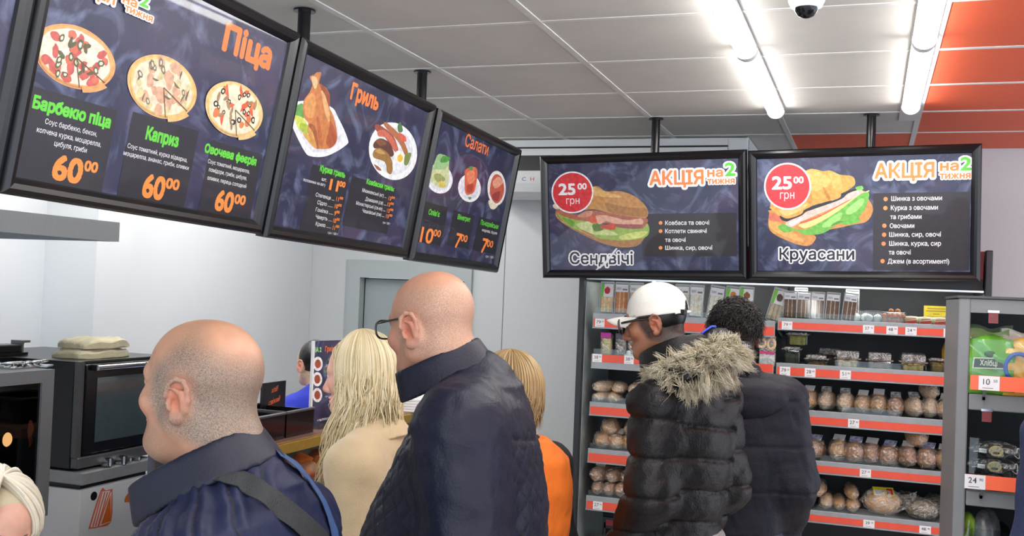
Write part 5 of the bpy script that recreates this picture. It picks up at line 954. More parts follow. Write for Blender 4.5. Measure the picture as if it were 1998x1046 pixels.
# ---------------------------------------------------------------- figures: signed-distance modelling
def axis(*seg):
    out = []
    for a, b, h in seg: n = max(1, int(round((b-a)/h))); out.append(np.linspace(a, b, n, endpoint=False))
    return np.concatenate(out+[np.array([seg[-1][1]])]).astype(np.float32)
class SDF:
    def __init__(s, xs, ys, zs): s.ax = (xs, ys, zs); s.D = np.full((len(xs), len(ys), len(zs)), 9.0, np.float32)
    def add(s, prim, k=.02, op='u'):
        f, lo, hi = prim; m = k+.03; sl = []
        for a, l, h in zip(s.ax, lo, hi):
            i0 = max(0, np.searchsorted(a, l-m)-1); i1 = min(len(a), np.searchsorted(a, h+m)+1); sl.append(slice(i0, i1))
            if i1-i0 < 1: return s
        X = s.ax[0][sl[0]][:, None, None]; Y = s.ax[1][sl[1]][None, :, None]; Z = s.ax[2][sl[2]][None, None, :]
        d = f(X, Y, Z).astype(np.float32); A = s.D[tuple(sl)]
        if op == 'u':
            h = np.clip(.5+.5*(A-d)/k, 0, 1); s.D[tuple(sl)] = np.where(A > 5, d, A*(1-h)+d*h-k*h*(1-h))
        elif op == 's':
            h = np.clip(.5-.5*(A+d)/k, 0, 1); s.D[tuple(sl)] = A*(1-h)-d*h+k*h*(1-h)
        elif op == 'i': s.D[tuple(sl)] = np.maximum(A, d)
        return s
    def mesh(s, smooth=2):
        D = s.D; xs, ys, zs = s.ax; S = D < 0
        c = [S[i:S.shape[0]-1+i, j:S.shape[1]-1+j, k:S.shape[2]-1+k] for i in (0, 1) for j in (0, 1) for k in (0, 1)]
        cnt = sum(q.astype(np.int8) for q in c); I = np.argwhere((cnt > 0) & (cnt < 8))
        idx = np.full(cnt.shape, -1, np.int32); idx[tuple(I.T)] = np.arange(len(I))
        acc = np.zeros((len(I), 3)); num = np.zeros(len(I))
        val = {(i, j, k): D[I[:, 0]+i, I[:, 1]+j, I[:, 2]+k] for i in (0, 1) for j in (0, 1) for k in (0, 1)}
        P = lambda o: np.stack([xs[I[:, 0]+o[0]], ys[I[:, 1]+o[1]], zs[I[:, 2]+o[2]]], 1)
        for a in val:
            for ax_ in range(3):
                if a[ax_]: continue
                b = list(a); b[ax_] = 1; b = tuple(b); va, vb = val[a], val[b]; m = (va < 0) != (vb < 0)
                t = np.where(m, va/np.where(m, va-vb, 1), 0); pa, pb = P(a), P(b)
                acc += np.where(m[:, None], pa+(pb-pa)*t[:, None], 0); num += m
        V = acc/num[:, None]; F = []
        for ax_ in range(3):
            sl0 = [slice(None)]*3; sl1 = [slice(None)]*3; sl0[ax_] = slice(0, -1); sl1[ax_] = slice(1, None)
            E = S[tuple(sl0)] != S[tuple(sl1)]; u, v = [q for q in range(3) if q != ax_]
            if ax_ == 1: u, v = v, u
            G = np.argwhere(E); ok = (G[:, u] > 0) & (G[:, v] > 0) & (G[:, u] < D.shape[u]-1) & (G[:, v] < D.shape[v]-1); G = G[ok]
            q = []
            for du, dv in ((-1, -1), (0, -1), (0, 0), (-1, 0)):
                H = G.copy(); H[:, u] += du; H[:, v] += dv; q.append(idx[tuple(H.T)])
            q = np.stack(q, 1); inside = S[tuple(G.T)]
            F.append(np.where(inside[:, None], q, q[:, ::-1]))
        F = np.concatenate(F); F = F[(F >= 0).all(1)]
        for _ in range(smooth): V = lap(V, F, .5)
        return V, F
def lap(V, F, w):
    A = np.zeros_like(V); n = np.zeros(len(V))
    for i in range(F.shape[1]):
        a, b = F[:, i], F[:, (i+1) % F.shape[1]]
        for x, y in ((a, b), (b, a)):
            for k in range(3): A[:, k] += np.bincount(x, V[y, k], len(V))
            n += np.bincount(x, minlength=len(V))
    return V*(1-w)+w*A/np.maximum(n, 1)[:, None]
def normals(V, F):
    N = np.zeros_like(V); fn = np.cross(V[F[:, 2]]-V[F[:, 0]], V[F[:, 3]]-V[F[:, 1]])
    for i in range(4):
        for k in range(3): N[:, k] += np.bincount(F[:, i], fn[:, k], len(V))
    return N/np.maximum(np.linalg.norm(N, axis=1), 1e-12)[:, None]
def np_mesh(name, V, F, mats, parent, attrs=None, mi=None, smooth=True):
    V = np.asarray(V, np.float32); F = np.asarray(F, np.int32); k = F.shape[1]
    me = bpy.data.meshes.new(name); me.vertices.add(len(V)); me.vertices.foreach_set('co', V.ravel())
    me.loops.add(F.size); me.loops.foreach_set('vertex_index', F.ravel()); me.polygons.add(len(F))
    me.polygons.foreach_set('loop_start', np.arange(len(F), dtype=np.int32)*k); me.polygons.foreach_set('loop_total', np.full(len(F), k, np.int32))
    for m in (mats if isinstance(mats, (list, tuple)) else [mats]): me.materials.append(m)
    if mi is not None: me.polygons.foreach_set('material_index', np.asarray(mi, np.int32))
    me.polygons.foreach_set('use_smooth', [smooth]*len(F))
    for a, vals in (attrs or {}).items():
        at = me.attributes.new(a, 'FLOAT', 'POINT'); at.data.foreach_set('value', np.asarray(vals, np.float32))
    me.update(); me.validate(); return link(name, me, parent)
# primitives -> (function, low corner, high corner)
def ell(c, r):
    c = np.array(c, float); r = np.array(r, float)
    def f(X, Y, Z):
        x, y, z = X-c[0], Y-c[1], Z-c[2]; k0 = np.sqrt((x/r[0])**2+(y/r[1])**2+(z/r[2])**2); k1 = np.sqrt((x/r[0]**2)**2+(y/r[1]**2)**2+(z/r[2]**2)**2)+1e-9
        return k0*(k0-1)/k1
    return f, c-r, c+r
def cone(a, b, ra, rb=None):
    a = np.array(a, float); b = np.array(b, float); rb = ra if rb is None else rb; d = b-a; L2 = max(d@d, 1e-12)
    def f(X, Y, Z):
        x, y, z = X-a[0], Y-a[1], Z-a[2]; t = np.clip((x*d[0]+y*d[1]+z*d[2])/L2, 0, 1)
        return np.sqrt((x-t*d[0])**2+(y-t*d[1])**2+(z-t*d[2])**2)-(ra+t*(rb-ra))
    m = max(ra, rb); return f, np.minimum(a, b)-m, np.maximum(a, b)+m
def loft(st, n=2.3):
    """horizontal super-ellipse sections: (z, cx, cy, half x, half y)"""
    st = np.array(sorted(st), float)
    def f(X, Y, Z):
        g = lambda i: np.interp(Z, st[:, 0], st[:, i]); a, b = g(3), g(4)
        q = (np.abs((X-g(1))/a)**n+np.abs((Y-g(2))/b)**n)**(1/n)
        return np.maximum((q-1)*np.minimum(a, b), np.maximum(st[0, 0]-Z, Z-st[-1, 0]))
    lo = np.array([(st[:, 1]-st[:, 3]).min(), (st[:, 2]-st[:, 4]).min(), st[0, 0]]); hi = np.array([(st[:, 1]+st[:, 3]).max(), (st[:, 2]+st[:, 4]).max(), st[-1, 0]])
    return f, lo, hi
def xf(prim, M):
    """a primitive given in another frame (rigid matrix M takes it to this one)"""
    f, lo, hi = prim; R = np.array(M.to_3x3()); t = np.array(M.translation)
    cs = np.array([[(lo, hi)[i][0], (lo, hi)[j][1], (lo, hi)[k][2]] for i in (0, 1) for j in (0, 1) for k in (0, 1)])@R.T+t
    def g(X, Y, Z):
        x, y, z = X-t[0], Y-t[1], Z-t[2]
        return f(R[0, 0]*x+R[1, 0]*y+R[2, 0]*z, R[0, 1]*x+R[1, 1]*y+R[2, 1]*z, R[0, 2]*x+R[1, 2]*y+R[2, 2]*z)
    return g, cs.min(0), cs.max(0)
def sstep(a, b, x): t = np.clip((x-a)/(b-a), 0, 1); return t*t*(3-2*t)
def head_prims(o):
    """head frame: ears at z=0, face to +Y, crown .124, chin -.112"""
    fat = o.get('fat', 0.0); w = 1+fat*.5; P = []
    A = lambda p, k=.02, op='u': P.append((p, k, op))
    A(ell((0, -.018, .04), (.0745*(1+.2*fat), .089, .084)), .01); A(ell((0, .03, .032), (.064, .063, .074)), .035); A(ell((0, .028, -.03), (.059*w, .060, .072)), .03)
    for s in (-1, 1):
        A(cone((s*.050*w, .0, -.05), (s*.022, .064, -.090), .024+.008*fat, .02), .022); A(ell((s*.042*w, .060, -.02), (.022+.012*fat, .02, .021)), .02)
        A(cone((s*.041, .075, .027), (s*.012, .088, .024), .0115, .010), .014)
    A(ell((0, .072, -.094), (.022, .018, .017)), .018); A(ell((0, .02, -.074), (.048*w, .052, .036)), .025)
    if o.get('chin2'): A(ell((0, .03, -.1), (.05, .045, .03)), .03)
    for s in (-1, 1): A(ell((s*.032, .0985, .009), (.016, .014, .0105)), .012, 's'); A(ell((s*.031, .0745, .010), (.015, .0135, .0125)), .006); A(ell((s*.0315, .0775, .0175), (.0150, .0135, .0065)), .004)
    nz = o.get('nose', 1.0)
    A(cone((0, .086, .018), (0, .086+.023*nz, -.03), .0075, .0115), .010); A(ell((0, .086+.021*nz, -.034), (.0125, .0125, .0105)), .007)
    for s in (-1, 1): A(ell((s*.0125, .094, -.038), (.0085, .011, .008)), .006)
    A(ell((0, .0865, -.060), (.023, .011, .006)), .006); A(ell((0, .0855, -.071), (.020, .011, .007)), .006); A(ell((0, .1, -.0655), (.022, .012, .0018)), .004, 's')
    es = o.get('ear', 1.0); eo = .071*(1+.2*fat)+.004
    for s in (-1, 1):
        M = Matrix.Translation((s*eo, -.010, -.004))@Matrix.Rotation(s*math.radians(-24), 4, 'Z')@Matrix.Rotation(math.radians(-12), 4, 'X')
        A(xf(ell((s*.004, -.004, 0), (.009, .019*es, .030*es)), M), .010)
        rim = [(s*.013, .013*es, -.012*es), (s*.013, .014*es, .006*es), (s*.014, .008*es, .024*es), (s*.015, -.004*es, .031*es), (s*.016, -.016*es, .026*es), (s*.016, -.0205*es, .012*es), (s*.015, -.019*es, -.004*es), (s*.013, -.012*es, -.018*es), (s*.010, -.003*es, -.027*es)]
        for a, b in zip(rim[1:-1], rim[2:]): A(xf(cone(a, b, .0042, .0042), M), .004)
        A(xf(cone((s*.0145, -.0115*es, -.012*es), (s*.0155, -.0105*es, .010*es), .0042, .004), M), .004); A(xf(cone((s*.0155, -.0105*es, .010*es), (s*.0145, .001*es, .020*es), .004, .0034), M), .004) if False else None
        A(xf(ell((s*.009, .004*es, -.027*es), (.0065, .010*es, .010*es)), M), .005); A(xf(cone((s*.013, .010*es, -.013*es), (s*.012, .012*es, -.004*es), .004), M), .004)
        A(xf(ell((s*.0165, .000, -.004*es), (.0075, .0075*es, .012*es)), M), .004, 's'); A(xf(ell((s*.013, .003*es, -.003*es), (.008, .0035*es, .005*es)), M), .003, 's')
        A(xf(cone((s*.0135, -.0105*es, -.014*es), (s*.015, -.0095*es, .008*es), .0040, .0038), M), .003); A(xf(cone((s*.015, -.0095*es, .008*es), (s*.014, .001*es, .017*es), .0038, .003), M), .003)
    return P
def hand_mesh(M, side):
    """palm, four bent fingers and a thumb; wrist at the origin, fingers down -Z, palm towards the thigh"""
    xs = axis((-.05, .07, .0026)); ys = axis((-.06, .06, .0026)); zs = axis((-.205, .04, .0028)); g = SDF(xs, ys, zs)
    g.add(cone((0, 0, .035), (0, 0, -.02), .026, .027), .01); g.add(ell((0, 0, -.055), (.017, .04, .05)), .02)
    for i, (y, L, a) in enumerate(((.028, .066, .16), (.0095, .075, .2), (-.0095, .07, .26), (-.027, .055, .34))):
        p = np.array([0, y, -.088]); ang = a; r = .0088-.0006*(i == 3)
        for seg in (.45, .32, .25):
            q = p+L*seg*np.array([math.sin(ang), 0, -math.cos(ang)]); g.add(cone(p, q, r, r*.9), .005); p = q; r *= .9; ang += .34
    p = np.array([.006, .034, -.03])
    for d, r in ((( .012, .026, -.026), .012), ((.010, .012, -.028), .0102), ((.008, .004, -.022), .0088)): q = p+np.array(d); g.add(cone(p, q, r, r*.88), .007); p = q
    V, F = g.mesh(1)
    if side > 0: V = V*np.array([-1, 1, 1]); F = F[:, ::-1]
    R = np.array(M.to_3x3()); return V@R.T+np.array(M.translation), F
def skin_mat(name, c, hair, stub=(120, 116, 110), rough=.42):
    m = mat(name, c, rough, var=.05, scale=40, bump=.10, bscale=300, spec=.4); nt = m.node_tree; L = nt.links; b = nt.nodes['Principled BSDF']
    src = b.inputs['Base Color'].links[0].from_socket
    at = nt.nodes.new('ShaderNodeAttribute'); at.attribute_name = 'stubble'; red = nt.nodes.new('ShaderNodeAttribute'); red.attribute_name = 'flush'
    mr = nt.nodes.new('ShaderNodeMixRGB'); mr.blend_type = 'MIX'; mr.inputs[2].default_value = (*lin(tuple(int(v*q) for v, q in zip(c, (1.0, .74, .70)))), 1)
    L.new(red.outputs['Fac'], mr.inputs[0]); L.new(src, mr.inputs[1])
    tc = nt.nodes.new('ShaderNodeTexCoord'); n = nt.nodes.new('ShaderNodeTexNoise'); n.inputs['Scale'].default_value = 1000; n.inputs['Detail'].default_value = 2
    mp = nt.nodes.new('ShaderNodeMapping'); mp.inputs['Scale'].default_value = (1, .35, .5); L.new(tc.outputs['Object'], mp.inputs[0]); L.new(mp.outputs[0], n.inputs['Vector'])
    rp = nt.nodes.new('ShaderNodeValToRGB'); rp.color_ramp.elements[0].position = .36; rp.color_ramp.elements[0].color = (*lin(tuple(int(v*.78) for v in stub)), 1); rp.color_ramp.elements[1].position = .66; rp.color_ramp.elements[1].color = (*lin(tuple(min(255, int(v*1.2)) for v in stub)), 1); L.new(n.outputs['Fac'], rp.inputs[0])
    n2 = nt.nodes.new('ShaderNodeTexNoise'); n2.inputs['Scale'].default_value = 260; L.new(tc.outputs['Object'], n2.inputs['Vector'])
    ma = nt.nodes.new('ShaderNodeMath'); ma.operation = 'MULTIPLY_ADD'; ma.inputs[1].default_value = .6; ma.inputs[2].default_value = -.3; L.new(n2.outputs['Fac'], ma.inputs[0])
    mt = nt.nodes.new('ShaderNodeMath'); mt.operation = 'MULTIPLY'; L.new(at.outputs['Fac'], mt.inputs[0]); sb = nt.nodes.new('ShaderNodeMath'); sb.operation = 'ADD'; sb.inputs[1].default_value = 1.0; L.new(ma.outputs[0], sb.inputs[0]); L.new(sb.outputs[0], mt.inputs[1]); mt.use_clamp = True
    mx = nt.nodes.new('ShaderNodeMixRGB'); L.new(mt.outputs[0], mx.inputs[0]); L.new(mr.outputs[0], mx.inputs[1]); L.new(rp.outputs[0], mx.inputs[2]); L.new(mx.outputs[0], b.inputs['Base Color'])
    return m
class Person:
    """an Empty on the floor; body > one continuous surface, clothes and hair as its other parts"""
    def __init__(s, label, head_px, depth, yaw, hyaw=0, hpitch=0, hroll=0, hs=1.0, lean=0.0, fwd=.04, o=None, skin=None, sw=.19, seated=0, nk=1.0, floor=0.0):
        s.o = o or {}; hc = at_d(*head_px, depth); s.yaw = math.radians(yaw); Ry = Matrix.Rotation(s.yaw, 4, 'Z')
        off = Ry@Vector((0, fwd, 0)); s.root = thing('person', label, 'person', (hc.x-off.x, hc.y-off.y, 0), s.yaw)
        s.M = Matrix.Translation((hc.x-off.x, hc.y-off.y, 0))@Ry; s.Mi = s.M.inverted()
        s.hc = np.array([0, fwd, hc.z]); s.hs = hs; s.sw = sw; s.nk = nk
        s.Hm = Matrix.Translation(s.hc)@Matrix.Rotation(math.radians(hyaw), 4, 'Z')@Matrix.Rotation(math.radians(hpitch), 4, 'X')@Matrix.Rotation(math.radians(hroll), 4, 'Y')
        s.Zs = hc.z-.205*hs+s.o.get('dz', 0); s.skin = skin
    def px(s, x, y, d): p = s.Mi@at_d(x, y, d); return np.array(p)
    def hp(s, p): return np.array(s.Hm@(Vector(p)*s.hs))                 # head frame -> person frame
    def Hl(s, V): R = np.array(s.Hm.to_3x3()); return (V-np.array(s.Hm.translation))@R/s.hs
    def arms(s, sd):
        Zs = s.Zs; a = s.o.get('arm_l' if sd < 0 else 'arm_r')
        sh = (sd*s.sw, -.015, Zs-.035+s.o.get('shz', 0)); el = (sd*(s.sw+.045), -.04, Zs-.31); wr = (sd*(s.sw+.03), .09, Zs-.53)
        if a: el, wr = [tuple(q) for q in a]
        return sh, el, wr
    def body(s, stub=None, flush=None, h=.0029):
        hc = s.hc; Zs = s.Zs; c = s.Hm.translation
        fx = (c.x-.115*s.hs, c.x+.115*s.hs); fy = (c.y-.145*s.hs, c.y+.15*s.hs); fz = (c.z-.155*s.hs, c.z+.15*s.hs); H_ = .016
        g = SDF(axis((-.42, fx[0], H_), (*fx, h), (fx[1], .42, H_)), axis((-.3, fy[0], H_), (*fy, h), (fy[1], .3, H_)), axis((-.01, fz[0], H_), (*fz, h)))
        for p, k, op in head_prims(s.o): g.add(xf((lambda f: (lambda X, Y, Z: f(X/s.hs, Y/s.hs, Z/s.hs)*s.hs))(p[0]), p[1], p[2]) if False else xf(scale_prim(p, s.hs), s.Hm), k*s.hs, op)
        nb = s.hp((0, -.034, -.05)); nr = .056*s.hs*s.nk
        g.add(cone(nb, (0, -.01, Zs+.02), nr, nr*1.08), .03)
        g.add(cone((0, -.01, Zs+.02), (0, .0, Zs-.14), .06, .09), .05)
        for sd in (-1, 1):
            sh, el, wr = s.arms(sd); g.add(cone((0, -.0, Zs-.04), (sh[0]*.95, sh[1]+.01, sh[2]-.02), .05, .048), .04); g.add(cone(sh, el, .05, .042), .04); g.add(cone(el, wr, .041, .029), .03)
            hip = (sd*.075, -.0, Zs-.58); kn = (sd*.105, .015, .48); an = (sd*.11, -.02, .09); g.add(cone(hip, kn, .072, .055), .04); g.add(cone(kn, an, .055, .038), .03); g.add(cone((sd*.11, -.03, .05), (sd*.125, .12, .035), .035, .03), .03)
        kf = .92*min(1, s.sw/.19); g.add(loft([(Zs-.66, 0, 0, .15*kf, .1*kf), (Zs-.5, 0, 0, .155*kf, .105*kf), (Zs-.3, 0, 0, .145*kf, .1*kf), (Zs-.14, 0, 0, .155*kf, .095*kf), (Zs-.06, 0, .0, .11*kf, .06*kf)]), .05)
        V, F = g.mesh(1); s.fix_ground(V)
        n0 = len(V)
        for sd in (-1, 1):
            sh, el, wr = s.arms(sd); d = (Vector(wr)-Vector(el)).normalized(); q = Vector((0, 0, -1)).rotation_difference(d).to_matrix().to_4x4()
            hv, hf = hand_mesh(Matrix.Translation(wr)@q, sd); F = np.concatenate([F, hf+len(V)]); V = np.concatenate([V, hv])
        L = s.Hl(V); at = {'stubble': np.zeros(len(V)), 'flush': np.zeros(len(V))}
        inh = (L[:, 2] > -.16) & (np.abs(L[:, 0]) < .12) & (np.abs(L[:, 1]) < .16)
        if stub: at['stubble'] = np.where(inh, stub(L[:, 0], L[:, 1], L[:, 2]), 0)
        ear = np.exp(-((np.abs(L[:, 0])-.086)**2/.012**2+(L[:, 1]+.012)**2/.03**2+L[:, 2]**2/.04**2))
        lips = np.exp(-((L[:, 0]/.022)**2+((L[:, 1]-.095)/.014)**2+((L[:, 2]+.066)/.010)**2)); nose = np.exp(-((L[:, 0]/.02)**2+((L[:, 1]-.11)/.02)**2+((L[:, 2]+.034)/.02)**2)); cheek = np.exp(-(((np.abs(L[:, 0])-.05)/.025)**2+((L[:, 1]-.06)/.04)**2+((L[:, 2]+.03)/.03)**2))
        at['flush'] = np.where(inh, np.clip(.7*ear+1.0*lips+.4*nose+.3*cheek, 0, 1), 0)+(flush(L) if flush else 0)
        s.b = np_mesh('body', V, F, s.skin, s.root, at)
        for sd in (-1, 1):
            e = s.hp((sd*.0315, .079, .0095)); m = MB(); m.blob((0, 0, 0), (.0118,)*3, 0, 4); m.m = [1 if sum(m.v[i][1] for i in f)/len(f) > .0102 else 0 for f in m.f]
            eo = m.build('eye', [mat('eye_white', (228, 224, 218), .15), mat('iris_brown', (46, 30, 22), .1)], s.root, recalc=False); eo.location = e; eo.rotation_euler = (s.Hm@Matrix.Rotation(-.3, 4, 'X')).to_euler(); eo.scale = (s.hs,)*3
            bq = [s.hp((sd*(.014+.03*t), .0995-.020*t*t, .031+.006*math.sin(t*2.4))) for t in np.linspace(0, 1, 7)]
            MB().tube(bq, [.0016, .003, .0034, .0034, .003, .0024, .001], 6).build('eyebrow', s.o.get('brow', mat('brow_grey', (96, 82, 72), .8)), s.root)
        return s
    def fix_ground(s, V): V[:, 2] = np.maximum(V[:, 2], 0.006)
    def trousers(s, c, rough=.8):
        Zs = s.Zs; g = SDF(axis((-.26, .26, .012)), axis((-.2, .22, .012)), axis((.03, Zs-.42, .014)))
        for sd in (-1, 1): g.add(cone((sd*.09, -.01, Zs-.56), (sd*.105, .015, .5), .10, .085), .04); g.add(cone((sd*.105, .015, .5), (sd*.11, -.015, .07), .084, .074), .03)
        g.add(loft([(Zs-.68, 0, -.005, .17, .12), (Zs-.5, 0, 0, .175, .125), (Zs-.44, 0, 0, .165, .12)]), .05)
        V, F = g.mesh(2); np_mesh('trousers', V, F, mat('cloth_%02x%02x%02x' % c, c, rough, var=.1, scale=60, bump=.2, bscale=400), s.root)
        for sd in (-1, 1):
            g = SDF(axis((-.07, .07, .006)), axis((-.12, .2, .006)), axis((-.004, .12, .006)))
            g.add(cone((0, -.05, .05), (0, .13, .04), .046, .042), .02); g.add(cone((0, -.04, .06), (0, -.03, .1), .045, .046), .03); g.add(ell((0, .05, .0), (.055, .16, .028)), .02)
            V, F = g.mesh(1); V[:, 2] = np.maximum(V[:, 2], .001); o = np_mesh('shoe', V, F, mat('shoe_black', (24, 24, 26), .4), s.root); o.location = (sd*.115, 0, 0)
        return s
    def cloth(s, name, prims, mats, h, box, disp=None, smooth=2, attrs=None, cut=None, stitch=None):
        g = SDF(axis((box[0][0], box[1][0], h)), axis((box[0][1], box[1][1], h)), axis((box[0][2], box[1][2], h)))
        for p, k in prims: g.add(p, k)
        for p, k in (cut or []): g.add(p, k, 's')
        V, F = g.mesh(smooth)
        V0 = V
        if disp is not None:
            N = normals(V, F); V = V+N*disp(V, N)[:, None]
        o = np_mesh(name, V, F, mats, s.root, attrs(V) if attrs else None)
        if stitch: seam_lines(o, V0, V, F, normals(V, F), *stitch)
        return o
def scale_prim(p, k): return ((lambda X, Y, Z: p[0](X/k, Y/k, Z/k)*k), np.array(p[1])*k, np.array(p[2])*k)
def ringed(V, F): return V, F
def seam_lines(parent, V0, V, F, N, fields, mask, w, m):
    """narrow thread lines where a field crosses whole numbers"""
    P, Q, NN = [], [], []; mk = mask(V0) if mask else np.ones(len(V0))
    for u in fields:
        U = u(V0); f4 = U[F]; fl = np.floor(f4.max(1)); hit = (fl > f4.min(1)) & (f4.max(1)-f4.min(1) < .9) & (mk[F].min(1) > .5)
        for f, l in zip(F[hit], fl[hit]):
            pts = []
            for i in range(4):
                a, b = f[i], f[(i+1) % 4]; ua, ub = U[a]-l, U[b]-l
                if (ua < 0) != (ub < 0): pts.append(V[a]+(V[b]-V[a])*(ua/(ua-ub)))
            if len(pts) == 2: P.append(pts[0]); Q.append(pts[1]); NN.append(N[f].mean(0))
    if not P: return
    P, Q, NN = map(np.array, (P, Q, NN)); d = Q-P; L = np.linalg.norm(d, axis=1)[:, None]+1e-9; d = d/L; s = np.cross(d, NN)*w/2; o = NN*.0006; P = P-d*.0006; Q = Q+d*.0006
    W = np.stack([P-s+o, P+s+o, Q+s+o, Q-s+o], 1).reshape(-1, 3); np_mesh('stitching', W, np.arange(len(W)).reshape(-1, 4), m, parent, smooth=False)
def wrinkle(V, a, f, seed=0):
    R = np.random.RandomState(seed); out = np.zeros(len(V))
    for i in range(6):
        d = R.normal(size=3); d /= np.linalg.norm(d); e = R.normal(size=3); ph = R.uniform(0, 6, 2); k = f*(1+.35*i)
        out += np.sin(V@d*k+ph[0]+1.5*np.sin(V@e*k*.4+ph[1]))/(1+.5*i)
    return a*out/3
def groove(u, w, d): q = np.abs(u-np.round(u)); return -d*np.exp(-(q/w)**2)
def collar(P, name, c, tilt, a, b, hgt, th, m, h=.0055, flare=.1, opening=.0):
    """standing collar: a tilted open band round the neck"""
    M = Matrix.Translation(c)@Matrix.Rotation(math.radians(tilt), 4, 'X')
    def f(X, Y, Z):
        k = 1+flare*(-Z/hgt); q = ((np.abs(X/(a*k)))**2.2+(np.abs(Y/(b*k)))**2.2)**(1/2.2)
        d = np.maximum(np.abs((q-1)*min(a, b))-th, np.abs(Z)-hgt/2)
        if opening: d = np.maximum(d, opening-np.where(Y > 0, np.abs(X), 9))
        return d
    g = xf((f, np.array([-a*1.3, -b*1.3, -hgt/2]), np.array([a*1.3, b*1.3, hgt/2])), M)
    lo, hi = g[1]-.02, g[2]+.02; s = SDF(axis((lo[0], hi[0], h)), axis((lo[1], hi[1], h)), axis((lo[2], hi[2], h))); s.add(g, .005); V, F = s.mesh(3)
    return np_mesh(name, V, F, m, P.root)
def fabric(name, c, rough=.55, bump=.25, bscale=160, sheen=.0, var=.08, scale=12, spec=.35, c2=None): return mat(name, c, rough, var=var, scale=scale, bump=bump, bscale=bscale, sheen=sheen, spec=spec, c2=c2)
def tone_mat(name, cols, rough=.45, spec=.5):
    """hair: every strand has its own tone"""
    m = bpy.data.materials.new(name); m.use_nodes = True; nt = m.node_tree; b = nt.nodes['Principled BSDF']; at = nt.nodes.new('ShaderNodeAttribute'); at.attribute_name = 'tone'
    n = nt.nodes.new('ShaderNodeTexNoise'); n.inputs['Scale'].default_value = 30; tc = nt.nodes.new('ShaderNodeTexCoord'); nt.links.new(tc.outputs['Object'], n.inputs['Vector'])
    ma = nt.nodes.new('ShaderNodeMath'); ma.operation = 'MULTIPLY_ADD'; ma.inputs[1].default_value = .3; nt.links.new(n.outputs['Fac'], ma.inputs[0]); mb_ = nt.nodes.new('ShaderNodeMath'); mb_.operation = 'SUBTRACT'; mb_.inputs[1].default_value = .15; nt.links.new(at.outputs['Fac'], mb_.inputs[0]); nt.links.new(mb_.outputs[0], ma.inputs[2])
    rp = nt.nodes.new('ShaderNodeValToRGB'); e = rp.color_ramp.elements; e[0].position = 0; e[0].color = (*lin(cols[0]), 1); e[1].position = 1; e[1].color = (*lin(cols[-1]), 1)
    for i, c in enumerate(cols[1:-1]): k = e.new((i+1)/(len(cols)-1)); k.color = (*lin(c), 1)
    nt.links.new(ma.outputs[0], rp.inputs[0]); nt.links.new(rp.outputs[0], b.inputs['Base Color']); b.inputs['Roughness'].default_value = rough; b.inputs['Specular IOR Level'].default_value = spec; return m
def strands(P, name, paths, radius, m, tones, sides=4, flat=1.0):
    """tapered locks swept along paths (each k x 3)"""
    Vs, Fs, T = [], [], []; n0 = 0
    for i, p in enumerate(paths):
        p = np.asarray(p); k = len(p); d = np.gradient(p, axis=0); d /= np.linalg.norm(d, axis=1)[:, None]+1e-9
        ref = p-np.asarray(P.hc)+np.array([.013, .021, -.03]); a = np.cross(d, ref); a /= np.linalg.norm(a, axis=1)[:, None]+1e-9; b = np.cross(d, a)
        r = (radius[i] if hasattr(radius, '__len__') else radius)*np.clip(np.minimum(np.linspace(.6, 3, k), np.linspace(2.2, .08, k)), 0, 1)
        an = np.arange(sides)*2*math.pi/sides
        q = p[:, None, :]+(a[:, None, :]*np.cos(an)[None, :, None]*flat+b[:, None, :]*np.sin(an)[None, :, None])*r[:, None, None]
        Vs.append(q.reshape(-1, 3)); ii = np.arange(k-1)[:, None]*sides; j = np.arange(sides)[None, :]; j2 = (j+1) % sides
        Fs.append(np.stack([ii+j, ii+j2, ii+sides+j2, ii+sides+j], -1).reshape(-1, 4)+n0); n0 += k*sides; T.append(np.repeat(np.broadcast_to(tones[i], (k,)), sides))
    return np_mesh(name, np.concatenate(Vs), np.concatenate(Fs), m, P.root, {'tone': np.concatenate(T)})
NR = np.random.RandomState(11)
# ---------------------------------------------------------------- the man nearest the camera
def stub_balding(x, y, z):
    side = sstep(.07, .035, y+.3*np.maximum(0, z-.02)+.6*np.maximum(0, -.01-z))*sstep(-.075, -.045, z+.3*np.clip(-y, -.02, .1))
    crown = np.exp(-(((x)/.06)**2+((y+.062)/.05)**2+((z-.105)/.05)**2)*1.1)
    front = sstep(-.01, .04, y+.35*(z-.07))*sstep(.03, .07, z)
    ear = np.exp(-((np.abs(x)-.084)**2/.012**2+(y+.012)**2/.028**2+z**2/.036**2))
    beard = .34*sstep(.0, .04, y)*sstep(-.045, -.065, z)
    return np.clip(np.maximum(.93*side*(1-.97*np.clip(crown*2.0, 0, 1))*(1-.85*front)*(1-.35*sstep(.07, .1, z)), beard)*(1-np.clip(ear*1.6, 0, 1)), 0, 1)
def jacket_prims(P, belly, sleeve=(.088, .072, .056), hem=.62, chest=(.20, .135), drop=0.0, top=.03):
    Zs = P.Zs; pr = [(loft([(Zs-hem, 0, .01, chest[0]*.95+belly*.4, chest[1]+belly*.8), (Zs-.42, 0, .015+belly*.3, chest[0]*.98+belly*.5, chest[1]+belly), (Zs-.22, 0, .0, chest[0]*1.0, chest[1]+.01+belly*.3), (Zs-.10, 0, -.015, chest[0]*.97, chest[1]-.005), (Zs-.0, 0, -.02, chest[0]*.8, chest[1]-.04), (Zs+.03, 0, -.02, chest[0]*.5, chest[1]-.06)], 2.4), .03)]
    for sd in (-1, 1):
        sh, el, wr = P.arms(sd); pr += [(cone((0, -.02, Zs+top), sh, .07, .068), .06), (cone(sh, el, sleeve[0], sleeve[1]), .05), (cone(el, wr, sleeve[1], sleeve[2]), .04)]
    return pr
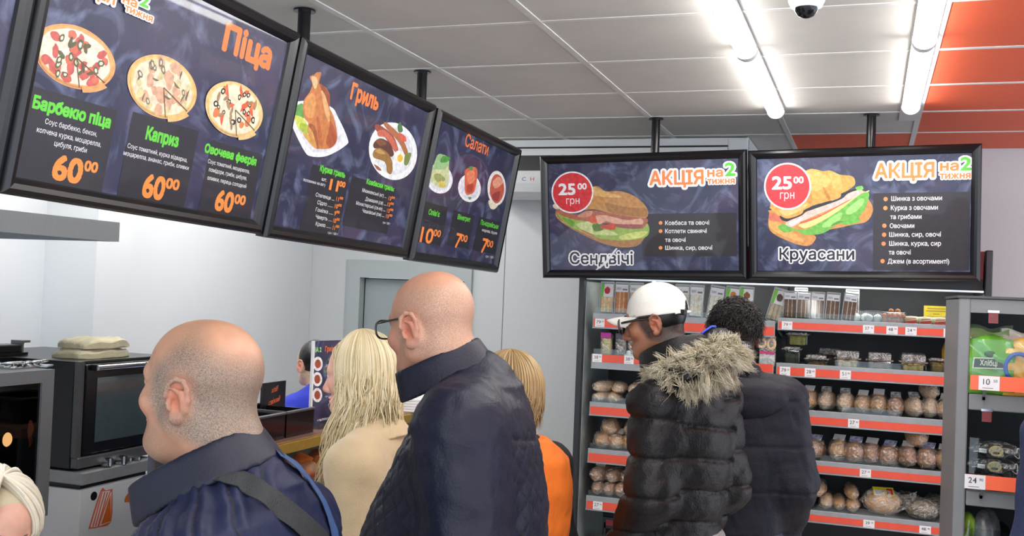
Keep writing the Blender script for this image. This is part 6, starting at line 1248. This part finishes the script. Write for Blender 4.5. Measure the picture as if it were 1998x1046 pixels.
def arm_d(P, V):
    out = np.full(len(V), 9.0)
    for sd in (-1, 1):
        sh, el, wr = P.arms(sd)
        for a, b, r in ((sh, el, .08), (el, wr, .065)): out = np.minimum(out, cone(a, b, r)[0](V[:, 0], V[:, 1], V[:, 2]))
    return out
def surf(P, ob, pts):
    """points of the photo laid onto a garment: (position, normal) in the person's frame"""
    o = P.Mi@CAM; out = []
    for x, y in pts:
        d = (P.Mi.to_3x3()@ray(x, y)).normalized(); ok, co, n, _ = ob.ray_cast(o, d)
        out.append((np.array(co), np.array(n)) if ok else None)
    return [q for q in out if q is not None]
def ribbon(P, name, sn, w, th, m, parent=None):
    """flat band with thickness lying on a garment"""
    p = np.array([q[0] for q in sn]); n = np.array([q[1] for q in sn])
    for _ in range(14): n[1:-1] = (n[:-2]+n[1:-1]*2+n[2:])/4; p[1:-1] = (p[:-2]+p[1:-1]*2+p[2:])/4
    n /= np.linalg.norm(n, axis=1)[:, None]; d = np.gradient(p, axis=0); s = np.cross(d, n); s /= np.linalg.norm(s, axis=1)[:, None]+1e-9
    V = []; 
    for i in range(len(p)):
        for a, b in ((-1, .0), (-1, 1), (1, 1), (1, .0)): V.append(p[i]+s[i]*w/2*a+n[i]*(th*b+.005))
    F = [(i*4+j, i*4+(j+1) % 4, i*4+4+(j+1) % 4, i*4+4+j) for i in range(len(p)-1) for j in range(4)]
    return MB().add(V, F, 0, False).build(name, m, parent or P.root)
def px_line(a, n=14): return spline(a, n, False)
SK1 = skin_mat('skin_ruddy', (178, 134, 108), 1, (118, 106, 94))
A1 = Person('balding man in a blue quilted jacket with a dark strap across his back', (393, 764), 1.78, 92, hyaw=-2, hpitch=4, hs=1.02, o={'fat': .25, 'chin2': 1, 'nose': .85, 'ear': 1.08, 'dz': .02, 'shz': -.035}, fwd=.075, skin=SK1, sw=.175, nk=1.25)
A1.body(stub_balding).trousers((40, 42, 50))
J1 = fabric('nylon_navy_blue', (27, 33, 60), .55, .12, 220, spec=.25, var=.1)
n_ = A1.Mi.to_3x3()@(AX_R*.86+AX_U*.50); n1_ = np.array(n_)
def disp1(V, N):
    z = V[:, 2]-A1.Zs; u = (V@n1_+.25*(V[:, 1]+.02)**2-.4*np.minimum(0, z+.1)**2)/.044
    lim = sstep(.085, .06, z)
    return .0075*lim*np.cos(2*math.pi*u)+groove(u, .13, .012)*lim+wrinkle(V, .004, 30, 3)+wrinkle(V, .0014, 110, 5)
b1 = ((-.36, -.27, A1.Zs-.66), (.36, .3, A1.Zs+.13))
j1 = A1.cloth('jacket', jacket_prims(A1, .06, sleeve=(.082, .07, .056), chest=(.20, .14), top=.02), J1, .0046, b1, disp1, stitch=([lambda V: (V@n1_+.25*(V[:, 1]+.02)**2-.4*np.minimum(0, V[:, 2]-A1.Zs+.1)**2)/.044], None, .003, mat('thread_navy', (7, 9, 18), .7)))  # threads coloured near black, painting shade into the channel grooves
JD = fabric('nylon_navy_dark', (17, 21, 40), .5, .12, 220)
c1 = collar(A1, 'collar', (0, .062, A1.Zs+.046), -29, .102, .124, .068, .008, JD, flare=.12)
bpy.context.view_layer.update()
ribbon(A1, 'shoulder_strap', surf(A1, j1, px_line([(352, 925), (395, 926), (432, 928), (480, 945), (540, 985), (590, 1025), (640, 1070)])), .036, .0025, fabric('webbing_charcoal', (44, 48, 50), .6, .5, 500))
ribbon(A1, 'blue_band', surf(A1, j1, px_line([(535, 885), (562, 903), (590, 928), (620, 970), (640, 1015), (655, 1075)])), .03, .0015, fabric('band_blue', (52, 78, 122), .6, .3, 400))
# ---------------------------------------------------------------- the tall man with glasses
SK2 = skin_mat('skin_rosy', (182, 134, 110), 1, (158, 136, 118))
def stub_fringe(x, y, z):
    side = sstep(.05, .02, y+.3*np.maximum(0, z))*sstep(-.07, -.04, z+.3*np.clip(-y, -.02, .1))*sstep(.105, .07, z)
    ear = np.exp(-((np.abs(x)-.084)**2/.012**2+(y+.012)**2/.028**2+z**2/.036**2))
    return np.clip(.5*side*(1-np.clip(ear*1.6, 0, 1)), 0, 1)
A2 = Person('tall bald man in glasses and a dark navy quilted jacket, seen from behind', (842, 640), 2.27, 104, hyaw=-34, hpitch=-8, hs=1.0, o={'fat': .22, 'chin2': 1, 'nose': .95, 'ear': 1.12, 'dz': .05}, fwd=.085, skin=SK2, sw=.19, nk=1.2)
A2.body(stub_fringe).trousers((36, 38, 46))
J2 = fabric('nylon_midnight', (18, 22, 40), .48, .16, 200, spec=.3)
def disp2(V, N):
    z = V[:, 2]-A2.Zs; th = np.arctan2(V[:, 0], -V[:, 1])*.2; ad = arm_d(A2, V); body = sstep(.0, .03, ad-.012)*sstep(-.03, -.06, z)
    q = np.minimum(np.abs((th+z)/.046-np.round((th+z)/.046)), np.abs((th-z)/.046-np.round((th-z)/.046)))
    yk = np.exp(-((z+.055+.02*np.cos(V[:, 0]*9))/.005)**2)*sstep(.2, .16, np.abs(V[:, 0]))
    return body*(.0012*np.minimum(q*4, 1)-.0016*np.exp(-(q/.09)**2))-.004*yk+wrinkle(V, .006, 34, 8)*(.4+sstep(.02, -.01, ad))+wrinkle(V, .0025, 95, 9)
j2 = A2.cloth('jacket', jacket_prims(A2, .075, sleeve=(.094, .08, .064), chest=(.205, .155), top=.03), J2, .0058, ((-.38, -.3, A2.Zs-.66), (.38, .32, A2.Zs+.15)), disp2, stitch=([lambda V, q=q: (np.arctan2(V[:, 0], -V[:, 1])*.2+q*(V[:, 2]-A2.Zs))/.046 for q in (1, -1)], lambda V: (sstep(.0, .03, arm_d(A2, V)-.012)*sstep(-.03, -.06, V[:, 2]-A2.Zs)), .0022, mat('thread_black', (5, 6, 10), .7)))  # black threads on the diamonds double as painted groove shade
collar(A2, 'collar', (0, .056, A2.Zs+.066), -26, .092, .099, .068, .008, J2, flare=.14)
GB = mat('glasses_black', (16, 16, 20), .2, coat=.5)
def glasses(P, w=.034, h=.021, y0=.113, z0=.006, round_=2.6, th=.0024):
    g = bpy.data.objects.new('glasses', None)
    def oval(cx): return [P.hp((cx+w*.86*math.copysign(abs(math.cos(a))**(2/round_), math.cos(a)), y0-.10*(abs(cx+w*math.cos(a))**2)*3, z0+h*math.copysign(abs(math.sin(a))**(2/round_), math.sin(a)))) for a in np.arange(20)*math.pi/10]
    m = MB()
    for s in (-1, 1): m.tube(oval(s*.034), th, 6, closed=True)
    m.tube([P.hp((-.006, y0, z0+.006)), P.hp((0, y0+.002, z0+.009)), P.hp((.006, y0, z0+.006))], th, 6)
    f = m.build('glasses_frame', GB, P.root)
    for s in (-1, 1):
        m = MB(); m.tube([P.hp((s*.062, y0-.012, z0+.012)), P.hp((s*.074, y0-.03, z0+.013)), P.hp((s*.0785, .03, z0+.016)), P.hp((s*.079, -.005, z0+.014)), P.hp((s*.078, -.022, z0-.004))], th*1.1, 6); m.build('temple', GB, f)
        o = oval(s*.034); m = MB(); m.add(o, [tuple(range(len(o)))]); m.build('lens', M_PLEXI, f, recalc=False)
    return f
glasses(A2)
# ---------------------------------------------------------------- blonde woman
SKF = skin_mat('skin_fair', (226, 176, 156), 1, (200, 180, 140))
BL = Person('blonde woman with long hair in a beige coat, between the two bald men', (700, 738), 3.08, 96, hyaw=2, hpitch=-3, hs=.97, o={'ear': .7, 'nose': .85, 'brow': mat('brow_blond', (170, 140, 96), .8)}, fwd=.05, skin=SKF, sw=.165, nk=.85)
BL.body().trousers((52, 56, 70))
CO = fabric('wool_beige', (198, 176, 140), .85, .35, 300, sheen=.3, var=.06)
def dispb(V, N): return wrinkle(V, .006, 28, 21)+wrinkle(V, .002, 80, 22)
jb = BL.cloth('coat', jacket_prims(BL, .0, sleeve=(.078, .066, .055), chest=(.165, .11), hem=.95, top=.03), CO, .007, ((-.33, -.26, BL.Zs-1.0), (.33, .28, BL.Zs+.12)), dispb)
collar(BL, 'collar', (0, -.01, BL.Zs+.035), -18, .085, .09, .05, .009, CO, flare=.2)
def long_hair(P, n, r0, seed, cols, name='hair', length=(.32, .46), face=52, rad=(.0026, .0046), wave=.012, behind=.0, puff=1.0, part=0.0, lift=.012, ends=None):
    """locks from the parting, over the skull and down past the shoulders"""
    R = np.random.RandomState(seed); paths = []; rs = []; ts = []
    rx, ry, rz = .0785*puff, .095*puff, .092*puff; c = np.array([0, -.012, .035])
    for i in range(n):
        lay = R.uniform(0, 1); az = math.radians(R.uniform(face, 360-face))            # 0 = face, 180 = nape
        L = R.uniform(*length); t = np.linspace(0, 1, 20); k = 1+lift*lay/.08
        el = np.pi/2*(1-np.clip(t/.42, 0, 1))                                            # crown to the widest line
        dx, dy = math.sin(az), math.cos(az)
        x = rx*k*np.cos(el)*dx+part*np.sin(el)*(1-t); y = ry*k*np.cos(el)*dy; z = rz*k*np.sin(el)
        fall = np.clip((t-.42)/.58, 0, 1); z = z-fall*L/P.hs
        sgn = 1 if dx > 0 else -1; ph = R.uniform(0, 6); fr = R.uniform(1.2, 2.6)
        sw_ = 1-.12*fall+.06*np.sin(fall*math.pi)
        x = x*sw_+wave*np.sin(ph+fr*fall*6)*fall+R.normal(0, .004)*fall; y = y*(1-.1*fall)+wave*np.sin(ph*1.7+fr*fall*5)*fall-behind*fall+R.normal(0, .004)*fall
        p = np.stack([x, y, z], 1)+c
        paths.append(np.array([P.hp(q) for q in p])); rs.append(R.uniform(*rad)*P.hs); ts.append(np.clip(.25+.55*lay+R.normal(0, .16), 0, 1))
    if ends: paths = [ends(p) for p in paths]
    return strands(P, name, paths, rs, r0, ts, 4, 1.5)
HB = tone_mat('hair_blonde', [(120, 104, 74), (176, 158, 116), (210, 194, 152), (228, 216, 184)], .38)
def cap_shell(P, m, puff=1.0, drop=-.09, face=.035, extra=None, h=.005):
    """close-fitting under layer of hair over the skull"""
    g = SDF(axis((-.16, .16, h)), axis((-.19, .16, h)), axis((-.32, .17, h)))
    g.add(ell((0, -.014, .038), (.080*puff, .095*puff, .092*puff)), .01)
    if drop < -.09: g.add(cone((0, -.045, .0), (0, -.055, drop), .068*puff, .06*puff), .03)
    for e in (extra or []): g.add(e, .02)
    g.add((lambda X, Y, Z: (Y-face-.35*(np.maximum(Z, .0)-.03))*np.ones_like(X), np.array([-.2, -.01, -.35]), np.array([.2, .2, .2])), .012, 's') if False else g.add(ell((0, .125, -.035), (.075, .09, .095)), .015, 's')
    V, F = g.mesh(2); V = np.array([P.hp(q) for q in V]); return np_mesh('hair', V, F, m, P.root, {'tone': np.full(len(V), .3)})
hbs = cap_shell(BL, HB, 1.0, -.24)
def blonde_ends(p):
    f = np.clip((BL.hc[2]-.06-p[:, 2])/.3, 0, 1); p = p.copy(); left = (p[:, 0] < .0)
    p[:, 1] += f*np.where(p[:, 1] > -.06, .07, -.012); p[:, 0] -= .03*f*(p[:, 1] > -.02); return p
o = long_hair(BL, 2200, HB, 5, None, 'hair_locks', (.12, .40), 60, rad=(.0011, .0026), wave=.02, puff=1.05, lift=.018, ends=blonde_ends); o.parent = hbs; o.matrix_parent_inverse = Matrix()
R = np.random.RandomState(31); paths = []; rs = []; ts = []
for i in range(520):
    sg = -1 if R.uniform() < .6 else 1; a0 = math.radians(R.uniform(0, 48)); e0 = math.radians(R.uniform(38, 78)); a1 = math.radians(R.uniform(66, 120)); L = R.uniform(.1, .36); t = np.linspace(0, 1, 20); q = np.clip(t/.42, 0, 1); az = a0+(a1-a0)*q**.8; el = e0*(1-q**1.4); k = 1.06+R.uniform(0, .2)*q
    f = np.clip((t-.42)/.58, 0, 1); ph = R.uniform(0, 6)
    x = sg*.0785*k*np.cos(el)*np.sin(az)+.016*np.sin(ph+9*f)*f; y = .096*k*np.cos(el)*np.cos(az)+.012*np.sin(ph*1.3+8*f)*f; z = .094*k*np.sin(el)-f*L
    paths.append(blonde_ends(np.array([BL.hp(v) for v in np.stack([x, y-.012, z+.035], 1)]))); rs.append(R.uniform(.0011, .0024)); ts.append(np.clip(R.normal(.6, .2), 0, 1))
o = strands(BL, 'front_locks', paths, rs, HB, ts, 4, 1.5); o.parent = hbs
# ---------------------------------------------------------------- woman in the orange vest, mostly hidden
OW = Person('light brown haired person in an orange vest, mostly hidden behind the tall man', (988, 772), 3.25, 70, hs=.95, o={'ear': .7}, fwd=.05, skin=SKF, sw=.165, nk=.85)
OW.body().trousers((40, 42, 48))
HL = tone_mat('hair_light_brown', [(88, 68, 42), (128, 102, 66), (156, 128, 88), (180, 154, 110)], .4)
hb2 = cap_shell(OW, HL, 1.0, -.16); o = long_hair(OW, 1100, HL, 6, None, 'hair_locks', (.06, .14), 50, puff=1.06, wave=.006, lift=.02, rad=(.0012, .0028)); o.parent = hb2
OV = fabric('vest_orange', (236, 122, 44), .6, .15, 200)
OW.cloth('shirt', jacket_prims(OW, .0, sleeve=(.058, .05, .042), chest=(.15, .10), hem=.6, top=.0), fabric('shirt_black', (28, 28, 32), .7), .009, ((-.33, -.26, OW.Zs-.66), (.33, .28, OW.Zs+.12)), dispb)
OW.cloth('vest', [(loft([(OW.Zs-.64, 0, .0, .17, .125), (OW.Zs-.3, 0, .005, .2, .14), (OW.Zs-.1, 0, -.012, .215, .135), (OW.Zs+.0, 0, -.02, .19, .11), (OW.Zs+.07, 0, -.02, .09, .07)], 2.4), .03)], OV, .008, ((-.28, -.22, OW.Zs-.7), (.28, .22, OW.Zs+.14)), dispb)
# ---------------------------------------------------------------- young man in the white cap
SK3 = skin_mat('skin_tan', (158, 112, 86), 1, (40, 34, 32))
def stub_dark(x, y, z): return np.clip(.95*sstep(.055, .03, y+.5*np.maximum(0, -z-.0))*sstep(-.065, -.045, z+.35*np.clip(-y, -.02, .1))*(1-np.clip(1.6*np.exp(-((np.abs(x)-.084)**2/.012**2+(y+.012)**2/.028**2+z**2/.036**2)), 0, 1)), 0, 1)
CM = Person('young man in a white cap and glasses, black puffer jacket with a fur trimmed hood', (1280, 632), 3.32, 62, hyaw=26, hpitch=-10, hs=.97, o={'nose': .95, 'ear': 1.05, 'brow': mat('brow_black', (24, 20, 20), .8), 'dz': .0}, fwd=.118, skin=SK3, sw=.15)
CM.body(stub_dark).trousers((150, 150, 152))
HK = tone_mat('hair_black', [(12, 11, 12), (26, 23, 23), (46, 41, 40)], .35)
hk = cap_shell(CM, HK, .985, -.05)
WC = fabric('cap_white_cotton', (222, 221, 214), .75, .3, 320)
# cap: crown, peak, strap and opening at the back
g = SDF(axis((-.12, .12, .004)), axis((-.14, .13, .004)), axis((-.02, .16, .004)))
g.add(ell((0, -.012, .045), (.086, .103, .094)), .01); g.add(ell((0, -.012, .02), (.087, .104, .06)), .02); g.add((lambda X, Y, Z: (Z-.024-.10*Y)*np.ones_like(X+Y), np.array([-.2, -.2, -.1]), np.array([.2, .2, .1])), .004, 's') if False else None
V, F = g.mesh(2); keep = V[:, 2] > .027+.06*V[:, 1]
N = normals(V, F); seam = np.exp(-(np.sin(3*np.arctan2(V[:, 0], V[:, 1]+.012))/.05)**2)*sstep(.03, .05, V[:, 2]); V = V-N*(.0016*seam)[:, None]
back = (V[:, 1] < -.06) & (V[:, 2]-.043+.0 < .028-((V[:, 0])/.034)**2*.03)
Fk = F[keep[F].all(1) & ~back[F].all(1)]
Vp = np.array([CM.hp(q) for q in V]); capo = np_mesh('cap', Vp, Fk, WC, CM.root)
so = capo.modifiers.new('thick', 'SOLIDIFY'); so.thickness = .003; so.offset = -1
m = MB(); nx, ny = 16, 8; Vv = []
for j in range(ny+1):
    for i in range(nx+1):
        a = math.radians(-62+124*i/nx); r = j/ny; x = .082*math.sin(a)*(1-.04*r); y = -.012+.099*math.cos(a)+r*.080*max(0, math.cos(a))**.5; z = .037+.008*r-.010*r*r-.046*(abs(math.sin(a))**2)*r**.8
        Vv.append(CM.hp((x, y, z)))
m.add(Vv, [(j*(nx+1)+i, j*(nx+1)+i+1, (j+1)*(nx+1)+i+1, (j+1)*(nx+1)+i) for j in range(ny) for i in range(nx)], 0, True); pk = m.build('cap_peak', WC, capo); so = pk.modifiers.new('thick', 'SOLIDIFY'); so.thickness = .004
m = MB(); m.blob(CM.hp((0, -.012, .1395)), (.0075, .0075, .005)); m.build('cap_button', WC, capo)
st = [CM.hp((.044*math.sin(a), -.012-.1035*math.cos(a*.43), .0255)) for a in np.linspace(-1.5, 1.5, 13)]
m = MB(); m.tube(st, .0048, 8); m.build('cap_strap', WC, capo)
q = CM.hp((-.046, -.106, .0255)); m = MB(); m.box(tuple(q-.009), tuple(q+.009), 0, .002); m.build('strap_buckle', mat('buckle_dark', (30, 30, 26), .35, .5), capo)
glasses(CM, .034, .024, .112, .004, 2.6, .0036)
JP = fabric('puffer_black', (12, 12, 15), .45, .22, 150, spec=.35)
def dispc(V, N):
    z = V[:, 2]-CM.Zs; ad = arm_d(CM, V); u = np.where(ad < .012, (z+.02)/.115, (z+.06+.012*np.sin(V[:, 0]*14))/.098)
    return .013*np.sqrt(np.abs(np.cos(math.pi*(u-.0)))+.02)*sstep(.02, -.02, z)-.012+groove(u-.5, .05, .006)+wrinkle(V, .003, 50, 31)+wrinkle(V, .002, 110, 32)
jc = CM.cloth('jacket', jacket_prims(CM, .0, sleeve=(.082, .074, .06), chest=(.165, .125), hem=.72, top=.035), JP, .0066, ((-.38, -.28, CM.Zs-.76), (.38, .32, CM.Zs+.16)), dispc)
collar(CM, 'collar', (0, .03, CM.Zs+.085), -24, .092, .105, .105, .014, JP, flare=.14)
# hood lying on the back, with its fur edge
hd_c = CM.px(1352, 765, 3.2)
g = SDF(axis((-.26, .26, .007)), axis((-.34, .12, .007)), axis((CM.Zs-.16, CM.Zs+.2, .007)))
fur_px = [(1284, 768, 3.20), (1300, 745, 3.13), (1332, 730, 3.09), (1370, 716, 3.09), (1402, 700, 3.14), (1420, 690, 3.25)]
fp = np.array([CM.px(*q) for q in fur_px]); fp = np.array(spline([tuple(q) for q in fp[:, :2]], 8, False)); fz = np.interp(np.linspace(0, 5, len(fp)), range(6), [CM.px(*q)[2] for q in fur_px]); fp = np.column_stack([fp, fz])
for a, b in zip(fp[:-1:3], fp[3::3]): g.add(cone(a, b, .035, .035), .03)
mid = CM.px(1375, 800, 3.16); g.add(ell((mid[0], mid[1]+.03, mid[2]), (.13, .06, .085)), .05); g.add(ell((0, -.06, CM.Zs+.05), (.12, .06, .07)), .05)
V, F = g.mesh(2); V = V+normals(V, F)*wrinkle(V, .006, 45, 40)[:, None]; hood = np_mesh('hood', V, F, JP, CM.root)
# raised hood lining behind the neck with its blue cord
lp = [(1368, 655, 3.36), (1388, 640, 3.38), (1415, 640, 3.40), (1442, 656, 3.42), (1460, 684, 3.44)]
m = MB(); pts = [CM.px(*q) for q in lp]; pts2 = [CM.px(x-6+(i-2)*2, y+52, d-.05) for i, (x, y, d) in enumerate(lp)]
Vv = []; k = 6
up = spline([tuple(q) for q in [p[:2] for p in pts]], 6, False); 
tt = np.linspace(0, 4, len(up)); uz = np.interp(tt, range(5), [p[2] for p in pts]); lo_ = np.stack([np.interp(tt, range(5), [p[c] for p in pts2]) for c in range(3)], 1); U = np.column_stack([np.array(up), uz])
for j in range(k+1): f = j/k; Vv += [tuple(q) for q in (U*(1-f)+lo_*f+np.array([0, -.03, 0])*math.sin(f*math.pi))]
w = len(U); m.add(Vv, [(j*w+i, j*w+i+1, (j+1)*w+i+1, (j+1)*w+i) for j in range(k) for i in range(w-1)], 0, True); ln = m.build('hood_lining', fabric('lining_black', (15, 17, 24), .7), hood); so = ln.modifiers.new('thick', 'SOLIDIFY'); so.thickness = .008
CB = mat('cord_blue', (40, 70, 190), .5)
for a, b in ((0, int(w*.38)), (int(w*.9), w)): m = MB(); m.tube([tuple(q+np.array([0, 0, .004])) for q in U[a:b]], .0042, 6); m.build('blue_cord', CB, hood)
gb = SDF(axis((-.3, .3, .007)), axis((-.36, .16, .007)), axis((CM.Zs-.16, CM.Zs+.22, .007)))
for a, b in zip(fp[:-1:3], fp[3::3]): gb.add(cone(a, b, .040, .040), .02)
Vf, Ff = gb.mesh(1); Vf = Vf+normals(Vf, Ff)*wrinkle(Vf, .01, 130, 41)[:, None]
FU = tone_mat('fur_trim', [(70, 64, 50), (132, 124, 100), (186, 179, 154), (222, 217, 200)], .6, .2)
R = np.random.RandomState(3); paths = []; rs = []; ts = []
dF = np.gradient(fp, axis=0); dF /= np.linalg.norm(dF, axis=1)[:, None]
for i in range(600):
    t = R.uniform(0, len(fp)-1.001); i0 = int(t); f = t-i0; c = fp[i0]*(1-f)+fp[i0+1]*f; d = dF[i0]
    a = R.normal(size=3); a -= d*(a@d); a /= np.linalg.norm(a)+1e-9
    if i0 < 3 or i0 > len(fp)-5: a = a+d*(-.5 if i0 < 3 else .5)*R.uniform(0, 1)
    a = a+d*R.normal(0, .4)+np.array([0, 0, -.1]); a /= np.linalg.norm(a); L = R.uniform(.04, .07); c = c+a*.036
    e1 = np.cross(a, d); e1 /= np.linalg.norm(e1); e2 = np.cross(a, e1); bend = R.normal(size=3)*.45+np.array([0, 0, -.5]); tip = c+a*L*.8+bend*L*.5; tn = R.uniform(-.1, .12)
    s_ = np.linspace(0, 1, 8)[:, None]
    for j in range(26):
        r0 = c+e1*R.normal(0, .010)+e2*R.normal(0, .010)-a*.006; tp = tip+R.normal(size=3)*.0055-a*R.uniform(0, .022); md = r0+a*L*.62+R.normal(size=3)*.003
        paths.append((1-s_)**2*r0+2*s_*(1-s_)*md+s_**2*tp); rs.append(R.uniform(.0007, .0014)); ts.append(np.clip(.12+.75*np.linspace(0, 1, 8)**.8+tn+R.normal(0, .08), 0, 1))
o = strands(CM, 'fur_trim', paths, rs, FU, ts, 3); o.parent = hood; o['kind'] = 'stuff'
fb = np_mesh('fur_backing', Vf, Ff, FU, hood, {'tone': .12+.2*np.random.RandomState(2).rand(len(Vf))})
# ---------------------------------------------------------------- dark haired man behind him
DM = Person('man with dark curly hair in a navy jacket, behind the man in the white cap', (1432, 655), 3.74, 12, hyaw=8, hpitch=-4, hs=1.0, o={'brow': mat('brow_black', (24, 20, 20), .8), 'dz': .01}, fwd=.05, skin=SK3, sw=.172)
DM.body(stub_dark).trousers((58, 62, 78))
hd2 = cap_shell(DM, HK, 1.03, -.05); R = np.random.RandomState(9); paths = []; rs = []; ts = []
for i in range(3600):
    u = R.normal(size=3); u /= np.linalg.norm(u)
    if u[2] < -.35 or (u[1] > .45 and u[2] < .45): continue
    p0 = np.array([0, -.014, .038])+u*np.array([.082, .098, .094]); t = np.linspace(0, 1, 10); side = np.cross(u, R.normal(size=3)); side /= np.linalg.norm(side); up = np.cross(side, u); ph = R.uniform(0, 6); cr = R.uniform(.006, .012)
    p = p0+np.outer(t, u)*R.uniform(.006, .03)+np.outer(t, side)*R.uniform(.012, .035)+np.outer(np.sin(ph+t*7)-math.sin(ph), up)*cr+np.outer(t*t, [0, 0, -.014])
    paths.append(np.array([DM.hp(q) for q in p])); rs.append(R.uniform(.0008, .0018)); ts.append(np.clip(R.normal(.5, .25), 0, 1))
o = strands(DM, 'curls', paths, rs, HK, ts, 4); o.parent = hd2
JN = fabric('jacket_navy_black', (20, 23, 36), .6, .25, 180)
def dispd(V, N):
    z = V[:, 2]-DM.Zs; return wrinkle(V, .008, 30, 51)+wrinkle(V, .003, 90, 52)+groove((z+.02)/.16, .035, .005)
jd = DM.cloth('jacket', jacket_prims(DM, .01, sleeve=(.09, .078, .064), chest=(.19, .135), hem=.62, top=.03), JN, .0072, ((-.38, -.28, DM.Zs-.68), (.38, .32, DM.Zs+.16)), dispd)
hx = DM.px(1530, 770, 3.62)
DM.cloth('hood', [(ell((.02, -.09, DM.Zs-.02), (.15, .07, .085)), .03), (ell((hx[0]-.02, hx[1]-.0, hx[2]), (.07, .055, .05)), .05)], JN, .007, ((-.26, -.26, DM.Zs-.2), (.32, .1, DM.Zs+.14)), lambda V, N: wrinkle(V, .007, 45, 60))
collar(DM, 'collar', (0, -.01, DM.Zs+.055), -16, .088, .095, .06, .01, JN)
# ---------------------------------------------------------------- older woman bent at the lower left
OL = Person('older woman with short white blonde hair bending forward at the lower left corner', (-2, 1020), 2.75, -122, hyaw=6, hpitch=-33, hroll=-8, hs=.98, o={'brow': mat('brow_taupe', (120, 96, 80), .8), 'dz': -.02, 'ear': .7}, fwd=.16, skin=SKF, sw=.165, nk=.85)
OL.body().trousers((40, 42, 48))
HW = tone_mat('hair_white_blonde', [(170, 156, 122), (212, 202, 172), (236, 230, 210), (248, 246, 236)], .42)
hw_ = cap_shell(OL, HW, 1.02, -.10); o = long_hair(OL, 620, HW, 15, None, 'hair_locks', (.03, .09), 40, puff=1.06, wave=.004, lift=.022, part=.045); o.parent = hw_
OL.cloth('blouse', jacket_prims(OL, .01, sleeve=(.07, .06, .048), chest=(.165, .115), hem=.6, top=.03), fabric('blouse_grey', (150, 152, 160), .8), .009, ((-.33, -.26, OL.Zs-.66), (.33, .32, OL.Zs+.14)), dispb)
# ---------------------------------------------------------------- worker behind the counter
WK = Person('worker in a bright blue shirt behind the counter, half hidden by the menu stand', (612, 712), 5.05, 60, hs=.95, o={'brow': mat('brow_black', (24, 20, 20), .8)}, fwd=.05, skin=SKF, sw=.165, nk=.85)
WK.body(stub_dark).trousers((40, 42, 60))
hk3 = cap_shell(WK, HK, 1.02, -.06, extra=[ell((0, -.1, .06), (.04, .035, .04))])
WK.cloth('shirt', jacket_prims(WK, .0, sleeve=(.075, .062, .05), chest=(.17, .11), hem=.6, top=.04), fabric('shirt_royal_blue', (46, 62, 196), .7), .010, ((-.33, -.26, WK.Zs-.66), (.33, .28, WK.Zs+.14)), dispb)
m = MB(); m.tube([(.09*math.sin(a), -.02+.085*math.cos(a), WK.Zs+.055+.0*a) for a in np.linspace(0, 6.0, 18)], .012, 6, closed=True); m.build('collar', mat('collar_orange', (232, 112, 48), .6), WK.root)
# ---------------------------------------------------------------- sleeve of a person cut by the right edge
pr_ = at_d(1998, 700, 2.25)
RP = Person('person in a navy jacket cut off by the right edge, only a sleeve showing', (2232, 640), 2.2, 20, hs=1.0, o={}, fwd=.05, skin=SK3, sw=.19)
RP.body(stub_dark).trousers((40, 42, 50)); RP.cloth('jacket', jacket_prims(RP, .02, sleeve=(.09, .08, .062), chest=(.20, .135)), fabric('jacket_slate_navy', (36, 46, 76), .6), .009, ((-.38, -.28, RP.Zs-.66), (.38, .32, RP.Zs+.16)), dispb)
